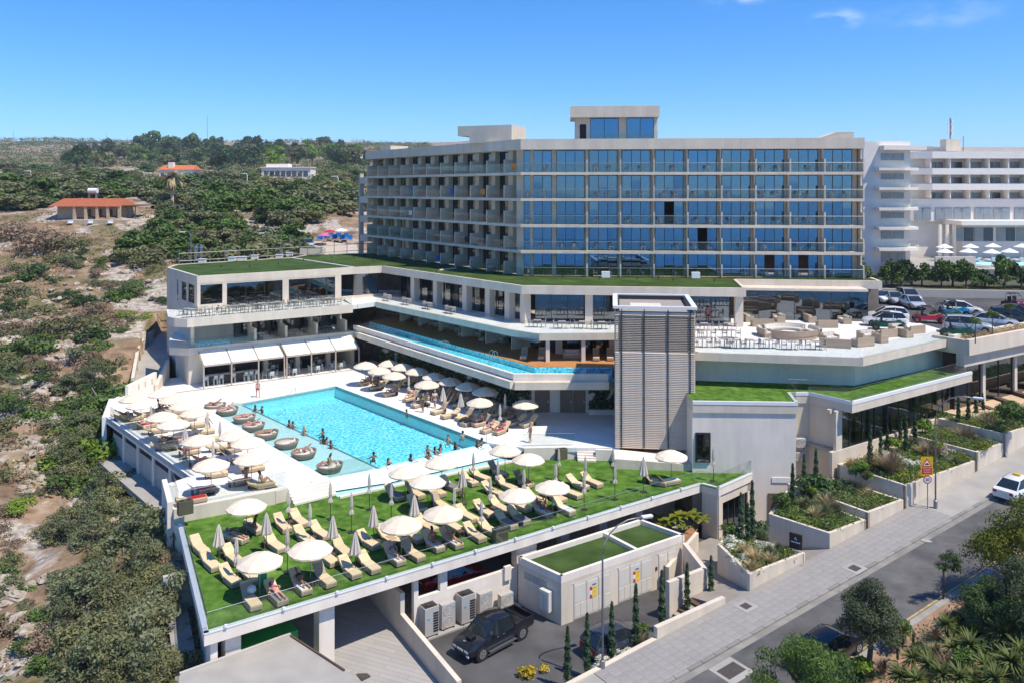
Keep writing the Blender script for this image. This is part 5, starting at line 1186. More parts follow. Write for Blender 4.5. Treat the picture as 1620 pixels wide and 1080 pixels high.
def pose(kind):
    J = {}
    def arm(s_, sg, el, wr, hd):
        J['el' + s_], J['wr' + s_], J['hd' + s_] = el, wr, hd
        d = (Vector(hd) - Vector(wr)).normalized(); J['fg' + s_] = tuple(Vector(hd) + d * .1); J['th' + s_] = tuple(Vector(hd) + d * .03 + Vector((.06, 0, .01)))
    if kind in ('stand', 'walk', 'swim', 'tube'):
        J.update(pelvis=(0, 0, .96 if kind != 'swim' else 1.06), waist=(0, 0, 1.12 if kind != 'swim' else 1.18), chest=(0, 0, 1.33), neck=(.01, 0, 1.50), head=(.02, 0, 1.62), crown=(.01, 0, 1.71), nose=(.115, 0, 1.63))
        for s_, sg in (('L', 1), ('R', -1)):
            w = .16 * sg if kind == 'walk' else 0
            J['sh' + s_] = (0, .18 * sg, 1.42)
            if kind == 'swim': arm(s_, sg, (.14, .34 * sg, 1.25), (.36, .42 * sg, 1.18), (.44, .42 * sg, 1.18))
            else: arm(s_, sg, (-.03 - w, .25 * sg, 1.14), (.05 - w * 1.5, .27 * sg, .9), (.07 - w * 1.6, .27 * sg, .82))
            if kind == 'swim':
                J['hp' + s_] = (.02, .1 * sg, 1.02); J['kn' + s_] = (.3, .16 * sg, 1.0); J['an' + s_] = (.1, .2 * sg, .8); J['to' + s_] = (.14, .22 * sg, .72); continue
            J['hp' + s_] = (w * .3, .1 * sg, .9); J['kn' + s_] = (.03 + w, .105 * sg, .5); J['an' + s_] = (w * 1.3 - .02, .11 * sg, .09); J['to' + s_] = (.14 + w * 1.3, .13 * sg, .04)
    elif kind in ('lie', 'recline', 'sit'):
        t = {'lie': R(8), 'recline': R(34), 'sit': R(78)}[kind]; c, s = math.cos(t), math.sin(t)
        def T(l, h=0, y=0): return (-.0 - l * c - h * s, y, .13 + l * s + h * c)
        J.update(pelvis=(0, 0, .13), waist=T(.16), chest=T(.38, .01), neck=T(.55, .03), head=T(.68, .06), crown=T(.77, .06), nose=T(.69, .15))
        for s_, sg in (('L', 1), ('R', -1)):
            J['sh' + s_] = T(.47, 0, .18 * sg)
            e = T(.26, .08, .3 * sg); w = T(.04, .16, .22 * sg); h = T(-.03, .17, .18 * sg); arm(s_, sg, e, w, h)
            J['hp' + s_] = (.04, .1 * sg, .12)
            bent = (s_ == 'R' and kind != 'lie') or kind == 'sit'
            J['kn' + s_] = (.42, .12 * sg, .36) if bent else (.47, .11 * sg, .12)
            J['an' + s_] = (.62, .12 * sg, .06) if bent else (.9, .12 * sg, .07); J['to' + s_] = (.76, .13 * sg, .05) if bent else (.95, .15 * sg, .18)
    return J
PM = {}
def get_pose(k):
    if k in PM: return PM[k]
    J = pose(k); body = skin_mesh('person', J, BE, BR, 'pelvis')
    hd = Vector(J['head']); cr = Vector(J['crown']); ax = (cr - hd).normalized(); fw = (Vector(J['nose']) - hd).normalized()
    def hair(long):
        g = MB(); n = 10; vs = []; fs = []; sd_ = ax.cross(fw)
        prof = [(.0, .145), (.07, .125), (.105, .07), (.112, .0)] + ([(.10, -.1), (.085, -.2), (.05, -.25)] if long else [(.09, -.06)])
        for r, h in prof:
            for i in range(n):
                a = 2 * math.pi * i / n; bk = .02 if h > 0 else .045
                f_ = math.cos(a) * r; f_ = min(f_, .05 if h < .05 else 1)
                vs.append(hd + ax * (h + .045) + fw * (f_ - bk) + sd_ * math.sin(a) * r)
        for i in range(len(prof) - 1):
            for j in range(n): fs.append((i * n + j, i * n + (j + 1) % n, (i + 1) * n + (j + 1) % n, (i + 1) * n + j))
        return g.add(vs, fs).mesh('hair', None, smooth=True)
    Js = {'pelvis': J['pelvis'], 'waist': tuple(Vector(J['pelvis']).lerp(Vector(J['waist']), .45))}; Es = [('pelvis', 'waist')]; rs = dict(pelvis=.148, waist=.135)
    for s_ in 'LR':
        Js['hp' + s_] = J['hp' + s_]; Js['m' + s_] = tuple(Vector(J['hp' + s_]).lerp(Vector(J['kn' + s_]), .45)); Es += [('pelvis', 'hp' + s_), ('hp' + s_, 'm' + s_)]; rs['hp' + s_] = .112; rs['m' + s_] = .1
    shorts = skin_mesh('shorts', Js, Es, rs, 'pelvis')
    Jb = {'pelvis': J['pelvis'], 'waist': tuple(Vector(J['pelvis']).lerp(Vector(J['waist']), .15))}
    Eb = [('pelvis', 'waist')]; rb = dict(pelvis=.142, waist=.132)
    for s_ in 'LR': Jb['hp' + s_] = tuple(Vector(J['hp' + s_]).lerp(Vector(J['kn' + s_]), .06)); Eb.append(('pelvis', 'hp' + s_)); rb['hp' + s_] = .107
    brief = skin_mesh('swimsuit', Jb, Eb, rb, 'pelvis')
    Jt = {'waist': J['waist'], 'chest': J['chest'], 'top': tuple(Vector(J['chest']).lerp(Vector(J['neck']), .5))}; Et = [('waist', 'chest'), ('chest', 'top')]; rt = dict(waist=.135, chest=(.172, .145), top=.1)
    for s_ in 'LR': Jt['sh' + s_] = J['sh' + s_]; Jt['u' + s_] = tuple(Vector(J['sh' + s_]).lerp(Vector(J['el' + s_]), .6)); Et += [('chest', 'sh' + s_), ('sh' + s_, 'u' + s_)]; rt['sh' + s_] = .075; rt['u' + s_] = .062
    shirt = skin_mesh('shirt', Jt, Et, rt, 'chest')
    bra = MB().lathe([(.158, -.06), (.17, .0), (.155, .06)], 14, sy=.8 if k == 'x' else 1, cap=False)
    cv = Vector(J['chest']); up = (Vector(J['neck']) - cv).normalized(); q = up.to_track_quat('Z', 'X').to_matrix()
    bra.v = [tuple(cv + q @ Vector((v[0], v[1], v[2]))) for v in bra.v]
    bra = bra.mesh('swim_top', None, smooth=True)
    PM[k] = dict(body=body, hs=hair(False), hl=hair(True), shorts=shorts, brief=brief, shirt=shirt, bra=bra); return PM[k]
SK = [mat('skin_light', (.56, .33, .23), .6, .05), mat('skin_tan', (.42, .22, .13), .6, .05), mat('skin_brown', (.27, .135, .08), .6, .05), mat('skin_pink', (.60, .31, .24), .6, .05)]
HR = [mat('hair_black', (.015, .012, .01), .5), mat('hair_brown', (.07, .035, .018), .5), mat('hair_blond', (.42, .27, .11), .5), mat('hair_grey', (.3, .29, .28), .6)]
CLO = {k: mat('cloth_' + k, v, .9) for k, v in dict(red=(.5, .02, .03), blue=(.03, .12, .42), black=(.015, .015, .02), white=(.75, .74, .72), green=(.03, .3, .14), pink=(.6, .12, .28), teal=(.03, .32, .38), orange=(.65, .22, .04), navy=(.02, .03, .09), yellow=(.7, .5, .06)).items()}
def person(p, rz, k, sk=0, hr=1, lab='', suit='black', top=None, long_=False, shirt=None, sc=1., group=None):
    m = get_pose(k); o = mobj('person', m['body'].copy() if False else m['body'], None, p, rz, sc)
    def setm(ob, mt):
        if not ob.data.materials: ob.data.materials.append(None)
        ob.material_slots[0].link = 'OBJECT'; ob.material_slots[0].material = mt
    setm(o, SK[sk]); tag(o, lab, 'person', group)
    h = sub('hair', m['hl' if long_ else 'hs'], o); setm(h, HR[hr])
    c = sub('swimsuit' if top or long_ else 'shorts', m['brief' if (top or long_) else 'shorts'], o); setm(c, CLO[suit])
    if top: t = sub('swim_top', m['bra'], o); setm(t, CLO[top])
    if shirt: t = sub('shirt', m['shirt'], o); setm(t, CLO[shirt])
    return o
def footp(px, py, z): return P(px, py, z)
person(footp(408, 628, .004), R(-60), 'walk', 3, 3, 'bald tanned man in red shorts walking along the far pool edge', 'red')
person(footp(839, 699.5, .004), R(-150), 'stand', 0, 2, 'woman in a pale bikini standing on the white deck left of the tower', 'white', 'white', True)
person(footp(297, 728, .004), R(-60), 'stand', 1, 1, 'man in blue shorts standing between loungers on the left deck', 'blue')
person(footp(329, 683, .004), R(30), 'walk', 1, 0, 'waiter in white shirt and blue shorts walking beside the tanning shelf', 'blue', shirt='white')
person(footp(389.5, 767, .004), R(160), 'stand', 1, 1, 'woman in a dark bikini standing at the loungers near the stairs', 'black', 'black', True)
person(footp(861.5, 799, ZG + .01), R(-120), 'stand', 1, 1, 'man in red shorts standing under a parasol on the lawn', 'red')
person(footp(669, 651.5, .004), R(-140), 'stand', 2, 2, 'woman in a yellow bikini standing at the pool edge', 'yellow', 'yellow', True)
person(footp(688, 645, .004), R(-100), 'walk', 1, 2, 'person in white shirt between the loungers by the green wall', 'white', shirt='white')
person(footp(225, 672, .004), R(120), 'stand', 2, 0, 'person with dark hair at the outer corner of the left deck', 'navy', long_=True, top='navy') if False else None
SW = [(404, 648, 60), (414.4, 649, -120), (457.8, 672, 20), (463.5, 674.5, 40), (481, 684, 0), (510.5, 686, 150), (512, 698, 80), (517, 699, 60), (523.5, 705, 20), (591, 725, 120), (614.4, 735, -40), (643.3, 654, 40), (650, 729, 60), (676.7, 718, -60), (696.7, 716, 200),
      (678, 724, 90), (688.4, 718, 10), (709, 697, -100), (720.4, 709, 40), (732, 692, 120), (755, 706, 30), (762, 704, 170)]
for i, (x, y, a) in enumerate(SW):
    p = P(x, y, -.1); up = .42 + .22 * rr.random()
    if i in (13, 14): up = .75
    p.z = -.1 + up * .9 - 1.71
    person(p, R(a), 'swim', rr.randrange(3), rr.choice([0, 0, 1, 1]) if i != 4 else 2, '%s in the big pool, %s head from the left' % (['swimmer with wet dark hair', 'bather standing in the water', 'swimmer with bare shoulders'][i % 3], ordn(sorted(range(len(SW)), key=lambda q: SW[q][0]).index(i))), ['black', 'blue', 'red', 'green'][i % 4], None if i % 2 else 'black', i % 2 == 0, group='bathers in the pool')
NM = ['black', 'pink', 'blue', 'red', 'teal', 'orange', 'white', 'green']
for i, (b, p) in enumerate(BEDS):
    if i == 5: continue
    a = b.rotation_euler.z
    person(p + Vector((.12 * math.cos(a), .12 * math.sin(a), .45)), a, ['recline', 'recline', 'lie', 'recline', 'lie', 'x', 'recline', 'sit'][i], [1, 0, 3, 3, 1, 0, 1, 1][i], [0, 1, 3, 2, 1, 0, 1, 0][i], 'sunbather on the basket daybed, %s daybed from the far end' % ORD[i], NM[i], NM[i] if i % 2 else None, i % 2 == 1, group='sunbathers on the daybeds')
def on_lounger(p, az, k, sk, hr, lab, suit, top=None, long_=False, dx=.12, sc=1., shirt=None):
    return person(Vector(p) + Vector((math.cos(az) * dx, math.sin(az) * dx, .37)), az, k, sk, hr, lab, suit, top, long_, shirt, sc)
for i, (j, k, sk, hr, lab, su, tp_, lg_) in enumerate(((12, 'lie', 3, 1, 'sunbather on pink towel in front of the nearest parasol', 'pink', 'pink', True), (13, 'recline', 2, 0, 'woman in dark dress reclining on a lounger at the front of the lawn', 'black', 'black', True),
        (21, 'recline', 0, 1, 'reader in a blue swimsuit on a lounger near the glass edge', 'blue', 'blue', True), (50, 'sit', 2, 0, 'woman with tied hair sitting on a lounger below a parasol', 'black', 'orange', False),
        (41, 'recline', 2, 0, 'man with a blue towel reclining beside the man in red', 'blue', None, False), (32, 'recline', 1, 1, 'sunbather in a pale towel on a lounger by the green glass', 'blue', 'white', True), (51, 'recline', 1, 1, 'sunbather hidden under the large lawn parasol', 'orange', None, False))):
    on_lounger(LAWN_POS[j], AZL, k, sk, hr, lab, su, tp_, lg_)
p = P(371, 845, ZG + .42); on_lounger((p.x, p.y, ZG), R(-30), 'lie', 3, 1, 'sunbather lying flat under the leftmost lawn parasol', 'navy', 'navy', True)
p = P(404, 834, ZG + .4); on_lounger((p.x, p.y, ZG), R(-160), 'sit', 2, 0, 'person in dark clothes sitting under the leftmost lawn parasol', 'black', None, True, shirt='navy')
for i, j in enumerate((0, 1, 3, 5, 7, 8, 10, 13, 14, 17, 20, 21, 23, 25)):
    on_lounger(DECKR_POS[j], R(-133), rr.choice(['recline', 'sit', 'lie', 'recline']), rr.randrange(4), rr.randrange(3), 'sunbather on a lounger between pool and green wall, %s sunbather from the left there' % ORD[sorted((0, 1, 3, 5, 7, 8, 10, 13, 14, 17, 20, 21, 23, 25), key=lambda q: deck_r[q][0]).index(j)], NM[i % 8], NM[(i * 3) % 8] if i % 2 else None, i % 2 == 1)
LJ = (0, 2, 4, 5, 9, 11, 12, 15, 17, 18)
for i, j in enumerate(LJ):
    on_lounger(DECKL_POS[j], R(33), rr.choice(['recline', 'sit', 'lie']), rr.randrange(4), rr.randrange(3), 'sunbather on the left pool deck, %s sunbather from the left there' % ORD[sorted(LJ, key=lambda q: deck_l[q][0]).index(j)], NM[(i + 3) % 8], NM[(i * 5) % 8] if i % 2 else None, i % 2 == 1)
# person seated on the terrace by the doors
person(P(1120, 512, ZT), R(-90), 'stand', 1, 0, 'guest in a pink top inside the terrace doorway right of the tower', 'black', shirt='pink')
person(P(1135, 511, ZT), R(-70), 'stand', 1, 0, 'guest in dark clothes inside the terrace doorway right of the tower', 'navy', shirt='black')
person(A.p(3.2, -3.4, 0), R(20), 'stand', 0, 1, 'barman in a white shirt behind the pool bar', 'black', shirt='white')
person(A.p(9.2, -4.2, -.3), R(40), 'stand', 0, 3, 'guest in a white shirt at the pool restaurant tables', 'navy', shirt='white', sc=.95)
# small things lying about
bag = MB().lathe([(.18, 0), (.26, .1), (.24, .28), (.12, .36)], 10).mesh('beach_bag', CLO['white'], smooth=True)
p = P(398, 936, ZG + .4); mobj('beach_bag', bag, None, (p.x, p.y, ZG + .40), 0); tag(bpy.data.objects['beach_bag'], 'white beach bag on the lounger at the front left of the lawn', 'bag')
tw_ = MB(); n_ = 6
for i in range(n_): tw_.quad((i * .08, .03 * (i % 2), 0), ((i + 1) * .08, .03 * ((i + 1) % 2), 0), ((i + 1) * .08, .03 * ((i + 1) % 2), 1.0), (i * .08, .03 * (i % 2), 1.0))
o = tw_.build('hanging_towel', CLO['green'], label='green towel hanging below the nearest open parasol', cat='towel'); p = P(408, 914, ZG + .9); o.location = (p.x, p.y, ZG + .45); o.rotation_euler.z = R(20)
# ================================================================== terrace furniture
def chair_mesh(m, back=.85, arms=True):
    g = MB(); g.box((0, 0, .45), (.46, .46, .05)); g.box((-.22, 0, back - .1), (.04, .44, .22)); g.box((-.22, 0, .56), (.035, .44, .08))
    for x in (-.21, .21):
        for y in (-.21, .21): g.box((x, y, (.65 if x > 0 else back) / 2), (.035, .035, .65 if x > 0 else back))
    if arms:
        for y in (-.22, .22): g.box((0, y, .655), (.44, .04, .03))
    return g.mesh('chair', m)
def table_mesh(m, w=.75):
    g = MB(); g.box((0, 0, .735), (w, w, .035)); g.box((0, 0, .37), (.07, .07, .7)); g.box((0, 0, .02), (.5, .09, .04)); g.box((0, 0, .022), (.09, .5, .04)); return g.mesh('dining_table', m)
M_chg = mat('grey_woven_chair', (.33, .30, .27), .8, .15, 8, rnd=.1); M_tabg = mat('grey_table_top', (.33, .30, .275), .6, .08, rnd=.06)
M_chb = mat('mint_director_chair', (.52, .58, .55), .9, .05)
CH, TB, CHB = chair_mesh(M_chg), table_mesh(M_tabg), chair_mesh(M_chb)
stool = MB(); stool.box((0, 0, .75), (.42, .42, .06)); stool.box((-.2, 0, .98), (.04, .42, .3))
for x in (-.19, .19):
    for y in (-.19, .19): stool.box((x, y, .37), (.04, .04, .74))
STL = stool.mesh('bar_stool', M_chb)
def dining(lst, zl, rz, tl, cl, tg, cg, cm=None, off=.62, per=2):
    ts, cs = [], []
    for p in lst:
        a = rz + rr.uniform(-.15, .15); ts.append(mobj('dining_table', TB, None, (p[0], p[1], zl + .002), a))
        for k in range(per):
            b = a + math.pi * k if per == 2 else a + math.pi / 2 * k
            cs.append(mobj('chair', cm or CH, None, (p[0] + off * math.cos(b), p[1] + off * math.sin(b), zl + .002), b + math.pi + rr.uniform(-.25, .25)))
    rect_lab(ts, tl, 'table', tg); rect_lab(cs, cl, 'chair', cg)
dining([A.p(s + rr.uniform(-.1, .1), o) for o in (-4.3, -2.4) for s in (-1.6, .3, 2.5, 4.5, 6.5, 8.5, 10.6, 12.6, 14.6)], ZT, A.rz, 'grey cafe table on the restaurant terrace, %s from the left', 'grey cafe chair on the restaurant terrace, %s from the left', 'restaurant terrace tables', 'restaurant terrace chairs', per=2)
dining([P(x, y, ZT) for x, y in ((1114, 523), (1118.5, 534.5), (1111, 549), (1151, 523), (1157, 534.5), (1146, 549), (1165, 551), (1186, 551), (1216.7, 551), (1252, 553), (1290, 553))], ZT, 0, 'slim cafe table on the lounge terrace right of the tower, %s from the left', 'slim cafe chair on the lounge terrace right of the tower, %s from the left', 'lounge terrace tables', 'lounge terrace chairs')
dining([P(x, y, ZT) for x, y in ((850, 518), (889, 520), (922, 520), (952, 521))], ZT, 0, 'cafe table on the white terrace left of the tower, %s from the left', 'cafe chair on the white terrace left of the tower, %s from the left', 'terrace tables left of the tower', 'terrace chairs left of the tower')
dining([CL.p(s, -1.4) for s in (3.5, 8, 12.5, 17)], ZT, CL.rz, 'cafe table behind the long glass balustrade, %s from the left', 'cafe chair behind the long glass balustrade, %s from the left', 'long terrace tables', 'long terrace chairs')
dining([A.p(s, o) for s, o in ((7, -4.2), (9.6, -4.2), (12.4, -4.2), (15.2, -4.2), (8.2, -.8), (11, -.8), (14, -.8))], .003, A.rz, 'table under the white awnings of the pool bar, %s from the left', 'pale director chair under the white awnings, %s from the left', 'awning tables', 'awning chairs', cm=CHB, per=4)
dining([A.p(s, -1.7) for s in (6.6, 10.8, 14.6)], ZM, A.rz, 'table on the middle floor balcony above the awnings, %s from the left', 'chair on the middle floor balcony above the awnings, %s from the left', 'middle balcony tables', 'middle balcony chairs')
dining([A.p(s, o) for s in (5, 7.5, 12, 14) for o in (2.5, 5)], ZT, A.rz, 'table inside the glazed restaurant, %s from the left', 'chair inside the glazed restaurant, %s from the left', 'indoor tables', 'indoor chairs')
rect_lab([mobj('bar_stool', STL, None, A.p(s, -4.55, .003), A.rz + R(90)) for s in (-.1, .9, 1.5, 2.8, 4.2, 4.75, 5.4)], 'mint bar stool at the pool bar under the awnings, %s from the left', 'bar stool', 'pool bar stools')
bc = empty('bar_counter', A.p(2.6, -3.8, 0), 'dark pool bar counter under the left awnings', 'bar counter'); g = MB(); A.bar(g, -.2, 5.6, -4.0, -3.5, 0, 1.0); g.build('front', M_fab, bc); g = MB(); A.bar(g, -.3, 5.7, -4.1, -3.4, 1.0, 1.06); g.build('top', M_grey, bc)
# balcony sets on the hotel front
bch = []
for fl, z in enumerate(HF):
    for b in range(10):
        for k in range(2):
            if rr.random() < .72: bch.append(mobj('balcony_chair', CH, None, RWf.p(.15 + b * BW + .6 + k * 1.5 + rr.uniform(0, .5), .75, z + .042), rr.uniform(0, 6), .95))
    for b in range(10):
        if rr.random() < .7: bch.append(mobj('balcony_chair', CH, None, LWf.p(LWf.L - 3.4 - b * 3.63 - 2.4 + rr.uniform(-.5, .5), .8, z + .042), rr.uniform(0, 6), .95))
BK = {}
for o in bch:
    zf_ = min(range(5), key=lambda i: abs(HF[i] - o.location.z)); fn = ['lowest', 'second', 'third', 'fourth', 'top'][zf_]
    BK[o.name] = (zf_, proj(o.location)[0])
for zf_ in range(5):
    l = sorted([o for o in bch if BK[o.name][0] == zf_], key=lambda o: BK[o.name][1])
    for i, o in enumerate(l): tag(o, 'dark balcony chair on the %s floor of the hotel, %s from the left' % (['lowest', 'second', 'third', 'fourth', 'top'][zf_], ordn(i)), 'chair', 'hotel balcony chairs')
drying = [(0, 4, CLO['blue']), (3, 3, CLO['blue']), (3, 6, CLO['teal']), (2, 6, CLO['white']), (4, 9, CLO['orange']), (1, 2, CLO['black']), (3, 1, CLO['orange'])]
for i, (fl, b, m_) in enumerate(drying):
    z = HF[fl]; g = MB(); f = LWf; s = LWf.L - 3.4 - b * 3.63 - 1.2 if b < 9 else LWf.L - 1.8
    f.bar(g, s, s + .9, -.0, .05, z + .45, z + 1.1); g.build('drying_towel', m_, label='%s towel drying on a %s floor balcony of the shaded hotel wing' % (['blue', 'bright blue', 'teal', 'white', 'orange', 'black', 'folded orange'][i], ['lowest', 'second', 'third', 'fourth', 'top'][fl]), cat='towel')
# sofas
def arc_sofa(a0, a1, r, label, c, n=12):
    e = empty('curved_sofa', c, label, 'sofa'); c = Vector(c)
    def ring(rs, mt, nm):
        g = MB(); vs = []; fs = []; m = len(rs)
        for i in range(n + 1):
            a = lerp(a0, a1, i / n)
            for q, z in rs: vs.append((c.x + q * math.cos(a), c.y + q * math.sin(a), c.z + z))
        for i in range(n):
            for k in range(m): fs.append((i * m + k, i * m + (k + 1) % m, (i + 1) * m + (k + 1) % m, (i + 1) * m + k))
        fs += [tuple(reversed(range(m))), tuple(range(n * m, (n + 1) * m))]
        g.add(vs, fs).build(nm, mt, e)
    ring([(r - .8, .02), (r, .02), (r, .35), (r - .8, .35)], M_wick, 'base'); ring([(r - .12, .35), (r + .06, .35), (r + .08, .82), (r - .1, .82)], M_wick, 'back')
    ring([(r - .82, .355), (r - .14, .355), (r - .14, .48), (r - .82, .48)], M_cushw, 'seat_cushion'); ring([(r - .30, .485), (r - .125, .485), (r - .11, .78), (r - .22, .78)], M_cushw, 'back_cushion')
    return e
c = P(1248, 531, ZT); c.z = ZT + .003
arc_sofa(R(35), R(145), 2.5, 'long curved wicker sofa at the back of the round lounge', c); arc_sofa(R(150), R(205), 2.9, 'curved wicker sofa at the left of the round lounge', c); arc_sofa(R(-25), R(30), 2.9, 'curved wicker sofa at the right of the round lounge', c); arc_sofa(R(215), R(325), 2.6, 'long curved wicker sofa at the front of the round lounge', c)
g = MB(); e = empty('round_coffee_table', c, 'round wicker coffee table inside the ring of curved sofas', 'table'); g.lathe([(.7, 0), (.72, .36)], 20, c=c).build('drum', M_wick, e); MB().lathe([(.75, .361), (.75, .4)], 20, c=c).build('top', M_cushw, e)
def sofa(p, rz, w, label, d=.85):
    e = empty('wicker_sofa', (0, 0, 0), label, 'sofa')
    MB().box((0, 0, .18), (w, d, .34)).build('base', M_wick, e, bevel=.02); MB().box((0, d / 2 - .09, .55), (w, .18, .46)).build('back', M_wick, e, bevel=.02)
    for s in (-1, 1): MB().box((s * (w / 2 - .09), -.09, .47), (.18, d - .18, .3)).build('arm', M_wick, e, bevel=.02)
    n = max(1, round(w / .8)); cw = (w - .4) / n
    for i in range(n):
        MB().box((-w / 2 + .2 + cw * (i + .5), -.1, .41), (cw - .02, d - .22, .12)).build('seat_cushion', M_cushw, e, bevel=.03)
        MB().box((-w / 2 + .2 + cw * (i + .5), d / 2 - .25, .6), (cw - .02, .14, .3)).build('back_cushion', M_cushw, e, bevel=.03)
    e.location = (p[0], p[1], p[2] + .003); e.rotation_euler.z = rz; return e
for x, y, a, w, l in ((1211, 504, 0, 2.6, 'back sofa of the left lounge group under the glass'), (1183, 508, 90, 1.7, 'left sofa of the left lounge group under the glass'), (1232, 508, -90, 1.7, 'right sofa of the left lounge group under the glass'), (1206, 516, 180, 2.2, 'front sofa of the left lounge group seen from behind'),
                      (1308, 505, 0, 2.6, 'back sofa of the right lounge group under the glass'), (1281, 509, 90, 1.7, 'left sofa of the right lounge group under the glass'), (1336, 511, -90, 1.7, 'right sofa of the right lounge group under the glass'), (1308, 518, 180, 2.0, 'front sofa of the right lounge group seen from behind'),
                      (1321, 549, 160, 2.6, 'long sofa nearest the terrace corner'), (1312, 540, 20, 1.6, 'small sofa behind the corner sofa'), (1365, 547, 200, 1.9, 'sofa with high arm at the terrace edge'), (1372, 536, 20, 1.8, 'sofa facing the terrace edge'), (1392, 541, 110, 1.2, 'armchair at the terrace edge between two sofas'),
                      (1402, 533, 200, 2.0, 'second sofa along the right terrace edge'), (1420, 525, 20, 1.6, 'armchair in front of the parked cars'), (1447, 527, 205, 2.0, 'rightmost wicker sofa on the terrace'), (1432, 533, 110, 1.2, 'armchair beside the rightmost sofa')):
    sofa(P(x, y, ZT), R(a), w, 'beige wicker ' + l)
for x, y, l in ((876, 497, 'dark sofa with black cushions under the roof, left one'), (902, 497, 'dark sofa with black cushions under the roof, right one')): sofa(P(x, y, ZT), R(180), 1.9, l)
# suites: loungers and daybed on the timber deck
for x, y, a, l in ((829, 562, 200, 'beige lounger on the timber deck left of a column'), (857, 562, 200, 'beige lounger on the timber deck right of a white table'), (943, 563, 200, 'beige lounger on the timber deck, left of the pair by the tower'), (965, 563, 200, 'beige lounger on the timber deck, right of the pair by the tower')):
    p = P(x, y, 5.2); p.z = 4.903; tag(place(LG['u'], USED, p, R(-95)), l, 'sun lounger', 'suite loungers')
for s, i in ((5, 0), (9, 1), (13.5, 2), (17.5, 3), (21.5, 4)):
    p = RM.p(s, -1.5, 4.903); tag(place(LG['u'], USED, p, RM.rz + R(-70)), 'pale lounger on the shaded timber deck of the suites, %s from the left' % ORD[i], 'sun lounger', 'shaded suite loungers')
    sofa(RM.p(s + 1.7, -.6, 4.9), RM.rz, 1.4, 'wicker sofa at the pool suite windows, %s from the left' % ORD[i])
db = P(905, 562, 5.1); sofa((db.x, db.y, 4.9), 0, 1.8, 'dark daybed on the timber deck between two columns')
# ================================================================== services: air conditioners
def ac_unit(p, rz, w, h, tall, label):
    e = empty('air_conditioner', (0, 0, 0), label, 'air conditioner'); d = .76 if tall else .4; M_ac = mat('ac_casing', (.44, .42, .39), .5, .05, rnd=.04)
    MB().box((0, 0, h / 2 + .08), (w, d, h)).build('casing', M_ac, e, bevel=.02)
    for x in (-1, 1): MB().box((x * w * .36, 0, .04), (.08, d + .06, .08)).build('foot', M_dark, e)
    if tall:
        MB().box((0, 0, h + .085), (w * .9, d * .85, .02)).build('top_grille', M_dark, e); MB().lathe([(.27, h + .096), (.27, h + .13)], 18).build('fan_ring', M_dark, e)
        for i in range(8): MB().box((w * .27, -d / 2 - .008, .3 + i * (h - .45) / 8), (w * .36, .016, .1)).build('intake_slot', M_black, e)
        MB().box((-w * .25, -d / 2 - .008, h * .66), (.14, .014, .09)).build('badge', mat('badge_blue', (.03, .35, .7), .5), e)
    else:
        n = 2 if h > 1.1 else 1
        for i in range(n):
            z = .08 + h * (i + .5) / n; g = MB()
            g.tube([(-w * .08 + .31 * math.cos(a), -d / 2 - .01, z + .31 * math.sin(a)) for a in [2 * math.pi * k / 18 for k in range(19)]], .02, 5, cap=False)
            g.build('fan_ring', M_grey, e); g = MB()
            for k in range(12):
                a = 2 * math.pi * k / 12; q = 2 * math.pi / 12 * .8
                g.add([(-w * .08, -d / 2 - .012, z), (-w * .08 + .29 * math.cos(a), -d / 2 - .012, z + .29 * math.sin(a)), (-w * .08 + .29 * math.cos(a + q), -d / 2 - .004, z + .29 * math.sin(a + q))], [(0, 2, 1)])
            g.build('fan_blade', M_grey, e)
        MB().box((w * .4, -d / 2 - .008, h * .88), (.1, .014, .08)).build('badge', mat('badge_blue', (.03, .35, .7), .5), e)
    e.location = p; e.rotation_euler.z = rz
yz = ZP + .02
MB().prism([gL1 + ed * 12.4 - en * .5, gL1 + ed * 19.4 - en * .5, gL1 + ed * 19.4 + en * .44, gL1 + ed * 12.4 + en * .44], ZP, ZP + .1).build('unit_plinth', M_conc, kind='structure')
for s, w, h, t, l in ((12.95, .95, 1.65, True, 'tall grey air conditioner nearest the ramp wall'), (14.2, .95, 1.45, False, 'twin fan air conditioner, second from the ramp wall'), (15.5, 1.0, 1.65, True, 'tall grey air conditioner, third from the ramp wall'), (16.9, .95, 1.35, False, 'twin fan air conditioner behind the pickup'), (18.5, .95, .8, False, 'small single fan air conditioner by the column')):
    q = gL1 + ed * s - en * .02; ac_unit((q.x, q.y, ZP + .1), R(35.2), w, h, t, l)
q = gL1 + ed * 18.9 + en * .36; MB().box((q.x, q.y, -3.0), (.5, .2, .9), rz=R(35)).build('meter_box', M_white, label='white meter box with pipes on the yard wall', cat='cabinet', bevel=.02)
for z, l in ((.35, 'upper air conditioner in the recess of the cream wall'), (-.75, 'lower air conditioner in the recess of the cream wall')):
    ac_unit((23.5, 67.3, z), R(0), 1.0, .75, False, l)
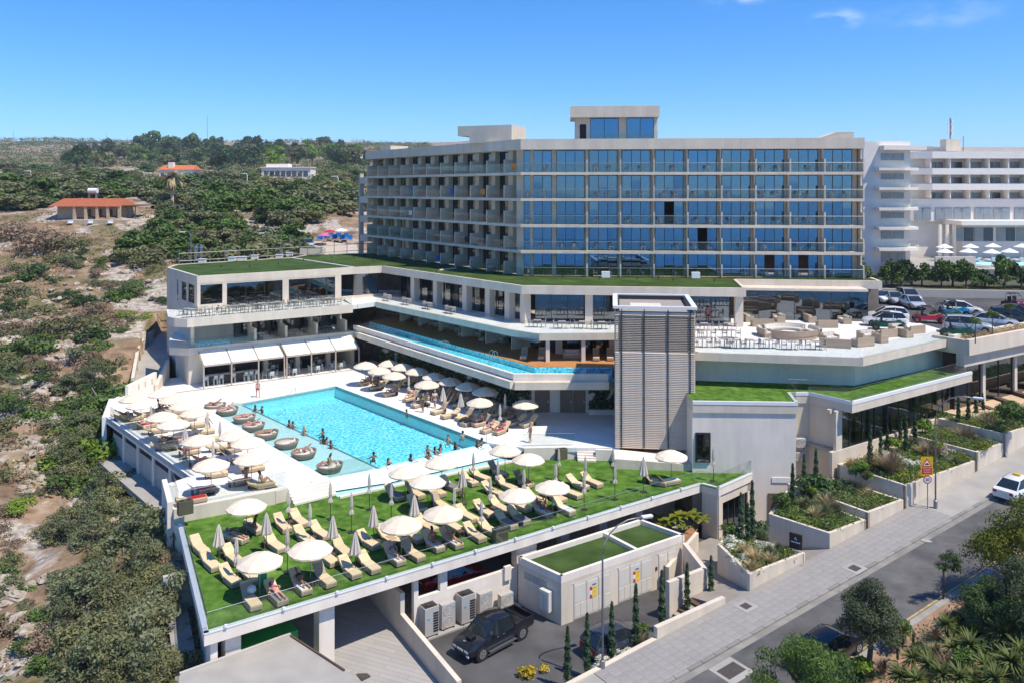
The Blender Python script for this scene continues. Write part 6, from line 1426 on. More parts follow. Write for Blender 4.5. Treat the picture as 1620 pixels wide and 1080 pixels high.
# ================================================================== vehicles
M_tyre = mat('tyre_rubber', (.018, .018, .019), .85, .1); M_rim = mat('alloy_rim', (.45, .46, .47), .35, .05, metal=.8); M_cglass = mat('car_glass', (.015, .02, .024), .06, .05, spec=.8)
M_lamp = mat('headlamp', (.7, .72, .74), .15, .05, spec=.8); M_tail = mat('tail_lamp', (.45, .01, .01), .25); M_plate = mat('number_plate', (.75, .75, .7), .6); M_plas = mat('black_plastic', (.02, .02, .022), .6)
def paint(n, c, metal=.3): return mat('paint_' + n, c, .28, .04, 1., metal=metal, spec=.6, coat=.6)
def loft(secs):
    """secs: list of rings (same count)"""
    g = MB(); m = len(secs[0]); vs = [v for r_ in secs for v in r_]; fs = []
    for i in range(len(secs) - 1):
        for k in range(m): fs.append((i * m + k, i * m + (k + 1) % m, (i + 1) * m + (k + 1) % m, (i + 1) * m + k))
    fs += [tuple(reversed(range(m))), tuple(range((len(secs) - 1) * m, len(secs) * m))]
    return g.add(vs, fs)
def smooth_angle(o, a=35):
    o.data.shade_smooth()
    try: o.data.set_sharp_from_angle(angle=R(a))
    except Exception: pass
def car(name, label, body, hull, cab, wheels, p, rz, plate=True, cat='car', extra=None, group=None, r=.33):
    """hull: (x, half width, z low, z shoulder, z top); cab: (x, hw low, hw top, z low, z top)"""
    e = empty(name, (0, 0, 0), label, cat, group)
    def ringh(x, hw, z0, z1, z2): return [(x, -hw * .93, z0), (x, hw * .93, z0), (x, hw, z0 + .12), (x, hw, z1), (x, hw * .9, z2), (x, -hw * .9, z2), (x, -hw, z1), (x, -hw, z0 + .12)]
    b = loft([ringh(*h) for h in hull]).build('body', body, e); smooth_angle(b)
    def ringc(x, a, t, z0, z1): return [(x, -a, z0), (x, a, z0), (x, t, z1), (x, -t, z1)]
    gl = loft([ringc(*c_) for c_ in cab]).build('windows', M_cglass, e); smooth_angle(gl, 40)
    tops = [c_ for c_ in cab if c_[4] > cab[0][4] + .2 and c_[4] > cab[-1][4] + .1] or cab[1:-1]
    rf_ = loft([[(x, -t - .01, z1 - .03), (x, t + .01, z1 - .03), (x, t - .08, z1 + .03), (x, -t + .08, z1 + .03)] for x, a, t, z0, z1 in tops]).build('roof', body, e); smooth_angle(rf_)
    g = MB()
    for s in (-1, 1):
        for i in range(len(cab) - 1):
            (x0, a0, t0, l0, h0), (x1, a1, t1, l1, h1) = cab[i], cab[i + 1]
            if abs(h0 - h1) > .25: g.tube([(x0, s * (a0 if h0 < h1 else t0) * 1.005, h0), (x1, s * (t1 if h0 < h1 else a1) * 1.005, h1)], .035, 5)
        xm = (tops[0][0] + tops[-1][0]) / 2; g.tube([(xm, s * tops[0][1] * 1.01, tops[0][3]), (xm, s * tops[0][2] * 1.01, tops[0][4])], .04, 5)
    g.build('pillar', body, e)
    hw = max(h[1] for h in hull)
    for x in wheels:
        for s in (-1, 1):
            def ry(prof, y):
                g_ = MB().lathe(prof, 20); g_.v = [(v[0] + x, s * (y - .11 + v[2]), v[1] + r) for v in g_.v]; return g_
            w = ry([(r * .62, 0), (r * .94, .0), (r, .04), (r, .18), (r * .94, .215), (r * .62, .215)], hw - .1).build('wheel', M_tyre, e)
            rm = ry([(.02, .20), (r * .62, .205), (r * .64, .222), (.03, .222)], hw - .1); rm.build('rim', M_rim, w)
            g_ = MB()
            for k in range(5):
                a_ = 2 * math.pi * k / 5; g_.box((x + .5 * r * .62 * math.cos(a_), s * (hw + .015), r + .5 * r * .62 * math.sin(a_)), (.05, .015, .05))
            g_.build('rim_hole', M_black, w)
            ar = ry([(r * .6, .12), (r * 1.14, .12), (r * 1.16, .205), (r * .6, .205)], hw - .105); ar.build('wheel_arch', M_plas, e)
    xf, xr = hull[-1], hull[0]
    for s in (-1, 1):
        MB().box((xf[0] - .04, s * xf[1] * .68, xf[3] - .04), (.12, .34, .15)).build('headlight', M_lamp, e, bevel=.03); MB().box((xr[0] + .03, s * xr[1] * .78, xr[3] - .02), (.1, .26, .2)).build('tail_light', M_tail, e, bevel=.02)
        MB().box((lerp(cab[0][0], cab[-1][0], .78), s * (hw + .07), cab[0][3] + .1), (.1, .2, .14)).build('mirror', body, e, bevel=.03)
        for q in (.42, .62): MB().box((lerp(cab[0][0], cab[-1][0], q), s * (hw + .005), cab[0][3] - .1), (.16, .02, .03)).build('door_handle', M_rim, e)
    MB().box((xf[0] + .005, 0, xf[3] - .22), (.03, xf[1] * 1.1, .16)).build('grille', M_plas, e)
    if plate:
        MB().box((xf[0] + .02, 0, xf[2] + .2), (.02, .5, .11)).build('number_plate', M_plate, e); MB().box((xr[0] - .012, 0, xr[2] + .3), (.02, .5, .11)).build('number_plate', M_plate, e)
    if extra: extra(e)
    e.location = p; e.rotation_euler.z = rz; return e
HATCH = dict(hull=[(-2.0, .72, .35, .75, .86), (-1.85, .84, .28, .85, .95), (-1.0, .88, .2, .8, .93), (.9, .88, .2, .78, .92), (1.5, .85, .22, .70, .84), (1.95, .78, .26, .62, .72), (2.08, .66, .34, .55, .62)], cab=[(-1.95, .74, .66, .9, .95), (-1.55, .80, .62, .92, 1.42), (-.6, .82, .64, .92, 1.5), (.25, .82, .63, .92, 1.44), (1.15, .78, .70, .9, .93)], wheels=(-1.3, 1.3))
SEDAN = dict(hull=[(-2.25, .74, .36, .8, .92), (-2.1, .84, .28, .84, .96), (-1.2, .88, .2, .8, .93), (.9, .88, .2, .78, .91), (1.6, .86, .22, .70, .84), (2.15, .78, .26, .62, .72), (2.3, .66, .34, .55, .62)], cab=[(-1.75, .76, .7, .92, .96), (-1.0, .80, .62, .92, 1.38), (-.3, .82, .64, .92, 1.44), (.3, .82, .63, .92, 1.4), (1.2, .78, .70, .9, .92)], wheels=(-1.4, 1.4))
SUVD = dict(hull=[(-2.15, .78, .42, .9, 1.02), (-2.0, .9, .36, .96, 1.1), (-1.0, .93, .3, .94, 1.08), (.9, .93, .3, .92, 1.06), (1.6, .9, .32, .88, 1.0), (2.1, .84, .36, .76, .88), (2.2, .72, .42, .7, .78)], cab=[(-2.1, .8, .7, 1.05, 1.1), (-1.75, .86, .68, 1.07, 1.6), (-.6, .88, .7, 1.07, 1.68), (.3, .88, .69, 1.07, 1.62), (1.15, .84, .76, 1.04, 1.07)], wheels=(-1.35, 1.35), r=.37)
def pick_extra(e):
    bk = paint('black', (.012, .013, .018))
    g = MB()
    for s in (-1, 1): g.box((-1.75, s * .84, 1.0), (1.6, .1, .3))
    g.box((-2.52, 0, .98), (.08, 1.76, .34)); g.build('bed_side', bk, e, bevel=.02)
    MB().box((-1.75, 0, .82), (1.55, 1.55, .06)).build('bed_liner', M_plas, e)
    MB().box((-1.78, 0, 1.165), (.07, 1.8, .05)).build('bed_rail', M_plas, e)
    MB().box((1.75, 0, 1.13), (.45, .5, .09)).build('bonnet_scoop', bk, e, bevel=.03)
    for s in (-1, 1): MB().box((.15, s * 1.0, .42), (2.1, .16, .05)).build('side_step', M_steel, e); MB().box((2.52, s * .62, .5), (.06, .2, .12)).build('fog_lamp', M_lamp, e)
    MB().lathe([(.0, 0), (.09, .0), (.09, .02), (.0, .02)], 12, c=(2.2, 0, 1.02), cap=False).build('emblem', M_rim, e)
PK = dict(hull=[(-2.55, .84, .52, .86, .86), (-1.0, .90, .42, .86, .86), (-.93, .90, .4, .95, 1.08), (1.1, .90, .4, .95, 1.08), (1.75, .89, .42, .92, 1.06), (2.35, .84, .44, .84, .94), (2.52, .74, .5, .74, .82)], cab=[(-.98, .84, .76, 1.06, 1.1), (-.75, .84, .66, 1.06, 1.70), (.0, .85, .68, 1.06, 1.76), (.55, .85, .67, 1.06, 1.70), (1.3, .82, .74, 1.05, 1.08)], wheels=(-1.55, 1.6), r=.4)
car('pickup_truck', 'black double cab pickup parked in front of the air conditioners', paint('black', (.012, .013, .018)), p=P(780, 1010, ZP + .3) * 1, rz=R(-136), extra=pick_extra, cat='pickup truck', **PK).location.z = ZP + .002
car('parked_car', 'dark blue hatchback parked behind the row of cypresses', paint('petrol', (.045, .055, .075)), p=P(972, 1018, ZP + .3), rz=R(34), **HATCH).location.z = ZP + .002
o = car('parked_car', 'red sports car parked under the lawn terrace', paint('red', (.45, .012, .02)), p=(0, 0, 0), rz=R(30), **SEDAN); q = gL1 + ed * 16.5 + en * 3.2; o.location = (q.x, q.y, -4.19)
o = car('parked_car', 'black sedan at the far kerb half hidden by a tree', paint('black', (.012, .013, .018)), p=(0, 0, 0), rz=R(33.6), **SEDAN); q = PR(1312, 1038); o.location = q + Vector((0, 0, .01)); o.rotation_euler = (0, R(-4.8), R(33.6))
def taxi(e): MB().box((-.1, 0, 1.53), (.2, .5, .14)).build('roof_sign', mat('taxi_yellow', (.7, .42, .03), .5), e)
o = car('parked_car', 'white taxi with a yellow roof sign on the road at the right edge', paint('white', (.72, .72, .71), 0), p=(0, 0, 0), rz=R(33.6), extra=taxi, **SEDAN); q = PR(1611, 781); o.location = q + Vector((0, 0, .01)); o.rotation_euler = (0, R(-4.8), R(33.6))
lot = [(1389, 474, HATCH, 'white', (.7, .7, .7), -80, 'white car half hidden by the corner of the podium'), (1413, 476, SEDAN, 'silver', (.5, .51, .52), -95, 'silver car facing the camera at the back of the parking'), (1437, 474, SUVD, 'silver', (.5, .51, .52), -95, 'silver car hidden behind another at the back of the parking'), (1443, 483, SEDAN, 'silver2', (.56, .57, .58), -95, 'silver saloon facing the camera in the middle of the parking'),
       (1404, 503, HATCH, 'white', (.7, .7, .7), 165, 'white hatchback behind the lounge glass'), (1400, 511, HATCH, 'white', (.7, .7, .7), 165, 'small white car closest to the lounge terrace'), (1521, 493, HATCH, 'white', (.7, .7, .7), -20, 'white car behind the buggies'), (1531, 522, SUVD, 'silver', (.5, .51, .52), -25, 'silver estate at the edge of the parking planter'), (1570, 512, SEDAN, 'silver2', (.56, .57, .58), -25, 'silver saloon beside the round topped trees'), (1601, 508, SUVD, 'charcoal', (.03, .032, .036), -25, 'dark car at the right edge of the parking'), (1606, 498, SEDAN, 'navy', (.018, .024, .038), -25, 'blue dark car behind the dark car at the right edge')]
for x, y, d, n, c_, a, l in lot:
    p = P(x, y, ZT + .3); p.z = ZT + .002; car('parked_car', l, paint(n, c_), p=p, rz=R(a), group='cars in the upper parking', **d)
def buggy(p, rz, col, label):
    e = empty('off_road_buggy', (0, 0, 0), label, 'buggy', 'buggies in the upper parking'); bm_ = paint(*col)
    loft([[(x, -w, z0), (x, w, z0), (x, w * .8, z1), (x, -w * .8, z1)] for x, w, z0, z1 in ((-1.4, .5, .5, .85), (-.4, .62, .38, .75), (.5, .62, .38, .8), (1.1, .5, .45, 1.0), (1.55, .3, .5, .75))]).build('body', bm_, e)
    g = MB()
    for s in (-.5, .5): g.tube([(-1.1, s, .8), (-.9, s, 1.6), (-.2, s * .95, 1.72), (.45, s, 1.5), (.9, s, .95)], .03, 6)
    for x, z in ((-.9, 1.6), (-.2, 1.72), (.45, 1.5)): g.tube([(x, -.5, z), (x, .5, z)], .03, 6)
    g.build('roll_cage', M_plas, e); MB().box((-.25, 0, 1.74), (.9, .98, .04)).build('roof', M_plas, e)
    for s in (-.28, .28): MB().box((-.35, s, .72), (.45, .42, .2)).build('seat', M_plas, e, bevel=.04); MB().box((-.6, s, 1.05), (.14, .42, .55)).build('seat_back', M_plas, e, bevel=.04)
    for x in (-1.15, 1.1):
        for s in (-1, 1):
            g = MB().lathe([(.14, 0), (.34, .02), (.36, .08), (.36, .2), (.34, .26), (.14, .26)], 16); g.v = [(v[0] + x, s * (.56 + v[2]), v[1] + .36) for v in g.v]; w = g.build('wheel', M_tyre, e)
            g = MB().lathe([(.02, .25), (.16, .265), (.02, .275)], 12); g.v = [(v[0] + x, s * (.56 + v[2]), v[1] + .36) for v in g.v]; g.build('rim', bm_, w)
    for s in (-.3, .3): MB().box((1.45, s, .82), (.08, .16, .1)).build('headlight', M_lamp, e)
    e.location = (p.x, p.y, ZT + .002); e.rotation_euler.z = rz
for x, y, a, c_, l in ((1469, 506, -20, ('red', (.45, .012, .02)), 'red and black off road buggy in the middle of the parking'), (1497, 501, -20, ('green', (.015, .09, .02)), 'green trimmed buggy behind the red one'), (1509, 496, -20, ('blue', (.02, .28, .45)), 'blue wheeled buggy beside the white car'), (1605, 484, -95, ('maroon', (.2, .02, .04)), 'maroon buggy at the back right of the parking'), (1515, 529, -25, ('green', (.015, .09, .02)), 'black and green buggy behind the terrace glass'), (1405, 517, -20, ('green', (.015, .09, .02)), 'buggy behind the glass at the terrace end')):
    buggy(P(x, y, ZT + .3), R(a), c_, l)
# ================================================================== street furniture
def lamp_post(p, h, rz, label, reach=2.3):
    e = empty('street_lamp', p, label, 'street lamp'); p = Vector(p); ax = Vector((math.cos(rz), math.sin(rz), 0))
    pts = [p, p + Vector((0, 0, h * .78))] + [p + ax * reach * (1 - math.cos(t)) * .8 + Vector((0, 0, h * .78 + h * .22 * math.sin(t))) for t in [R(k) for k in (20, 40, 60, 80, 90)]]
    pts.append(pts[-1] + ax * reach * .25)
    MB().tube(pts, [.065, .05] + [.042] * 6, 8).build('pole', M_post, e, smooth=True); q = pts[-1]
    MB().box(q + ax * .3 + Vector((0, 0, .02)), (.66, .26, .11), rz=rz).build('lamp_head', M_trim, e, bevel=.04); MB().box(q + ax * .3 + Vector((0, 0, -.055)), (.6, .22, .03), rz=rz).build('lens', M_lamp, e)
    MB().lathe([(.14, 0), (.14, .5), (.09, .55)], 10, c=p).build('base_sleeve', M_post, e)
lamp_post(PR(1480, 802, .14), 8.3, R(-28), 'tall curved street lamp on the pavement beside the speed sign')
q = ST(29.0, 34.0); lamp_post((q.x - .45, q.y, q.z), 7.9, R(20), 'tall curved street lamp in front of the plant room')
# speed sign: yellow board with hump triangle and red panel, 30 disc below
sp = PR(1467.5, 803.5, .14); e = empty('road_sign', sp, 'yellow hump warning board with red panel above a 30 speed disc', 'road sign')
MB().tube([sp, sp + Vector((0, 0, 5.0))], .038, 8).build('pole', M_post, e)
def flat(name, pts, m_, par, dy): MB().add([(sp.x + x, sp.y + dy, sp.z + z) for x, z in pts] + [(sp.x + x, sp.y + dy + .008, sp.z + z) for x, z in pts], [tuple(range(len(pts))), tuple(reversed(range(len(pts), 2 * len(pts))))]).build(name, m_, par)
k_ = 1300 / sp.y / 1.0
def sz(px0, py0): return ((px0 - 1467.5) / k_, (sp.y and (CZ - (py0 - HZ) * sp.y / F)) - sp.z)
bx0, bz0 = sz(1456, 721); bx1, bz1 = sz(1475.5, 750.5)
flat('yellow_board', [(bx0, bz1), (bx1, bz1), (bx1, bz0), (bx0, bz0)], mat('sign_amber', (.72, .42, .02), .5), e, -.06)
cx = (bx0 + bx1) / 2; w = (bx1 - bx0)
flat('red_triangle', [(cx - w * .42, bz0 - .72), (cx + w * .42, bz0 - .72), (cx, bz0 - .12)], mat('sign_red2', (.55, .02, .02), .5), e, -.07)
flat('white_triangle', [(cx - w * .30, bz0 - .66), (cx + w * .30, bz0 - .66), (cx, bz0 - .25)], M_trim, e, -.074)
flat('hump_symbol', [(cx - w * .2, bz0 - .6), (cx + w * .2, bz0 - .6), (cx + w * .08, bz0 - .47), (cx - w * .08, bz0 - .47)], M_black, e, -.078)
flat('red_panel', [(cx - w * .4, bz1 + .1), (cx + w * .4, bz1 + .1), (cx + w * .4, bz1 + .55), (cx - w * .4, bz1 + .55)], mat('sign_red2', (.55, .02, .02), .5), e, -.07)
for i in range(3): flat('panel_text', [(cx - w * .3, bz1 + .18 + i * .13), (cx + w * .3, bz1 + .18 + i * .13), (cx + w * .3, bz1 + .22 + i * .13), (cx - w * .3, bz1 + .22 + i * .13)], mat('sign_text', (.75, .45, .4), .6), e, -.075)
dx, dz = sz(1466.5, 757.5)
def disc(r, n=24): return [(dx + r * math.cos(2 * math.pi * k / n), dz + r * math.sin(2 * math.pi * k / n)) for k in range(n)]
flat('disc_rim', disc(.31), mat('sign_red2', (.55, .02, .02), .5), e, -.06); flat('disc_face', disc(.235), M_trim, e, -.066)
def text(s, size, m_, par, loc, rot, name='lettering'):
    c_ = bpy.data.curves.new(name, 'FONT'); c_.body = s; c_.size = size; c_.align_x = 'CENTER'; c_.align_y = 'CENTER'; c_.extrude = .004
    t = bpy.data.objects.new('tmp_text', c_); COL.objects.link(t); dg = bpy.context.evaluated_depsgraph_get()
    me = bpy.data.meshes.new_from_object(t.evaluated_get(dg)); bpy.data.objects.remove(t); me.materials.clear(); me.materials.append(m_)
    o = bpy.data.objects.new(name, me); COL.objects.link(o); o.parent = par; o.location = Vector(loc) - LOC[par.name]; o.rotation_euler = rot; return o
text('30', .3, M_black, e, (sp.x + dx, sp.y - .075, sp.z + dz), (R(90), 0, 0))
# dark hotel name board on the planter wall
sb = ST(45.55, 34.75); zb_ = road_z(sb.x, sb.y) + 1.15
e = empty('name_board', (sb.x, sb.y, zb_ - .45), 'dark board with a white letter A on the planter wall', 'sign'); BZ = Fr(ST(45.25, 35.6), ST(45.95, 34.25))
M_board = mat('board_brown', (.035, .028, .028), .5, .1)
MB().box((sb.x, sb.y, zb_ + .2), (.85, .14, 1.0), rz=R(-40)).build('board', M_board, e, bevel=.01)
rz_ = R(-40); nrm = Vector((math.sin(rz_), -math.cos(rz_), 0))
text('A', .3, M_trim, e, Vector((sb.x, sb.y, zb_ + .38)) + nrm * .078, (R(90), 0, rz_))
MB().box(Vector((sb.x, sb.y, zb_ + .14)) + nrm * .075, (.62, .012, .06), rz=rz_).build('lettering_line', M_trim, e)
# ================================================================== planters and garden walls along the pavement
def bed(name, label, poly, zt_, zsoil, th=.22, wall_z=None):
    e = empty(name, (poly[0].x, poly[0].y, zt_ - 1), label, 'planter'); n = len(poly)
    for i in range(n):
        a, b = poly[i], poly[(i + 1) % n]; d_ = (Vector((b.x, b.y, 0)) - Vector((a.x, a.y, 0))).normalized()
        MB().bar(a, Vector((b.x, b.y, 0)) - d_ * .0, th, zt_ - 3.2, zt_ + .0015 * i, off=0).build('wall', M_cream, e)
    MB().prism(poly, zsoil - .3, zsoil, bottom=False, sides=False).build('soil', M_soil, e); return e
bed('raised_planter', 'raised cream planter with cypresses in front of the glazed doors', [ST(40.4, 34.22), ST(45.8, 34.22), ST(45.2, 36.6), ST(44.2, 39.2), ST(42.0, 38.3)], -2.25, -2.5)
bed('raised_planter', 'wide cream planter with olive and lavender at the building corner', [ST(48.4, 34.22), ST(52.5, 34.22), ST(52.5, 40.9), ST(47.7, 38.7)], -1.58, -1.75)
bed('raised_planter', 'higher cream planter step to the right of the olive bed', [ST(52.74, 34.22), ST(57.1, 34.22), ST(56.8, 39.8), ST(54.4, 41.2), ST(52.74, 41)], -1.13, -1.35)
bed('raised_planter', 'long cream planter below the large windows with grasses', [ST(57.4, 34.22), ST(67.2, 34.22), ST(67.2, 39.9), ST(57.4, 39.9)], -.16, -.3)
bed('raised_planter', 'narrow stepped planter right of the long window bed', [ST(67.45, 34.22), ST(71.7, 34.22), ST(71.7, 39.9), ST(67.45, 39.9)], .5, .36)
bed('raised_planter', 'stepped planter at the right end of the window front', [ST(71.95, 34.22), ST(81, 34.22), ST(81, 38), ST(71.95, 39.9)], 1.2, 1.05)
bed('raised_planter', 'planter at the right edge beside the sandy terrace', [ST(84, 34.22), ST(96, 34.22), ST(96, 37.4), ST(84, 37.4)], 2.2, 2.05)
g = MB(); g.prism([ST(74, 38.2), ST(100, 37.6), ST(100, 42), ST(74, 42)], -1, 1.35); g.build('sandy_terrace', mat('sandy_paving', (.58, .42, .27), .9, .08, 1.), kind='structure')
for i in range(4): MB().prism([ST(78 + i * 3.5, 38.4), ST(78.7 + i * 3.5, 38.4), ST(80.4 + i * 3.5, 42), ST(79.7 + i * 3.5, 42)], 1.3, 1.45 + .12 * i).build('terrace_step', M_brown, kind='structure')
# path to the glazed doors, entry ramp, yard wall and stairs
def path_z(x, y):
    t = -x * RS + y * RC; s = x * RC + y * RS; return lin([(34.2, road_z(x, y) + .1), (40.5, -4.75), (46, -4.75)], t)
MB().prism([ST(37.9, 34.2), ST(40.3, 34.2), ST(42, 38.4), ST(44.2, 39.3), ST(47.8, 38.9), ST(52.4, 41), ST(54.5, 41.6), ST(54, 44), ST(44, 43.2), ST(41, 40.2), ST(39.5, 36.9), ST(37.9, 36.7)], -7, path_z).build('door_path', mat('taupe_path', (.30, .265, .23), .9, .1, 1.5), kind='structure')
MB().prism([ST(45.9, 34.2), ST(48.3, 34.2), ST(48.3, 39.6), ST(44.4, 39.3), ST(45.3, 36.6)], -7, lambda x, y: path_z(x, y) + .01).build('entry_ramp', mat('taupe_path', (.30, .265, .23), .9), kind='structure')
yw = empty('yard_wall', ST(33, 34.4), 'low cream wall between the parking yard and the pavement', 'wall')
for s0, s1, h0, h1 in ((20, 32.6, .18, .18), (32.6, 38.2, .8, .5)):
    a, b = ST(s0, 34.2), ST(s1, 34.2); MB().bar(a, b, .3, -6, (a.z + h0, b.z + h1)).build('segment', M_cream, yw)
a, b = ST(35.0, 36.2), ST(38.2, 37.9); rw = empty('path_wall', ST(36, 37), 'angled cream wall between the stairs and the plant room', 'wall')
MB().bar(ST(36, 36.7), ST(39.4, 36.8), .3, -5.2, -2.6).build('segment', M_cream, rw); MB().bar(ST(39.4, 36.8), ST(40.75, 39.9), .3, -5.2, (-2.6, -2.4)).build('segment', M_cream, rw)
for i in range(6): MB().prism([ST(35.4 + i * .42, 34.55), ST(35.82 + i * .42, 34.55), ST(35.82 + i * .42, 36.65), ST(35.4 + i * .42, 36.65)], -5.2, -4.85 + i * .16).build('yard_step', M_brown if i % 2 else M_conc, kind='structure')
MB().prism([gE - en * .0, ST(38.5, 41.3), ST(38.9, 39.6), ST(44.2, 42.4)], -5.2, -3.55, bottom=False, sides=False).build('banana_bed', M_soil, kind='structure')
e = empty('banana_planter', ST(41, 40), 'low cream planter wall beside the plant room roof', 'planter'); MB().bar(ST(38.6, 39.4), ST(44.3, 42.2), .25, -5.2, -3.35).build('wall', M_cream, e)
# ================================================================== vegetation
import numpy as np
def np_mesh(name, V, Q, m, smooth=False):
    me = bpy.data.meshes.new(name); n, k = len(Q), Q.shape[1]
    me.vertices.add(len(V)); me.vertices.foreach_set('co', np.asarray(V, np.float32).ravel())
    me.loops.add(n * k); me.loops.foreach_set('vertex_index', np.asarray(Q, np.int32).ravel())
    me.polygons.add(n); me.polygons.foreach_set('loop_start', np.arange(0, n * k, k, dtype=np.int32)); me.polygons.foreach_set('loop_total', np.full(n, k, np.int32))
    me.update(calc_edges=True)
    if m: me.materials.append(m)
    return me
def leaves(rng, C, N, l, w, droop=0.):
    """leaf quads at points C with outward directions N"""
    n = len(C); A = rng.normal(size=(n, 3)); A -= (A * N).sum(1, keepdims=True) * N * .5; A[:, 2] -= droop; A /= np.linalg.norm(A, axis=1, keepdims=True) + 1e-9
    B = np.cross(N + rng.normal(size=(n, 3)) * .7, A); B /= np.linalg.norm(B, axis=1, keepdims=True) + 1e-9
    L = l * rng.uniform(.6, 1.3, (n, 1)); Wd = w * rng.uniform(.6, 1.3, (n, 1))
    V = np.stack([C - A * L * .5, C + B * Wd * .5, C + A * L * .5, C - B * Wd * .5], 1).reshape(-1, 3)
    return V, np.arange(n * 4).reshape(n, 4)
def blob_points(rng, blobs, n, shell=.55):
    vol = np.array([b[1][0] * b[1][1] * b[1][2] for b in blobs]) ** .67; k = rng.choice(len(blobs), n, p=vol / vol.sum())
    D = rng.normal(size=(n, 3)); D /= np.linalg.norm(D, axis=1, keepdims=True); D[:, 2] = np.where(D[:, 2] < -.3, -D[:, 2], D[:, 2])
    r = (shell + (1 - shell) * rng.random((n, 1)) ** .6) * (1 + rng.normal(size=(n, 1)) * .08)
    c = np.array([b[0] for b in blobs])[k]; R_ = np.array([b[1] for b in blobs])[k]
    return c + D * r * R_, D / (np.linalg.norm(D / R_, axis=1, keepdims=True) * R_)
def crown(name, seed, blobs, n, l, w, m, shell=.55, droop=0.):
    rng = np.random.default_rng(seed); C, N = blob_points(rng, blobs, n, shell); V, Q = leaves(rng, C, N, l, w, droop); return np_mesh(name, V, Q, m)
def rblobs(seed, k, rx, ry, rz, br, z0=0., up=1.):
    r_ = random.Random(seed); out = []
    for i in range(k):
        a = r_.uniform(0, 6.283); q = math.sqrt(r_.random()); s = br * r_.uniform(.7, 1.25); z = z0 + rz * r_.uniform(.15, 1) * (1 - .55 * q * q) * up
        out.append(((rx * q * math.cos(a), ry * q * math.sin(a), z), (s, s, s * r_.uniform(.65, .95))))
    return out
LF = {'green': leafmat('leaf_green', (0.064, 0.117, 0.025), (0.154, 0.236, 0.054)), 'olive': leafmat('leaf_olive', (.14, .15, .06), (.28, .275, .125)), 'dark': leafmat('leaf_dark', (0.033, 0.065, 0.021), (0.090, 0.149, 0.045)),
      'dry': leafmat('leaf_dry', (0.203, 0.145, 0.094), (0.362, 0.261, 0.174)), 'bright': leafmat('leaf_bright', (0.109, 0.189, 0.017), (0.261, 0.362, 0.043)), 'grey': leafmat('leaf_grey_green', (.12, .145, .065), (.25, .265, .135)),
      'yellow': leafmat('leaf_yellow', (0.362, 0.290, 0.022), (0.725, 0.522, 0.043)), 'cyp': leafmat('leaf_cypress', (0.039, 0.078, 0.034), (0.099, 0.160, 0.065)), 'acacia': leafmat('leaf_acacia', (.11, .145, .014), (.25, .265, .03), trans=.35), 'white': leafmat('flower_white', (0.507, 0.522, 0.406), (0.870, 0.841, 0.725)), 'olivetree': leafmat('leaf_olive_tree', (.05, .066, .028), (.115, .135, .065)), 'sage': leafmat('leaf_sage', (.17, .185, .095), (.31, .32, .18), trans=.35), 'straw': leafmat('leaf_straw', (0.377, 0.290, 0.145), (0.652, 0.522, 0.290))}
M_bark = mat('bark', (.13, .095, .07), .9, .25, 4, bump=.6); M_stem = mat('grey_stem', (.20, .17, .14), .9, .2, 4)
def PH(px, py):
    d = 40.
    while d < 2500:
        x = (px - 810) / F * d; z = CZ - (py - HZ) * d / F
        if ground_h(x, d, False) >= z: return Vector((x, d, ground_h(x, d, False)))
        d *= 1.01
    return None
BUSH = {}
for i, (k, n, l) in enumerate((('green', 900, .17), ('olive', 900, .15), ('dark', 900, .17), ('dry', 700, .14), ('grey', 950, .15), ('bright', 900, .16))):
    for v in range(2):
        e = empty('scrub_bush'); sd_ = 10 * i + v
        mobj('foliage', crown('foliage', sd_, rblobs(sd_, 9, .75, .75, .75, .38), n, l, l * .55, LF[k], .45), e)
        g = MB()
        for q in range(4): a = q * 1.6 + v; g.tube([(0, 0, -.1), (.2 * math.cos(a), .2 * math.sin(a), .3), (.5 * math.cos(a), .5 * math.sin(a), .7)], [.05, .035, .015], 5)
        g.build('stem', M_stem, e); BUSH[(k, v)] = e
SCL = {}
def bush(p, r, k, label, group, flat=.8, cat='bush'):
    o = place(BUSH[(k, rr.randrange(2))], USED, p - Vector((0, 0, .08 * r)), rr.uniform(0, 6.28), label, group, cat, (r * rr.uniform(.85, 1.2), r * rr.uniform(.85, 1.2), r * flat * rr.uniform(.8, 1.15)))
    SCL.setdefault(label, []).append(o); return o
def in_built(p, m=2.5):
    return any(inside(p.x + a, p.y + b, BUILT) for a, b in ((m, 0), (-m, 0), (0, m), (0, -m), (0, 0)))
for x, y, w, k in ((60, 440, 60, 'dark'), (100, 535, 100, 'olive'), (50, 560, 80, 'green'), (165, 650, 105, 'green'), (140, 735, 140, 'bright'), (105, 780, 90, 'green'), (20, 645, 55, 'green'), (18, 810, 60, 'bright'), (75, 850, 55, 'olive'), (205, 775, 95, 'grey'), (60, 400, 110, 'dry'), (20, 380, 80, 'dry'), (105, 395, 75, 'olive'), (30, 470, 60, 'olive'),
                  (215, 460, 55, 'green'), (185, 590, 60, 'green'), (240, 500, 40, 'green'), (215, 505, 50, 'bright'), (300, 372, 60, 'olive'), (245, 425, 80, 'olive'), (120, 480, 45, 'dark'), (165, 455, 40, 'olive'), (60, 990, 70, 'green'), (15, 900, 60, 'olive')):
    p = PH(x, y)
    if p is None or in_built(p): continue
    bush(p, w / F * p.y * .56, k, 'large rounded bush on the rocky slope left of the pool deck', 'large bushes on the rocky slope', .72)
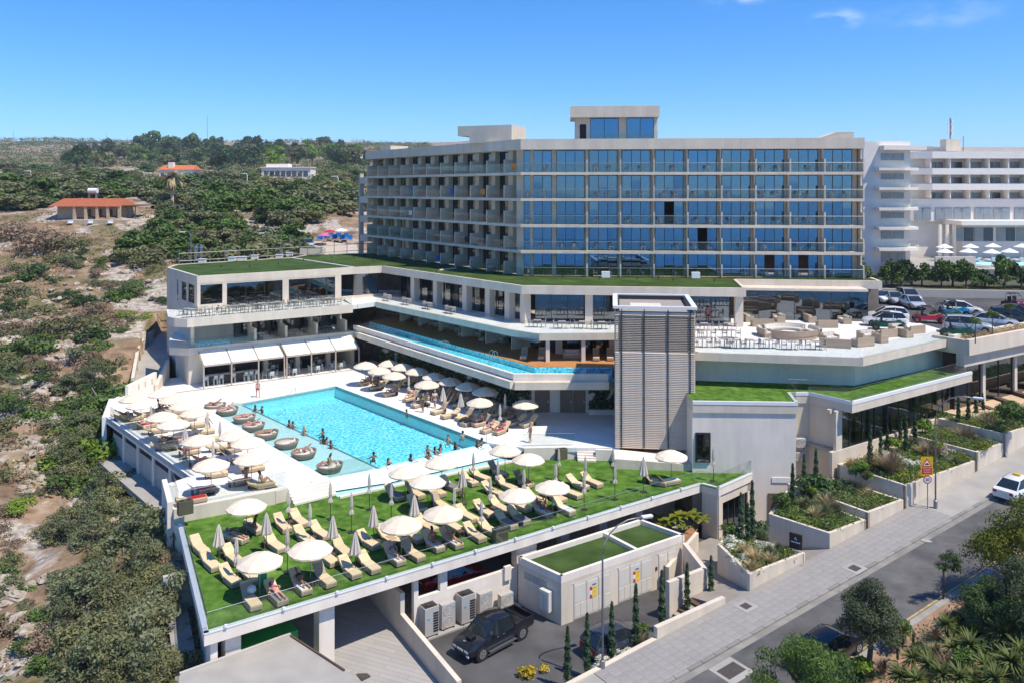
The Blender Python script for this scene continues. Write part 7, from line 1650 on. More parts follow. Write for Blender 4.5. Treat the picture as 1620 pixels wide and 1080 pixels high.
def scatter(n, x0, x1, y0, y1, r0, r1, kinds, label, group, cond=None, flat=.72, cat='bush'):
    c = 0; t = 0
    while c < n and t < n * 6:
        t += 1; x, y = rr.uniform(x0, x1), rr.uniform(y0, y1)
        if cond and not cond(x, y): continue
        p = PH(x, y)
        if p is None or in_built(p): continue
        bush(p, rr.uniform(r0, r1) * (1.25 if rr.random() < .15 else 1), rr.choice(kinds), label, group, flat, cat); c += 1
for i, k in enumerate(('grey', 'olive', 'sage')):
    e = empty('gully_tree'); sd_ = 70 + i
    mobj('crown', crown('crown', sd_, rblobs(sd_, 16, .72, .72, 1.25, .34, .0), 2200, .125, .055, LF[k], .3), e); g = MB()
    for q in range(5): a = q * 1.3 + i; g.tube([(0, 0, -.2), (.12 * math.cos(a), .12 * math.sin(a), .35), (.3 * math.cos(a), .3 * math.sin(a), .75)], [.04, .025, .01], 5)
    g.build('trunk', M_stem, e); BUSH[('G%d' % i, 0)] = BUSH[('G%d' % i, 1)] = e
scatter(66, 95, 300, 690, 1085, 1.2, 2.1, ['G0', 'G1', 'G2'], 'tall grey green thicket tree in the gully below the pool deck', 'gully trees', lambda x, y: x < 282 - max(0, 770 - y) * .55, .95, 'tree')
scatter(20, 95, 235, 590, 760, 1.3, 2.2, ['green', 'bright', 'green', 'G0'], 'full green shrub on the bank beside the left pool deck', 'bank shrubs', lambda x, y: x < 235 - max(0, 690 - y) * .25, .95)
scatter(60, 95, 300, 690, 1085, .7, 1.3, ['grey', 'grey', 'grey', 'olive', 'olive', 'green', 'dry'], 'grey green scrub bush in the gully below the pool deck', 'gully scrub bushes', lambda x, y: x < 285 - max(0, 760 - y) * .5)
scatter(48, -10, 110, 690, 1085, .6, 1.4, ['dry', 'olive', 'green', 'dry', 'grey'], 'low bush among the rocks at the lower left edge', 'lower left bushes')
scatter(120, -10, 265, 400, 700, .8, 2.2, ['olive', 'green', 'dry', 'dark', 'olive', 'grey'], 'low scrub bush on the rocky slope', 'rocky slope bushes', None, .85)
TREE = {}
for i, (k, n) in enumerate((('green', 1000), ('dark', 1000), ('olive', 900), ('bright', 900), ('grey', 900))):
    for v in range(2):
        e = empty('hillside_tree'); sd_ = 100 + 10 * i + v
        mobj('crown', crown('crown', sd_, rblobs(sd_, 11, .8, .8, 1.25, .42, .35), n, .22, .15, LF[k], .5), e)
        g = MB(); g.tube([(0, 0, -.3), (.03, .02, .5), (.0, .05, .95)], [.09, .07, .03], 6)
        for q in range(3): a = q * 2.1 + v; g.tube([(.02, .02, .45), (.3 * math.cos(a), .3 * math.sin(a), .85)], [.05, .02], 5)
        g.build('trunk', M_bark, e); TREE[(k, v)] = e
def tree(p, r, h, k, label, group, nm='hillside_tree'):
    o = place(TREE[(k, rr.randrange(2))], USED, p, rr.uniform(0, 6.28), label, group, 'tree', (r * rr.uniform(.9, 1.15), r * rr.uniform(.9, 1.15), h / 1.6 * rr.uniform(.85, 1.15)))
    o.name = nm; SCL.setdefault(label, []).append(o); return o
def tscatter(n, x0, x1, y0, y1, r0, r1, hr, kinds, label, group, cond=None):
    c = 0; t = 0
    while c < n and t < n * 6:
        t += 1; x, y = rr.uniform(x0, x1), rr.uniform(y0, y1)
        if cond and not cond(x, y): continue
        p = PH(x, y)
        if p is None or in_built(p, 2) : continue
        r = rr.uniform(r0, r1); tree(p - Vector((0, 0, .2 * r)), r, r * hr, rr.choice(kinds), label, group, {'tree belt': 'belt_tree', 'trees on the plain': 'plain_tree', 'tall trees on the skyline': 'eucalyptus_tree'}.get(group, 'grove_tree')); c += 1
clear = lambda x, y: not (70 < x < 245 and 318 < y < 400) and not (415 < x < 500 and 272 < y < 300) and not (245 < x < 310 and 278 < y < 300) and not (470 < x < 570 and 355 < y < 420) and not (70 < x < 200 and y > 345)
tscatter(125, 190, 565, 312, 420, 2.0, 3.9, 1.15, ['green', 'green', 'olive', 'olive', 'grey', 'green'], 'rounded tree in the grove behind the restaurant roof', 'trees behind the restaurant', clear)
tscatter(185, -10, 575, 266, 335, 3.0, 6.0, .95, ['green', 'dark', 'olive', 'olive', 'grey', 'green', 'olive', 'grey'], 'low tree on the green plain beyond the slope', 'trees on the plain', clear)
tscatter(110, 95, 585, 238, 268, 5, 9, 1.7, ['dark', 'dark', 'green', 'dark', 'olive', 'bright'], 'tall dark tree in the belt below the horizon', 'tree belt')
tscatter(24, 215, 420, 240, 250, 8, 12, 1.9, ['dark', 'dark', 'green'], 'crown of a tall eucalyptus standing above the tree belt', 'tall trees on the skyline')
# uncountable low cover: tufts near by, far scrub
rngs = np.random.default_rng(4); C = []; N = []; Rr = []
for i in range(5200):
    x, y = rr.uniform(-10, 270), 400 + 690 * rr.random() ** 1.0
    p = None
    d = rr.uniform(42, 175); xx = rr.uniform(-.64, -.27) * d
    if inside(xx, d, BUILT) or noise.noise((xx * .07, d * .07, 5.)) < -.12: continue
    p = (xx, d, ground_h(xx, d)); k = 10; r = rr.uniform(.15, .45)
    c_ = np.array(p) + rngs.normal(size=(k, 3)) * (r, r, r * .4) + (0, 0, r * .35); C.append(c_); v = rngs.normal(size=(k, 3)); v[:, 2] = abs(v[:, 2]) + .4; N.append(v / np.linalg.norm(v, axis=1, keepdims=True))
C = np.concatenate(C); N = np.concatenate(N); h = len(C) // 3
for nm, sl_, mk in (('dry_grass', slice(0, h), 'straw'), ('low_scrub', slice(h, 2 * h), 'olive'), ('thorny_scrub', slice(2 * h, None), 'dry')):
    V, Q = leaves(rngs, C[sl_], N[sl_], .42, .2); o = mobj(nm, np_mesh(nm, V, Q, LF[mk])); tag(o, {'dry_grass': 'pale dry grass tufts over the rocky slope', 'low_scrub': 'low olive scrub over the rocky slope', 'thorny_scrub': 'brown thorny scrub over the rocky slope'}[nm], 'scrub', None, 'stuff')
for nm, mk, sd_, nn, lab in (('distant_scrub', 'olive', 5, 5200, 'distant olive scrub covering the plateau'), ('distant_wood', 'dark', 6, 2600, 'distant dark wood on the plateau')):
    rg = np.random.default_rng(sd_); C = []; N = []
    for i in range(nn):
        d = 190 + 1300 * rr.random() ** 1.5; xx = rr.uniform(-.66, -.1) * d
        if d < 260 and -.57 < xx / d < -.42: continue
        if noise.noise((xx * .006, d * .006, sd_)) < -.25 or in_built(Vector((xx, d, 0)), 3): continue
        r = rr.uniform(1.2, 3.0) * (1 + d / 1500); k = 20; c_ = np.array((xx, d, ground_h(xx, d, False))) + rg.normal(size=(k, 3)) * (r * .7, r * .7, r * .3) + (0, 0, r * .3)
        C.append(c_); v = rg.normal(size=(k, 3)); v[:, 2] = abs(v[:, 2]) + .5; N.append(v / np.linalg.norm(v, axis=1, keepdims=True) * 1)
    C = np.concatenate(C); N = np.concatenate(N); sc_ = (.5 + C[:, 1:2] / 800); V, Q = leaves(rg, C, N, 1., .7); V = V.reshape(-1, 4, 3); ctr_ = V.mean(1, keepdims=True); V = (ctr_ + (V - ctr_) * sc_[:, None, :]).reshape(-1, 3)
    tag(mobj(nm, np_mesh(nm, V, Q, LF[mk])), lab, 'scrub', None, 'stuff')
# boulders
M_rock = mat('limestone', (.27, .215, .155), .95, 0, 1.6, bump=1.5, bscale=4, col2=(.52, .45, .36), rnd=.12, detail=9)
def rock(sd_):
    bm = bmesh.new(); bmesh.ops.create_icosphere(bm, subdivisions=3, radius=1)
    for v in bm.verts:
        n = noise.fractal(v.co * 1.1 + Vector((sd_ * 7.3, 0, 0)), .8, 2.2, 4); v.co *= 1 + .6 * n; v.co.z *= .6
        q = .42; v.co = Vector((round(v.co.x / q) * q * .5 + v.co.x * .5, round(v.co.y / q) * q * .5 + v.co.y * .5, v.co.z))
    me = bpy.data.meshes.new('boulder'); bm.to_mesh(me); bm.free(); me.materials.append(M_rock); return me
RK = [rock(i) for i in range(5)]
def rocks(lst, label, group, r0, r1):
    for x, y in lst:
        p = PH(x, y)
        if p is None or in_built(p): continue
        r = rr.uniform(r0, r1); o = mobj('boulder', rr.choice(RK), None, p + Vector((0, 0, r * .12)), rr.uniform(0, 6), (r, r * rr.uniform(.7, 1.3), r * rr.uniform(.6, 1.1))); tag(o, label, 'boulder', group); SCL.setdefault(label, []).append(o)
rocks([(85, 555), (105, 548), (130, 553), (180, 475), (20, 580), (8, 600), (95, 760), (45, 615), (60, 630), (30, 740), (10, 960), (5, 930), (35, 860), (15, 985), (100, 475), (140, 470), (185, 410), (170, 405), (215, 425), (150, 430), (200, 435), (30, 450), (250, 470), (254, 478), (246, 472), (235, 525), (245, 520), (228, 532), (180, 800), (195, 850), (110, 870), (165, 930), (120, 950)], 'large pale limestone boulder on the slope', 'large boulders', .35, 1.0)
rocks([(rr.gauss(a, 26), rr.gauss(b, 13)) for a, b in ((130, 450), (80, 490), (160, 500), (185, 415), (130, 545), (40, 590), (20, 660), (70, 620), (20, 930), (60, 760)) for _ in range(13)] + [(rr.uniform(0, 260), rr.uniform(400, 720)) for _ in range(70)] + [(rr.uniform(0, 280), rr.uniform(720, 1080)) for _ in range(50)], 'small pale limestone rock on the slope', 'small rocks', .18, .75)
# ---------------------------------------------------------------- cypresses
cy = empty('cypress'); rg = np.random.default_rng(21); nn = 1500
t = rg.random(nn) ** .8; a = rg.uniform(0, 6.283, nn); prof = .19 * np.minimum(1, t * 6 + .35) * (1 - t ** 1.8 * .85) * (1 + .35 * np.sin(t * 40 + a * 2)); q = prof * rg.uniform(.5, 1.05, nn)
C = np.stack([q * np.cos(a), q * np.sin(a), t * 3.5], 1); N = np.stack([np.cos(a), np.sin(a), np.full(nn, .8)], 1); N /= np.linalg.norm(N, axis=1, keepdims=True)
V, Q = leaves(rg, C, N, .17, .07); mobj('crown', np_mesh('crown', V, Q, LF['cyp']), cy); MB().tube([(0, 0, -.1), (.02, 0, 1.5), (0, 0, 3.2)], [.04, .03, .01], 5).build('trunk', M_bark, cy)
def cyp(px, yb, yt, z, label, lean=0):
    p = P(px, yb, z); h = (yb - yt) / F * p.y; o = place(cy, USED, p - Vector((0, 0, .05)), rr.uniform(0, 6), label, 'slender cypresses', 'cypress', (h / 3.5 * .5 + .62, h / 3.5 * .5 + .62, h / 3.5 * 1.06)); o.rotation_euler.y = R(lean); return o
for i, (x, b, t_) in enumerate(((898, 1082, 993), (929, 1066, 973), (968, 1042, 955), (1006, 1022, 927), (1047, 993, 905), (1087, 972, 893), (1125, 955, 881))): cyp(x, b, t_, -4.75, 'slender cypress along the yard wall, %s from the left' % ORD[i])
for i, (x, b, t_) in enumerate(((1172, 858, 782), (1183, 858, 797), (1190, 856, 764))): cyp(x, b, t_, -2.5, '%s of three cypresses in the planter by the glazed doors' % ['left', 'middle', 'right'][i])
for i, (x, b, t_) in enumerate(((1254, 800, 735), (1291, 785, 712), (1272, 775, 720))): cyp(x, b, t_, -1.7, ['cypress at the left corner of the olive planter', 'cypress beside the olive in the wide planter', 'cypress behind the olive in the wide planter'][i])
for i, (x, b, t_) in enumerate(zip((1376, 1393, 1402, 1424, 1433, 1448, 1464.5, 1477.5, 1497, 1504.7, 1516, 1530.6, 1545, 1557), (744, 731.5, 723.7, 705.6, 716, 708, 690, 682, 672, 672, 682, 679.6, 669, 664), (672, 682, 677, 661.5, 656, 653.7, 653.7, 651, 640.7, 646, 627.8, 622.6, 621, 622.6))):
    cyp(x, b, t_, -.3 if x < 1510 else .4, 'slim cypress in front of the large windows, %s from the left' % ORD[i], rr.uniform(-4, 4))
# ---------------------------------------------------------------- planter shrubs
def tuft(seed, m, n=90, h=.8, sp=.5, w=.035):
    r_ = random.Random(seed); vs = []; fs = []
    for i in range(n):
        a = r_.uniform(0, 6.283); q = r_.random() * sp; hh = h * r_.uniform(.6, 1.1); b = len(vs); dx_, dy_ = math.cos(a), math.sin(a)
        for t, k in ((0, 1), (.55, .8), (1, .05)):
            x = dx_ * q * (.15 + t * t * 1.1); y = dy_ * q * (.15 + t * t * 1.1); z = hh * (t - .25 * t * t * q / sp); vs += [(x - dy_ * w * k, y + dx_ * w * k, z), (x + dy_ * w * k, y - dx_ * w * k, z)]
        fs += [(b, b + 1, b + 3, b + 2), (b + 2, b + 3, b + 5, b + 4)]
    return np_mesh('foliage', np.array(vs), np.array(fs), m)
def sproto(nm, mesh_):
    e = empty(nm); mobj('foliage', mesh_, e); g = MB()
    for k in range(3): a = 2.1 * k; g.tube([(0, 0, -.05), (.15 * math.cos(a), .15 * math.sin(a), .3)], [.025, .012], 4)
    g.build('stem', M_stem, e); return e
SH = {'gr': sproto('shrub', crown('foliage', 301, rblobs(31, 7, .45, .45, .7, .28), 700, .12, .08, LF['green'], .4)), 'br': sproto('shrub', crown('foliage', 302, rblobs(32, 7, .42, .42, .75, .26), 650, .15, .09, LF['bright'], .4)),
      'lv': sproto('lavender', tuft(303, LF['grey'], 160, .55, .5, .02)), 'gs': sproto('ornamental_grass', tuft(304, LF['dry'], 230, .9, .75, .016)), 'st': sproto('straw_grass', tuft(305, LF['straw'], 150, .7, .55, .018)),
      'ye': sproto('yellow_shrub', crown('foliage', 306, rblobs(33, 6, .4, .4, .35, .22), 520, .09, .07, LF['yellow'], .4)), 'wh': sproto('white_flower_shrub', crown('foliage', 307, rblobs(34, 6, .45, .45, .45, .25), 520, .09, .06, LF['white'], .4)),
      'dk': sproto('dark_shrub', crown('foliage', 308, rblobs(35, 6, .4, .4, .6, .26), 560, .12, .07, LF['dark'], .4)), 'ac': sproto('shrub', crown('foliage', 309, rblobs(36, 7, .45, .45, .45, .25), 600, .11, .07, LF['acacia'], .4))}
DESC = {'gr': 'leafy green shrub', 'br': 'bright green shrub', 'lv': 'grey lavender clump', 'gs': 'purple brown grass clump', 'st': 'straw coloured grass clump', 'ye': 'yellow flowering shrub', 'wh': 'white flowering shrub', 'dk': 'dark green shrub', 'ac': 'yellow green shrub'}
def shrub(k, px, py, z, r, where):
    r *= 1.3
    p = P(px, py, z); t_ = -p.x * RS + p.y * RC; s_ = p.x * RC + p.y * RS
    if 'wide planter' in where and (t_ > 38 + .46 * (s_ - 47.7) or t_ > 40.3 or s_ > 56.6): return
    o = place(SH[k], USED, p, rr.uniform(0, 6.28), '%s %s' % (DESC[k], where), 'planter shrubs', 'shrub', (r, r, r * rr.uniform(.85, 1.1)))
    SCL.setdefault(o['label'], []).append(o); return o
for k, x, y, r in (('br', 1413, 722, 1.5), ('br', 1461, 700, 1.6), ('gs', 1410, 752, 1.7), ('gs', 1475, 725, 1.5), ('gs', 1525, 706, 1.6), ('gs', 1490, 716, 1.2), ('ye', 1440, 757, 1.1), ('ye', 1452, 752, .9), ('wh', 1500, 722, 1.4), ('wh', 1543, 702, 1.3), ('wh', 1440, 738, 1.2), ('gr', 1495, 682, 1.8), ('ac', 1480, 742, 1.0), ('ac', 1525, 728, 1.1), ('ac', 1555, 712, 1.0), ('st', 1360, 745, 1.2), ('st', 1385, 740, 1.2), ('st', 1345, 742, 1.0), ('gs', 1560, 683, 1.4), ('gr', 1580, 675, 1.3), ('dk', 1440, 712, 1.2), ('gs', 1572, 690, 1.2), ('ye', 1595, 692, 1.0), ('gr', 1530, 690, 1.2), ('lv', 1510, 735, 1.2), ('lv', 1370, 758, 1.1)):
    shrub(k, x, y, -.3 if x < 1545 else .4, r, 'in the long planter below the large windows')
for k, x, y, r in (('dk', 1285, 785, 2.2), ('lv', 1275, 805, 1.4), ('lv', 1335, 800, 1.4), ('lv', 1352, 793, 1.4), ('lv', 1322, 812, 1.4), ('lv', 1304, 818, 1.4), ('st', 1308, 806, 1.2), ('st', 1360, 806, 1.0), ('gr', 1240, 808, 1.2), ('ac', 1382, 797, .9), ('dk', 1365, 778, 2.0), ('lv', 1345, 780, 1.5), ('st', 1290, 822, 1.0), ('dk', 1388, 785, 1.3), ('lv', 1372, 800, 1.0)):
    shrub(k, x, y, -1.7, r, 'in the wide planter at the building corner')
for k, x, y, r in (('wh', 1165, 868, 1.2), ('st', 1180, 880, 1.2), ('st', 1195, 892, 1.2), ('wh', 1205, 872, 1.1), ('gr', 1160, 855, 1.2), ('lv', 1215, 880, 1.2), ('lv', 1230, 874, 1.1), ('st', 1188, 905, 1.0), ('lv', 1205, 858, 1.4), ('dk', 1200, 850, 1.3), ('st', 1218, 892, .9), ('ac', 1240, 876, .8), ('wh', 1176, 892, .9)):
    shrub(k, x, y, -2.5, r, 'in the planter by the glazed doors')
for k, x, y, r in (('wh', 960, 1052, .8), ('wh', 985, 1037, .8), ('st', 1012, 1020, .9), ('wh', 950, 1062, .7), ('gr', 1018, 1008, .8)): shrub(k, x, y, -4.7, r, 'between the cypresses along the yard wall')
for i in range(30): x = rr.uniform(1345, 1535); shrub(rr.choice(['gr', 'br', 'gs', 'wh', 'ac', 'lv', 'st']), x, lerp(752, 700, (x - 1345) / 190) + rr.uniform(-12, 8), -.3, rr.uniform(.8, 1.3), 'in the long planter below the large windows')
for i in range(26): x = rr.uniform(1245, 1400); shrub(rr.choice(['gr', 'lv', 'lv', 'dk', 'br', 'st', 'ac']), x, lerp(800, 780, (x - 1245) / 155) + rr.uniform(-22, 10), -1.6, rr.uniform(.8, 1.4), 'in the wide planter at the building corner')
shrub('ye', 842, 1062, -5, 1.3, 'tall at the bottom of the parking yard'); 
for x, y in ((1595, 668), (1612, 672), (1605, 660)): shrub('gr', x, y, 2.0, 1.5, 'in the planter beside the sandy terrace')
# groundcover in the beds
rg = np.random.default_rng(9); C = []
for poly, z, n in (([ST(40.8, 34.6), ST(45.4, 34.6), ST(44.9, 36.5), ST(44, 38.8), ST(42.2, 38)], -2.5, 500), ([ST(48.8, 34.6), ST(52.2, 34.6), ST(52.2, 40.4), ST(48.1, 38.4)], -1.75, 900), ([ST(53, 34.6), ST(56.7, 34.6), ST(56.4, 39.5), ST(54.3, 40.8), ST(53, 40.6)], -1.35, 700), ([ST(57.8, 34.6), ST(67, 34.6), ST(67, 39.5), ST(57.8, 39.5)], -.3, 1400), ([ST(67.8, 34.6), ST(71.5, 34.6), ST(71.5, 39.5), ST(67.8, 39.5)], .36, 600), ([ST(72.2, 34.6), ST(80.5, 34.6), ST(80.5, 37.6), ST(72.2, 39.5)], 1.05, 800), ([ST(84.3, 34.6), ST(95.6, 34.6), ST(95.6, 37), ST(84.3, 37)], 2.05, 500)):
    xs_, ys_ = [v.x for v in poly], [v.y for v in poly]; c = 0
    while c < n:
        x, y = rr.uniform(min(xs_), max(xs_)), rr.uniform(min(ys_), max(ys_))
        if inside(x, y, poly): c += 1; C.append((x, y, z + rr.uniform(.02, .3)))
C = np.array(C); idx = rg.permutation(len(C)); k3 = len(C) // 3
for i, (mk, lab) in enumerate((('green', 'low green ground cover in the planters'), ('bright', 'low bright green ground cover in the planters'), ('grey', 'low grey ground cover in the planters'))):
    cc = np.repeat(C[idx[i * k3:(i + 1) * k3]], 13, 0); cc = cc + rg.normal(size=cc.shape) * (.2, .2, .1); v = rg.normal(size=cc.shape); v[:, 2] = abs(v[:, 2]) + .5; v /= np.linalg.norm(v, axis=1, keepdims=True); V, Q = leaves(rg, cc, v, .19, .09)
    tag(mobj('ground_cover', np_mesh('ground_cover', V, Q, LF[mk])), lab, 'plants', None, 'stuff')
rg = np.random.default_rng(33); cc = np.array([tuple(ST(rr.uniform(36, 62), 25.2 - 9 * rr.random()) + Vector((0, 0, .2 + rr.random() * .25))) for _ in range(1500)]); cc = cc[[(noise.noise((c[0] * .5, c[1] * .5, 3.)) > -.1) for c in cc]]; cc = np.repeat(cc, 9, 0); cc = cc + rg.normal(size=cc.shape) * (.22, .22, .1); v = rg.normal(size=cc.shape); v[:, 2] = abs(v[:, 2]) + .4; v /= np.linalg.norm(v, axis=1, keepdims=True); V, Q = leaves(rg, cc, v, .2, .08)
tag(mobj('verge_ground_cover', np_mesh('verge_ground_cover', V, Q, LF['green'])), 'low green plants between the yuccas on the verge', 'plants', None, 'stuff')
# parking edge planting and round trees, banana bed
rg = np.random.default_rng(12); cc = np.array([tuple(EB.p(rr.uniform(.6, 40), rr.uniform(.5, 1.5), 7.75 + rr.uniform(0, .45))) for _ in range(5200)]); v = rg.normal(size=cc.shape); v[:, 2] = abs(v[:, 2]); v /= np.linalg.norm(v, axis=1, keepdims=True); V, Q = leaves(rg, cc, v, .2, .06)
tag(mobj('edge_planting', np_mesh('edge_planting', V, Q, LF['straw'])), 'straw green planting along the parking edge', 'plants', None, 'stuff')
rt = empty('round_tree'); mobj('crown', crown('crown', 401, rblobs(41, 9, .42, .42, .6, .3, 1.75), 900, .13, .08, LF['green'], .4), rt); MB().tube([(0, 0, 0), (.02, 0, 1.9)], [.05, .035], 6).build('trunk', M_bark, rt)
for i, (x, y) in enumerate(((1543, 543), (1570, 531), (1599, 517))): p = P(x, y, 7.75); place(rt, USED, p, i, 'small round topped tree in the parking planter, %s of three' % ['left', 'middle', 'right'][i], 'round trees', 'tree', .98)
bn = empty('banana_plant'); g = MB()
for k in range(9):
    a = k * .7; L_ = .9 + .25 * (k % 3); vs = []
    for t in (0, .3, .6, .85, 1): w = .17 * math.sin(math.pi * min(1, t * .9 + .1)); r_ = L_ * t * .8; z = .35 + L_ * (t - .75 * t * t); vs += [(r_ * math.cos(a) - w * math.sin(a), r_ * math.sin(a) + w * math.cos(a), z), (r_ * math.cos(a) + w * math.sin(a), r_ * math.sin(a) - w * math.cos(a), z)]
    g.add(vs, [(2 * i, 2 * i + 1, 2 * i + 3, 2 * i + 2) for i in range(4)])
g.build('leaf', LF['acacia'], bn); MB().tube([(0, 0, 0), (0, 0, .4)], .05, 6).build('stem', LF['green'], bn)
for i, (x, y, s_) in enumerate(((1062, 835, 1.0), (1078, 830, 1.2), (1095, 829, 1.1), (1050, 838, .8), (1110, 833, .9), (1080, 842, .7), (1040, 830, .9))): place(bn, USED, P(x, y, -3.55), i * .9, 'broad leaved plant in the bed beside the plant room, %s' % ['left of centre', 'centre back', 'right of centre', 'left end', 'right end', 'front', 'far back left'][i], 'broad leaved plants', 'plant', s_)
# green wall behind the loungers (climbers on a wall: one mass)
rg = np.random.default_rng(15); C = []
HWf = Fr(HW0, HW1)
for i in range(19000):
    s = rr.uniform(.2, HWf.L); z = rr.uniform(.05, 3.3)
    if noise.noise((s * .8, z * .9, 1.)) > .38: continue
    C.append(tuple(HWf.p(s, -.05 - rr.random() * .28, z)))
for i in range(4500):
    s = rr.uniform(5.5, 10.9); z = rr.uniform(.4, 2.7)
    if noise.noise((s * 1.1, z, 4.)) > .25: continue
    C.append(tuple(DW.p(s, -.05 - rr.random() * .3, z)))
C = np.array(C); v = rg.normal(size=C.shape) + (-.5, -.6, .3); v /= np.linalg.norm(v, axis=1, keepdims=True); V, Q = leaves(rg, C, v, .19, .13)
tag(mobj('green_wall', np_mesh('green_wall', V, Q, LF['dark'])), 'dark climbing plants covering the wall behind the loungers', 'climbing plant', None, 'stuff')
# ---------------------------------------------------------------- trees and yuccas on the verge
def big_tree(name, p, trunk, blobs, n, l, w, m, label, droop=0., shell=.4, seed=1, limbs=6):
    e = empty(name, p, label, 'tree'); me = crown('crown', seed, blobs, n, l, w, m, shell, droop); mobj('crown', me, e, p)
    g = MB(); g.tube([p + Vector(t_[:3]) for t_ in trunk], [t_[3] for t_ in trunk], 8); tp_ = Vector(trunk[-1][:3]); r_ = random.Random(seed)
    for b in r_.sample(blobs, min(limbs, len(blobs))): c_ = Vector(b[0]); g.tube([p + tp_ * .75, p + tp_.lerp(c_, .5) + Vector((0, 0, .15)), p + c_], [trunk[-1][3] * .8, trunk[-1][3] * .45, .015], 5)
    g.build('trunk', M_bark, e, smooth=True); return e
p = PR(1378, 1068, .15)
big_tree('olive_tree', p, [(0, 0, -.1, .2), (-.1, 0, .7, .15), (.02, .05, 1.5, .13), (-.05, 0, 2.1, .1)], [((x, y, z + 1.0), (s, s, s * .85)) for (x, y, z), (s, _, _) in rblobs(51, 24, 1.0, 1.0, 3.5, .62, .9)], 14000, .17, .06, LF['olivetree'], 'olive tree with a full grey green crown beside the road', seed=51)
p = ST(33.5, 25.0); big_tree('pepper_tree', p, [(0, 0, -.2, .22), (.1, 0, 1.0, .18), (.05, .1, 1.9, .14)], [((x, y, z + .4), (s, s, s * 1.05)) for (x, y, z), (s, _, _) in rblobs(52, 26, 2.0, 1.9, 3.1, .75, .5)], 13000, .24, .05, LF['green'], 'drooping green tree at the bottom edge of the road', droop=1.1, seed=52)
p = ST(52.6, 23.2); big_tree('acacia_tree', p, [(0, 0, -.2, .3), (.1, 0, 1.6, .24), (.1, .1, 2.8, .18)], [((x, y, z + 1.2), (s, s, s * .9)) for (x, y, z), (s, _, _) in rblobs(53, 38, 3.3, 2.8, 4.6, 1.05, -.6)], 20000, .2, .08, LF['acacia'], 'large yellow green acacia at the right edge', seed=53, limbs=9)
p = ST(47.6, 20.6); big_tree('acacia_tree', p, [(0, 0, -.2, .3), (.1, 0, 1.6, .24), (.1, .1, 2.6, .18)], [((x, y, z + .6), (s, s, s * .9)) for (x, y, z), (s, _, _) in rblobs(54, 28, 2.4, 2.2, 3.4, .9, .6)], 20000, .19, .07, LF['olivetree'], 'large grey green tree at the lower right edge', seed=54, limbs=9)
p = ST(47.2, 22.6); big_tree('acacia_tree', p, [(0, 0, -.2, .2), (.1, 0, 1.2, .15)], [((x, y, z + .2), (s, s, s * .9)) for (x, y, z), (s, _, _) in rblobs(55, 18, 2.0, 1.8, 2.4, .75, .4)], 11000, .16, .06, LF['dark'], 'dark dense bushy tree between the acacias', seed=55)
p = PR(1492, 945, .15); big_tree('young_tree', p, [(0, 0, -.1, .07), (.05, 0, 1.2, .05), (.0, 0, 1.9, .035)], [((x, y, z + 1.2), (s, s, s)) for (x, y, z), (s, _, _) in rblobs(56, 10, .95, .9, 1.9, .38, .3)], 1300, .16, .06, LF['dark'], 'young sparse tree standing at the far kerb', seed=56, shell=.2, limbs=8)
p = ST(46.5, 16.8); big_tree('acacia_tree', p, [(0, 0, -.2, .3), (.1, 0, 1.6, .24)], [((x, y, z + .3), (s, s, s * .9)) for (x, y, z), (s, _, _) in rblobs(57, 22, 2.4, 2.2, 2.6, .9, .3)], 15000, .2, .08, LF['acacia'], 'yellow green acacia in the lower right corner', seed=57, limbs=9)
def yucca(seed, m):
    r_ = random.Random(seed); vs = []; fs = []
    for i in range(85):
        a = r_.uniform(0, 6.283); e_ = r_.uniform(-.35, 1.35); L_ = r_.uniform(.6, .85); b = len(vs)
        for t, w in ((0, .03), (.4, .042), (1, .003)):
            h = L_ * t * math.cos(e_ - .35 * t); x, y, z = h * math.cos(a), h * math.sin(a), .75 + L_ * t * math.sin(e_ - .35 * t); vs += [(x - w * math.sin(a), y + w * math.cos(a), z), (x + w * math.sin(a), y - w * math.cos(a), z + .01)]
        fs += [(b, b + 1, b + 3, b + 2), (b + 2, b + 3, b + 5, b + 4)]
    return np_mesh('leaf', np.array(vs), np.array(fs), m)
yc = empty('yucca'); mobj('leaf', yucca(1, leafmat('leaf_yucca', (.09, .13, .03), (.20, .23, .07))), yc); MB().tube([(0, 0, -.1), (.02, 0, .75)], [.09, .07], 6).build('trunk', M_bark, yc)
YP = [(1497, 992, 1.0), (1428, 1000, .9), (1508, 1030, 1.0), (1445, 1050, 1.1), (1470, 1058, 1.1), (1490, 1075, 1.1), (1535, 1030, 1.2), (1585, 1015, 1.3), (1600, 1060, 1.3), (1560, 1062, 1.1), (1610, 1000, 1.2), (1425, 1075, 1.0), (1575, 1085, 1.2), (1520, 1080, 1.1), (1540, 1075, .9), (1450, 1082, 1.0), (1615, 1040, 1.2)]
for i, (x, y, s_) in enumerate(YP): place(yc, USED, PR(x, y + 18, .2), i, 'spiky yucca on the planted verge, %s from the left' % ordn(sorted(range(len(YP)), key=lambda q: YP[q][0]).index(i)), 'yuccas', 'yucca', s_)
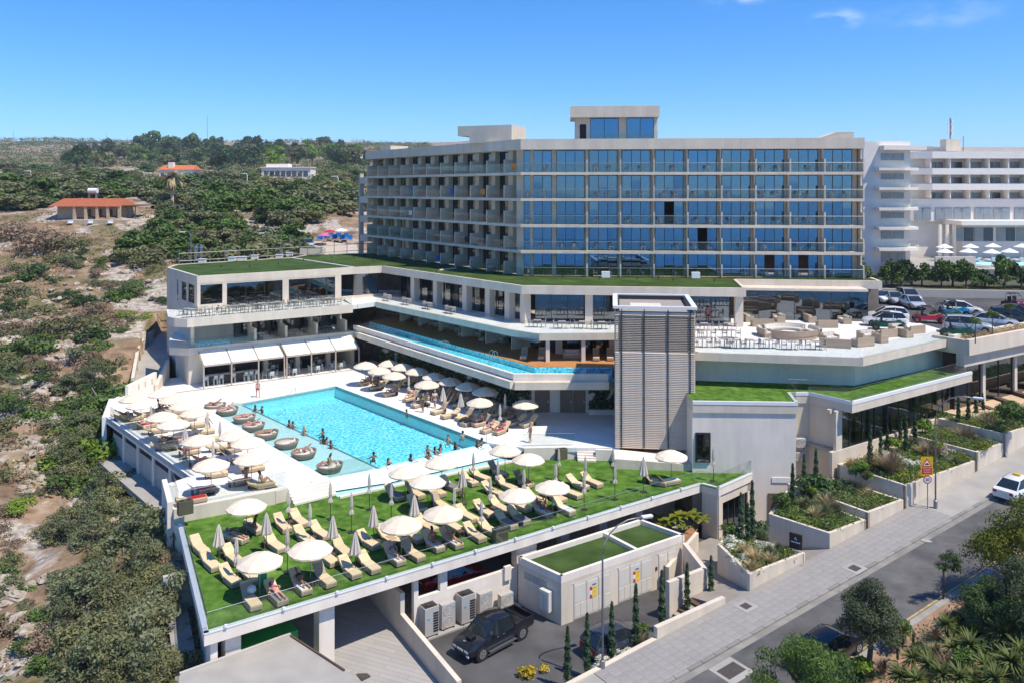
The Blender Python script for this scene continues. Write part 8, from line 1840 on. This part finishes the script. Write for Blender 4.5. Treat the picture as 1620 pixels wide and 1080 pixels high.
for i, (x, y, k, r) in enumerate(((1412, 1028, 'gr', 1.3), (1432, 1008, 'gr', 1.2), (1365, 1085, 'br', 1.6), (1340, 1080, 'dk', 1.4), (1395, 1062, 'gs', .8), (1462, 1085, 'st', 1.4), (1530, 1005, 'ac', 1.5), (1560, 985, 'dk', 1.8), (1600, 965, 'dk', 1.8), (1615, 930, 'ac', 1.8), (1510, 985, 'dk', 1.0), (1480, 1040, 'lv', 1.4), (1455, 1030, 'dk', .8), (1545, 1045, 'dk', 1.7), (1575, 1040, 'ac', 1.5), (1525, 1060, 'gr', 1.5), (1605, 1075, 'dk', 1.8), (1500, 1068, 'gs', 1.3), (1480, 1010, 'st', 1.0))):
    p = PR(x, y, .2); place(SH[k], USED, p, i, '%s on the verge %s' % (DESC[k], ['behind the bollards', 'near the kerb', 'below the pepper tree', 'beside the olive trunk', 'at the kerb by the olive', 'at the bottom edge', 'below the young tree', 'under the dark trees', 'under the acacia', 'under the large acacia', 'behind the young tree', 'between the yuccas', 'beside the first yucca', 'in the middle of the yuccas', 'right of the middle yuccas', 'in front of the middle yuccas', 'in the bottom right corner', 'among the front yuccas', 'below the young tree trunk'][i]), 'verge shrubs', 'shrub', r)
for i, (x, y) in enumerate(((1420, 1042), (1400, 1062), (1445, 1020))):
    p = PR(x, y, .2); e = empty('bollard', p, 'short dark bollard on the verge path, %s' % ['middle one', 'nearest one', 'farthest one'][i], 'bollard'); MB().lathe([(.07, 0), (.07, .5), (.05, .53)], 10, c=p).build('post', M_dark, e); MB().lathe([(.085, .53), (.085, .6)], 10, c=p).build('cap', M_dark, e)
# ================================================================== surroundings
# ---- upper parking beside the hotel
MB().prism([Vector((42.8, 79.3, 0)), EB.p(1.5, 1.95), EB.p(45, 1.95), Vector((95, 112, 0)), Vector((42, 112, 0)), Vector((42, 90, 0))], 5.5, ZT).build('upper_parking', M_asph, kind='structure')
M_line = mat('white_road_paint', (.7, .7, .68), .7, .1, 3)
for i in range(9):
    a = Vector((62 + i * 2.7, 88 + i * .3, 0)); MB().bar(a, a + Vector((2.4, 4.4, 0)), .12, ZT + .002, ZT + .006).build('parking_line', M_line, kind='structure')
for i in range(4): a = Vector((47 + i * 2.5, 84, 0)); MB().bar(a, a + Vector((-3, 3, 0)), .12, ZT + .002, ZT + .006).build('parking_line', M_line, kind='structure')
g = MB(); g.bar((43, 107), (72, 103), .4, ZT, 8.6); g.bar((72, 103), (98, 104), .4, ZT, 9.0)
g.build('parking_wall', M_grey, label='grey retaining wall at the back of the upper parking', cat='wall')
g = MB(); g.bar((66, 98), (96, 97), .35, ZT, 9.0); g.bar((66, 98), (69, 103), .35, ZT, 9.01); g.build('parking_divider', M_cream, label='low cream wall dividing the upper parking', cat='wall')
MB().prism([Vector((43, 107.4, 0)), Vector((72, 103.4, 0)), Vector((99, 104.4, 0)), Vector((99, 112, 0)), Vector((43, 113, 0))], 6, 8.5).build('hedge_bank', mat('hedge_ground', (.07, .075, .03), .95, .3, 1.), kind='structure')
for i in range(34):
    t = i / 33; x = 44 + 52 * t + rr.uniform(-.4, .4); y = lerp(109, 106, min(1, t * 2)) + rr.uniform(0, 2.4); k = rr.choice(['dark', 'green', 'dark']); h = rr.uniform(2.4, 4.0)
    tree(Vector((x, y, 8.4)), rr.uniform(1.3, 1.9), h, k, 'bushy evergreen in the hedge behind the parking', 'hedge trees', 'hedge_tree')
for i, x in enumerate((66, 68, 70.5, 78, 82, 88)): place(SH['ye'], USED, (x, 104.6 if x > 72 else 104.2, 8.5), i, 'yellow shrub in front of the parking hedge, %s from the left' % ORD[i], 'yellow hedge shrubs', 'shrub', 1.6)
# ---- neighbouring white hotel
M_wh = mat('bright_white_render', (.84, .77, .69), .8, .03, .5); M_nwin = mat('grey_blind_glass', (.26, .29, .31), .15, .12, .8, spec=.7); M_nw2 = mat('dark_glass', (.05, .06, .07), .08, .2, spec=.8)
D1, D2 = 122.0, 134.0
def zy(y, d): return CZ - (y - HZ) * d / F
def xx_(px, d): return (px - 810) / F * d
nh = empty('white_hotel', (70, 130, 9), 'large white hotel with rounded balconies right of the main block', 'hotel')
MB().box(((xx_(1366, D1) + xx_(1440, D1)) / 2, D1 + 8, (zy(224, D1) + 6) / 2), (xx_(1440, D1) - xx_(1366, D1), 16, zy(224, D1) - 6)).build('left_block', M_wh, nh)
for k, (y0, y1) in enumerate(((243, 254), (275, 284), (305, 314.5), (336, 345.5), (366, 378), (399, 415))):
    for i in range(2 if k < 5 else 3):
        x0 = xx_(1394 + i * (18.5 if k < 5 else 13), D1); w = 17 / F * D1 if k < 5 else 12 / F * D1
        MB().box((x0 + w / 2, D1 - .05, (zy(y0, D1) + zy(y1, D1)) / 2), (w, .12, zy(y0, D1) - zy(y1, D1))).build('window', M_nwin, nh)
    if k < 5:
        zs = zy((266, 296.7, 328.6, 359, 391.7)[k], D1); x0, x1 = xx_(1393, D1 - 2), xx_(1466, D1 - 2)
        MB().prism([Vector((x0, D1, 0)), Vector((x0, D1 - 1.6, 0)), Vector((x1 - 3, D1 - 1.6, 0)), Vector((x1 - .6, D1 - .8, 0)), Vector((x1, D1 + 1.5, 0)), Vector((x1 - 2, D1 + 4, 0)), Vector((x1 - 3, D1 + 4, 0))], zs - .4, zs).build('balcony_slab', M_wh, nh)
        MB().bar((x0, D1 - 1.55), (x1 - 3, D1 - 1.55), .03, zs, zs + 1.05).build('balcony_glass', M_glass, nh); MB().bar((x1 - 3, D1 - 1.55), (x1 - .7, D1 - .75), .03, zs, zs + 1.05).build('balcony_glass', M_glass, nh)
MB().prism([Vector((xx_(1391, D1), D1 + 1, 0)), Vector((xx_(1391, D1), D1 - 1.5, 0)), Vector((xx_(1463, D1), D1 - .6, 0)), Vector((xx_(1466, D1), D1 + 4, 0))], zy(238, D1), zy(231, D1)).build('roof_slab', M_wh, nh)
X0, X1 = xx_(1440, D2), xx_(1700, D2)
MB().box(((X0 + X1) / 2, D2 + 8, (zy(240, D2) + 6) / 2), (X1 - X0, 16, zy(240, D2) - 6)).build('main_block', M_wh, nh)
MB().box(((X0 + X1) / 2 + 4, D2 + 9, zy(236, D2)), (X1 - X0 - 8, 10, 1.0)).build('roof_plant', M_grey, nh)
for y0, y1, dep in ((240, 251, 2.2), (266.5, 276.5, 2.2), (291, 301, 2.2), (315, 327.5, 1.2)):
    MB().prism([Vector((X0, D2 + .5, 0)), Vector((X0, D2 - dep * .5, 0)), Vector((X0 + 2.5, D2 - dep, 0)), Vector((X1, D2 - dep, 0)), Vector((X1, D2 + .5, 0))], zy(y1, D2 - 2), zy(y0, D2 - 2)).build('balcony_band', M_wh, nh)
for y0, y1 in ((256.5, 266.5), (281, 290.5), (305, 314)):
    for i in range(8):
        for j in range(2):
            x0 = xx_(1467 + i * 30.3 + j * 12.4, D2); w = 11.8 / F * D2
            MB().box((x0 + w / 2, D2 - .04, (zy(y0, D2) + zy(y1, D2)) / 2), (w, .12, zy(y0, D2) - zy(y1, D2))).build('window', M_nw2 if (i * 3 + j + int(y0)) % 5 == 0 else M_nwin, nh)
        MB().box((xx_(1463 + i * 30.3, D2), D2 - 1, (zy(y0 - 5, D2) + zy(y1, D2)) / 2), (.15, 2, zy(y0 - 5, D2) - zy(y1, D2))).build('balcony_divider', M_wh, nh)
for i, x in enumerate((1446, 1480, 1509, 1542, 1571, 1605, 1634)):
    for j in range(2): x0 = xx_(x + j * 13.3, D2 - 1.2); w = 12.8 / F * D2; MB().box((x0 + w / 2, D2 - 1.25, (zy(329, D2) + zy(348, D2)) / 2), (w, .12, zy(329, D2) - zy(348, D2))).build('window', M_nwin, nh)
MB().box(((X0 + X1) / 2, D2 - .5, (zy(327, D2) + zy(350, D2)) / 2), (X1 - X0, 1.3, zy(327, D2) - zy(350, D2))).build('upper_wall', M_wh, nh)
MB().box(((X0 + X1) / 2 + 3, D2 - 3.2, zy(352, D2 - 3)), (X1 - X0 - 4, 6, .7)).build('canopy', M_wh, nh)
for i, x in enumerate((1510, 1541, 1576, 1608)):
    for j in range(2): x0 = xx_(x + j * 15, D2 - 3); w = 14 / F * D2; MB().box((x0 + w / 2, D2 - 3.1, (zy(359, D2) + zy(380, D2)) / 2), (w, .12, zy(359, D2) - zy(380, D2))).build('window', M_nw2 if j else M_nwin, nh)
MB().box(((xx_(1506, D2) + X1) / 2, D2 - 1.5, (zy(356, D2) + 6) / 2), (X1 - xx_(1506, D2), 3, zy(356, D2) - 6)).build('lower_wall', M_wh, nh)
for i in range(3): MB().box((xx_(1477 + i * 11, D2 - 2), D2 - 4, (zy(354, D2) + 9) / 2), (.4, .4, zy(354, D2) - 9)).build('column', M_wh, nh)
an = empty('roof_antenna', (xx_(1524, D2), D2 + 4, zy(238, D2)), 'grey antenna mast on the white hotel roof', 'antenna'); q = LOC[an.name]
MB().box(q + Vector((0, 0, 1)), (2.4, 2, 2)).build('base', M_cream, an); MB().tube([q + Vector((0, 0, 2)), q + Vector((0, 0, 5.6))], .1, 6).build('mast', M_post, an)
for i in range(5): MB().box(q + Vector((.3 * (-1) ** i, 0, 3 + i * .5)), (.25, .2, .7)).build('panel', M_trim, an)
MB().tube([q + Vector((2.2, 0, 0)), q + Vector((2.2, 0, 2.6))], .06, 5).build('rod', M_post, an)
# pool terrace of the white hotel
ZN = 10.5; MB().prism([Vector((55, 113, 0)), Vector((100, 110, 0)), Vector((100, 133, 0)), Vector((60, 133, 0)), Vector((55, 121, 0))], 6, ZN).build('neighbour_terrace', M_conc, kind='structure')
MB().prism([Vector((68, 118.5, 0)), Vector((98, 117, 0)), Vector((98, 122, 0)), Vector((68, 123, 0))], ZN + .004, ZN + .02).build('neighbour_pool', M_caustic, kind='structure')
g = MB(); g.bar((58.5, 113.5), (64, 113.4), .4, 7, zy(407, 113)); g.bar((64, 113.4), (100, 110.4), .4, 6, ZN + .1); g.build('neighbour_wall', M_white, label='white boundary wall of the neighbouring pool terrace', cat='wall')
M_bw = mat('white_parasol', (.8, .8, .78), .85, .03); nu = empty('white_parasol'); MB().lathe([(1.2, 2.05), (1.15, 2.1), (.6, 2.35), (.05, 2.6)], 8, cap=False).build('canopy', M_bw, nu); MB().tube([(0, 0, 0), (0, 0, 2.6)], .04, 5).build('pole', M_trim, nu)
for i in range(17): x = 61 + (i % 9) * 3.1 + rr.uniform(-.5, .5) if i < 9 else 66 + (i - 9) * 4.1; y = 115 + rr.uniform(-.5, 1.2) if i < 9 else 126 + rr.uniform(-1, 1); place(nu, USED, (x, y, ZN + .002), i, 'white parasol by the neighbouring pool, %s one' % ordn(i), 'neighbour parasols', 'parasol')
for i in range(14): o = mobj('pool_lounger', MB().box((0, 0, .2), (1.8, .65, .3)).add([(-.9, -.3, .35), (-.9, .3, .35), (-1.4, .3, .75), (-1.4, -.3, .75)], [(0, 1, 2, 3)]).mesh('pool_lounger', M_bw), None, (70 + i * 2.1, 124.3, ZN + .002), R(90)); tag(o, 'white lounger behind the neighbouring pool, %s from the left' % ordn(i), 'sun lounger', 'neighbour loungers')
# ---- tiled house on the slope
M_tile = mat('terracotta_tiles', (.40, .115, .05), .85, .2, 2.5, bump=.8, bscale=12, stretch=(6, 1, 1)); M_stone = mat('sandstone', (.52, .39, .26), .9, .12, 2.)
hp = PH(145, 350); d = hp.y
def hx(px): return (px - 810) / F * d
def hz(py): return CZ - (py - HZ) * d / F
hb = hz(349); ho = empty('tiled_house', (hx(140), d + 3, hb), 'long stone bungalow with terracotta roof on the slope', 'house')
MB().box(((hx(84) + hx(190)) / 2, d + 4.5, (hb + hz(326)) / 2), (hx(190) - hx(84), 6, hz(326) - hb)).build('wall', M_stone, ho)
g = MB(); y0, y1 = d - .4, d + 8; xa, xb = hx(77), hx(191); ze, zr = hz(327) , hz(314.5)
g.add([(xa, y0, ze), (xb, y0, ze), (xb - 1, (y0 + y1) / 2, zr), (xa + 1, (y0 + y1) / 2, zr), (xa, y1, ze), (xb, y1, ze)], [(0, 1, 2, 3), (2, 5, 4, 3), (1, 5, 2), (0, 3, 4), (1, 0, 4, 5)]); g.build('roof', M_tile, ho)
for x in (118, 136, 154, 171, 189): MB().box((hx(x), d, (hb + ze) / 2), (.5, .5, ze - hb)).build('column', M_stone, ho)
for x in (134, 151, 168, 183): MB().box((hx(x), d + 1.45, hb + 1.1), (1.0, .1, 2.2)).build('door', mat('door_brown', (.15, .08, .05), .7), ho)
MB().box(((hx(118) + hx(210)) / 2, d - 1.2, hb - .3), (hx(210) - hx(118), 3.2, 1.0)).build('porch', M_stone, ho)
MB().box((hx(202), d + 3, hz(326)), (3.2, 5, .12)).build('veranda_roof', M_brown, ho)
for x in (195, 203, 212): MB().box((hx(x), d + .6, (hb + hz(326)) / 2), (.15, .15, hz(326) - hb)).build('veranda_post', M_brown, ho)
tk = empty('water_tank', (hx(127), d + 5, hz(318)), 'silver water tank standing on the bungalow roof', 'water tank'); q = LOC[tk.name]
MB().tube([q + Vector((-.9, 0, 2.0)), q + Vector((.9, 0, 2.0))], .55, 14).build('tank', M_trim, tk)
for s in (-.7, .7): MB().box(q + Vector((s, 0, .75)), (.1, .8, 1.5)).build('leg', M_post, tk)
for i, x in enumerate((124, 155, 186)):
    c = Vector((hx(x), d - 3.2, hb - .75)); e = empty('garden_chair', c, 'white garden seat in front of the bungalow, %s' % ['left', 'middle', 'right'][i], 'chair'); MB().box(c + Vector((0, 0, .35)), (1.0, .6, .12)).build('seat', M_trim, e); MB().box(c + Vector((0, .3, .6)), (1.0, .1, .5)).build('back', M_trim, e)
# palm beside the house
pp_ = PH(272, 335); sc_ = pp_.y / F; ht = 55 * sc_; e = empty('palm_tree', pp_, 'tall palm with a shaggy crown on the plain', 'palm tree')
MB().tube([pp_ - Vector((0, 0, .5)), pp_ + Vector((.1, 0, ht * .6)), pp_ + Vector((0, 0, ht))], [.45, .36, .32], 8).build('trunk', M_stone, e)
g = MB(); r_ = random.Random(3)
for i in range(46):
    a = r_.uniform(0, 6.283); el = r_.uniform(-1.2, 1.2); L_ = r_.uniform(2.6, 3.6); vs = []
    for t, w in ((0, .12), (.4, .42), (.8, .34), (1, .02)): h = L_ * t * math.cos(el - .8 * t); z = L_ * t * math.sin(el - .8 * t); vs += [(pp_.x + h * math.cos(a) - w * math.sin(a), pp_.y + h * math.sin(a) + w * math.cos(a), pp_.z + ht + z), (pp_.x + h * math.cos(a) + w * math.sin(a), pp_.y + h * math.sin(a) - w * math.cos(a), pp_.z + ht + z - .1)]
    g.add(vs, [(2 * k, 2 * k + 1, 2 * k + 3, 2 * k + 2) for k in range(3)])
g.build('fronds', LF['straw'], e)
# far villas
def villa(px, py, w_px, h_px, label, roofm, storeys=2, pit=False):
    p = PH(px, py); s = p.y / F; w, h = w_px * s, h_px * s; e = empty('villa', p, label, 'house'); m_ = M_wh
    MB().box(p + Vector((0, 5, h * .35)), (w, 9, h * .9)).build('wall', m_, e)
    if pit: g = MB(); z = p.z + h * .8; g.add([(p.x - w * .55, p.y, z), (p.x + w * .55, p.y, z), (p.x + w * .5, p.y + 5, z + h * .35), (p.x - w * .5, p.y + 5, z + h * .35), (p.x - w * .55, p.y + 10, z), (p.x + w * .55, p.y + 10, z)], [(0, 1, 2, 3), (3, 2, 5, 4), (0, 3, 4), (1, 5, 2)]); g.build('roof', roofm, e); MB().box((p.x - w * .2, p.y + 3, z + h * .3), (w * .15, 2, h * .5)).build('chimney', m_, e)
    else:
        MB().box(p + Vector((-w * .2, 5, h * .9)), (w * .45, 6, h * .35)).build('upper_storey', m_, e); MB().box(p + Vector((0, 4.6, h * .81)), (w * 1.04, 9.4, .3)).build('roof', m_, e)
    n = max(2, int(w_px / 9))
    for i in range(n): MB().box(p + Vector((-w * .4 + w * .8 * i / (n - 1), .46, h * .35)), (w * .09, .12, h * .4)).build('window', M_nw2, e)
villa(452, 284, 78, 22, 'white flat roofed villa among the trees', None); villa(552, 261, 36, 20, 'white villa close to the left end of the hotel', None); villa(277, 287, 52, 22, 'white house with an orange tiled roof among the trees', mat('orange_tiles', (.55, .16, .06), .85, .15, 3), pit=True)
# small lamps, masts
for i, (x, y0, y1) in enumerate(((49, 292, 271), (228, 287, 272), (391, 296, 275), (302, 425, 368), (427, 408, 370), (535, 310, 280))):
    p = PH(x, y0); h = (y0 - y1) / F * p.y; e = empty('far_lamp', p, ['curved white street lamp on the far left plain', 'curved white lamp left of the orange roof', 'curved white lamp beyond the grove', 'slim lamp pole behind the restaurant roof', 'second slim lamp pole behind the restaurant roof', 'slim lamp near the end of the hotel'][i], 'street lamp')
    MB().tube([p, p + Vector((0, 0, h * .85)), p + Vector((-.2, 0, h)), p + Vector((-1.2, 0, h))], [.08, .07, .06, .06] if i in (3, 4) else [.16, .12, .1, .12], 6).build('pole', M_post if i in (3, 4) else M_trim, e); MB().box(p + Vector((-1.4, 0, h)), (.9, .4, .16)).build('lamp_head', M_trim, e)
for i, (x, y0, y1) in enumerate(((328, 240, 183), (21, 222, 208), (168, 224, 212))):
    p = PH(x, y0) or Vector((x - 810, 1300, 100)); h = (y0 - y1) / F * p.y; e = empty('radio_mast', p, ['tall thin radio mast on the skyline', 'thin mast on the far left skyline', 'short thin mast on the skyline'][i], 'mast'); MB().tube([p, p + Vector((0, 0, h))], [.35, .2], 5).build('mast', M_post, e)
    for k in range(3): MB().box(p + Vector((0, 0, h * (.55 + .2 * k))), (1.2, .2, .2)).build('cross_arm', M_post, e)
# road, car and stalls behind the restaurant
MB().add([tuple(v + Vector((0, 0, .25))) for v in (PH(480, 414), PH(565, 420), PH(565, 390), PH(500, 385), PH(455, 402))], [(0, 1, 2, 3, 4)]).build('back_lane', mat('sandy_lane', (.48, .40, .32), .9, .1, 1.), kind='structure')
o = car('parked_car', 'pale blue car parked on the lane behind the restaurant roof', paint('sky', (.35, .42, .48)), p=(0, 0, 0), rz=R(-70), **SUVD); o.location = P(487, 392, 9.5) if False else PH(487, 396) + Vector((0, 0, .3))
for i, (x, y, m_, l) in enumerate(((522, 375, CLO['red'], 'red parasol of the stall by the lane'), (540, 372, CLO['white'], 'white parasol of the stall by the lane'), (512, 381, CLO['pink'], 'pink parasol of the stall by the lane'))):
    p = PH(x, y + 12); e = empty('stall_parasol', p, l, 'parasol'); MB().lathe([(1.25, 2.0), (.7, 2.3), (.05, 2.5)], 8, c=p, cap=False).build('canopy', m_, e); MB().tube([p, p + Vector((0, 0, 2.4))], .05, 5).build('pole', M_trim, e)
for i in range(9): p = PH(505 + i * 6, 384 - (i % 2) * 3); e = empty('market_chair', p, 'blue plastic chair by the lane stall, %s from the left' % ORD[i], 'chair', 'blue chairs'); MB().box(p + Vector((0, 0, .5)), (.9, .9, .1)).build('seat', mat('blue_plastic', (.03, .25, .6), .6), e); MB().box(p + Vector((0, .4, .9)), (.9, .1, .8)).build('back', mat('blue_plastic', (.03, .25, .6), .6), e)
# ---- on the green roof: fence, vents, lights
fe = empty('roof_fence', P(275, 418, ZR), 'grey mesh fence along the back of the restaurant roof', 'fence'); bkl = [Vector((-44, 108.6, ZR)), Vector((-31.8, 119.8, ZR)), Vector((-20.5, 131, ZR - 1))]
for i in range(2):
    f = Fr(bkl[i], bkl[i + 1]); n = int(f.L / 2)
    for k in range(n + 1): q = f.p(f.L * k / n, 0, ZR - .4); MB().tube([q, q + Vector((0, 0, 2.2))], .05, 5).build('post', M_post, fe)
    for z in (.75, 1.75): MB().tube([f.p(0, 0, ZR - .4 + z), f.p(f.L, 0, ZR - .4 + z)], .04, 5).build('rail', M_post, fe)
for i, (x, y) in enumerate(((320, 417), (367, 414), (381, 413), (403, 410.5), (442, 409.5), (458, 406))):
    p = P(x, y, ZR); e = empty('roof_vent', p, 'small white vent box on the restaurant roof, %s from the left' % ORD[i], 'vent'); MB().box(p + Vector((0, 0, .3)), (.9 if i != 2 else 1.4, .6, .5)).build('box', M_white, e); MB().box(p + Vector((0, 0, .58)), (1.0 if i != 2 else 1.5, .7, .06)).build('lid', M_trim, e)
for i, x in enumerate((310, 318)): p = P(x, 413, ZR); e = empty('blue_pipe', p, 'blue topped vent pipe at the corner of the restaurant roof, %s' % ['left', 'right'][i], 'vent pipe'); MB().tube([p, p + Vector((0, 0, 1.7))], .17, 8).build('pipe', M_post, e); MB().tube([p + Vector((0, 0, 1.7)), p + Vector((0, 0, 2.0))], .24, 8).build('cap', mat('pipe_blue', (.12, .25, .5), .5), e)
p = P(493, 403, ZR); e = empty('roof_skylight', p, 'raised cream skylight box with turf top on the green roof', 'skylight'); MB().box(p + Vector((0, .8, .45)), (3.4, 2.2, .9)).build('box', M_cream, e); MB().box(p + Vector((0, .8, .92)), (3.0, 1.8, .05)).build('turf', M_roofturf, e)
for i, (x, y) in enumerate(((350, 424), (395, 424), (440, 420), (480, 414), (525, 410), (560, 409), (590, 415), (640, 424), (690, 433), (715, 420), (740, 432), (863, 436), (925, 436), (948, 443), (1008, 443), (1042, 442), (1098, 436), (1130, 447), (1065, 446), (890, 441), (1175, 437), (1300, 441))):
    p = P(x, y, ZR - .1); e = empty('roof_spotlight', p, 'tiny black spotlight on the green roof, %s from the left' % ordn(i), 'spotlight', 'roof spotlights'); MB().tube([p, p + Vector((0, 0, .22))], .03, 5).build('stake', M_dark, e); MB().box(p + Vector((0, -.04, .26)), (.14, .2, .12)).build('head', M_dark, e)
for i, s in enumerate((9.6, 19.6)):
    q = RWf.p(s, -.5, ZR - .08); e = empty('wall_unit', q, 'white outdoor unit at the foot of the hotel front, %s' % ['left', 'right'][i], 'air conditioner'); MB().box(q + Vector((0, 0, .35)), (.95, .4, .7)).build('casing', M_trim, e, bevel=.03); MB().lathe([(.02, 0), (.24, 0)], 14, cap=False).build('fan', M_dark, e)
# ---- left path beside the restaurant with parapet and white wall
MB().add([tuple(v) for v in (P(212, 622, .0), P(268, 600, 0.), P(268, 545, 1.2), Vector((-43.5, 113, 2.0)), Vector((-48, 112.5, 2.0)), P(229, 545, 1.2), P(216, 575, .6))], [(0, 1, 2, 3, 4, 5, 6)]).build('side_path', M_conc, kind='structure')
pw = empty('path_parapet', P(215, 600, -1), 'cream parapet following the path left of the restaurant', 'wall'); pts = [P(207, 610, .0), P(216, 560, 1.2), P(228, 540, 1.7), P(250, 525, 2.0), P(266, 500, 2.6)]
for a, b in zip(pts, pts[1:]): MB().bar(b, a, .35, (-4, -4), (b.z + .9, a.z + .9)).build('segment', M_cream, pw)
MB().bar((-48.2, 112.6), (-43.0, 113.2), .35, -7, 3.3).build('segment', M_cream, pw)
ww = empty('white_slot_wall', P(225, 618, 0), 'stepped white wall with three slots beside the path', 'wall'); a, b = P(203, 638, -.2), P(248, 616, 0); wf = Fr(a, b)
MB().bar(a, b, .35, -3, (1.6, 1.9)).build('wall', M_white, ww); MB().bar(P(250, 618, 0), P(268, 600, 0), .35, -2, (.7, 2.2)).build('wing', M_cream, ww)
for s in (.35, .58, .82): q = wf.p(wf.L * s, -.02, 1.1); MB().box(q, (.18, .06, .55), rz=wf.rz).build('slot', M_grey, ww)
# every bush, tree and rock of a kind is told apart by its place from left to right
for lab, l in SCL.items():
    if len(l) > 1: rect_lab(l, lab + ', %s from the left', None, None)
# ---- the summer air: thin even haze round the whole place
hm = bpy.data.materials.new('summer_haze'); hm.use_nodes = True; hn = hm.node_tree.nodes
for n in list(hn): hn.remove(n)
ho_ = hn.new('ShaderNodeOutputMaterial'); hv = hn.new('ShaderNodeVolumePrincipled'); hv.inputs['Density'].default_value = .00016; hv.inputs['Color'].default_value = (.86, .92, 1, 1); hv.inputs['Anisotropy'].default_value = .2
hm.node_tree.links.new(hv.outputs[0], ho_.inputs['Volume'])
MB().box((0, 500, 80), (6200, 9200, 194)).build('haze', hm, label='thin bluish summer haze over the coast', cat='haze', kind='stuff')
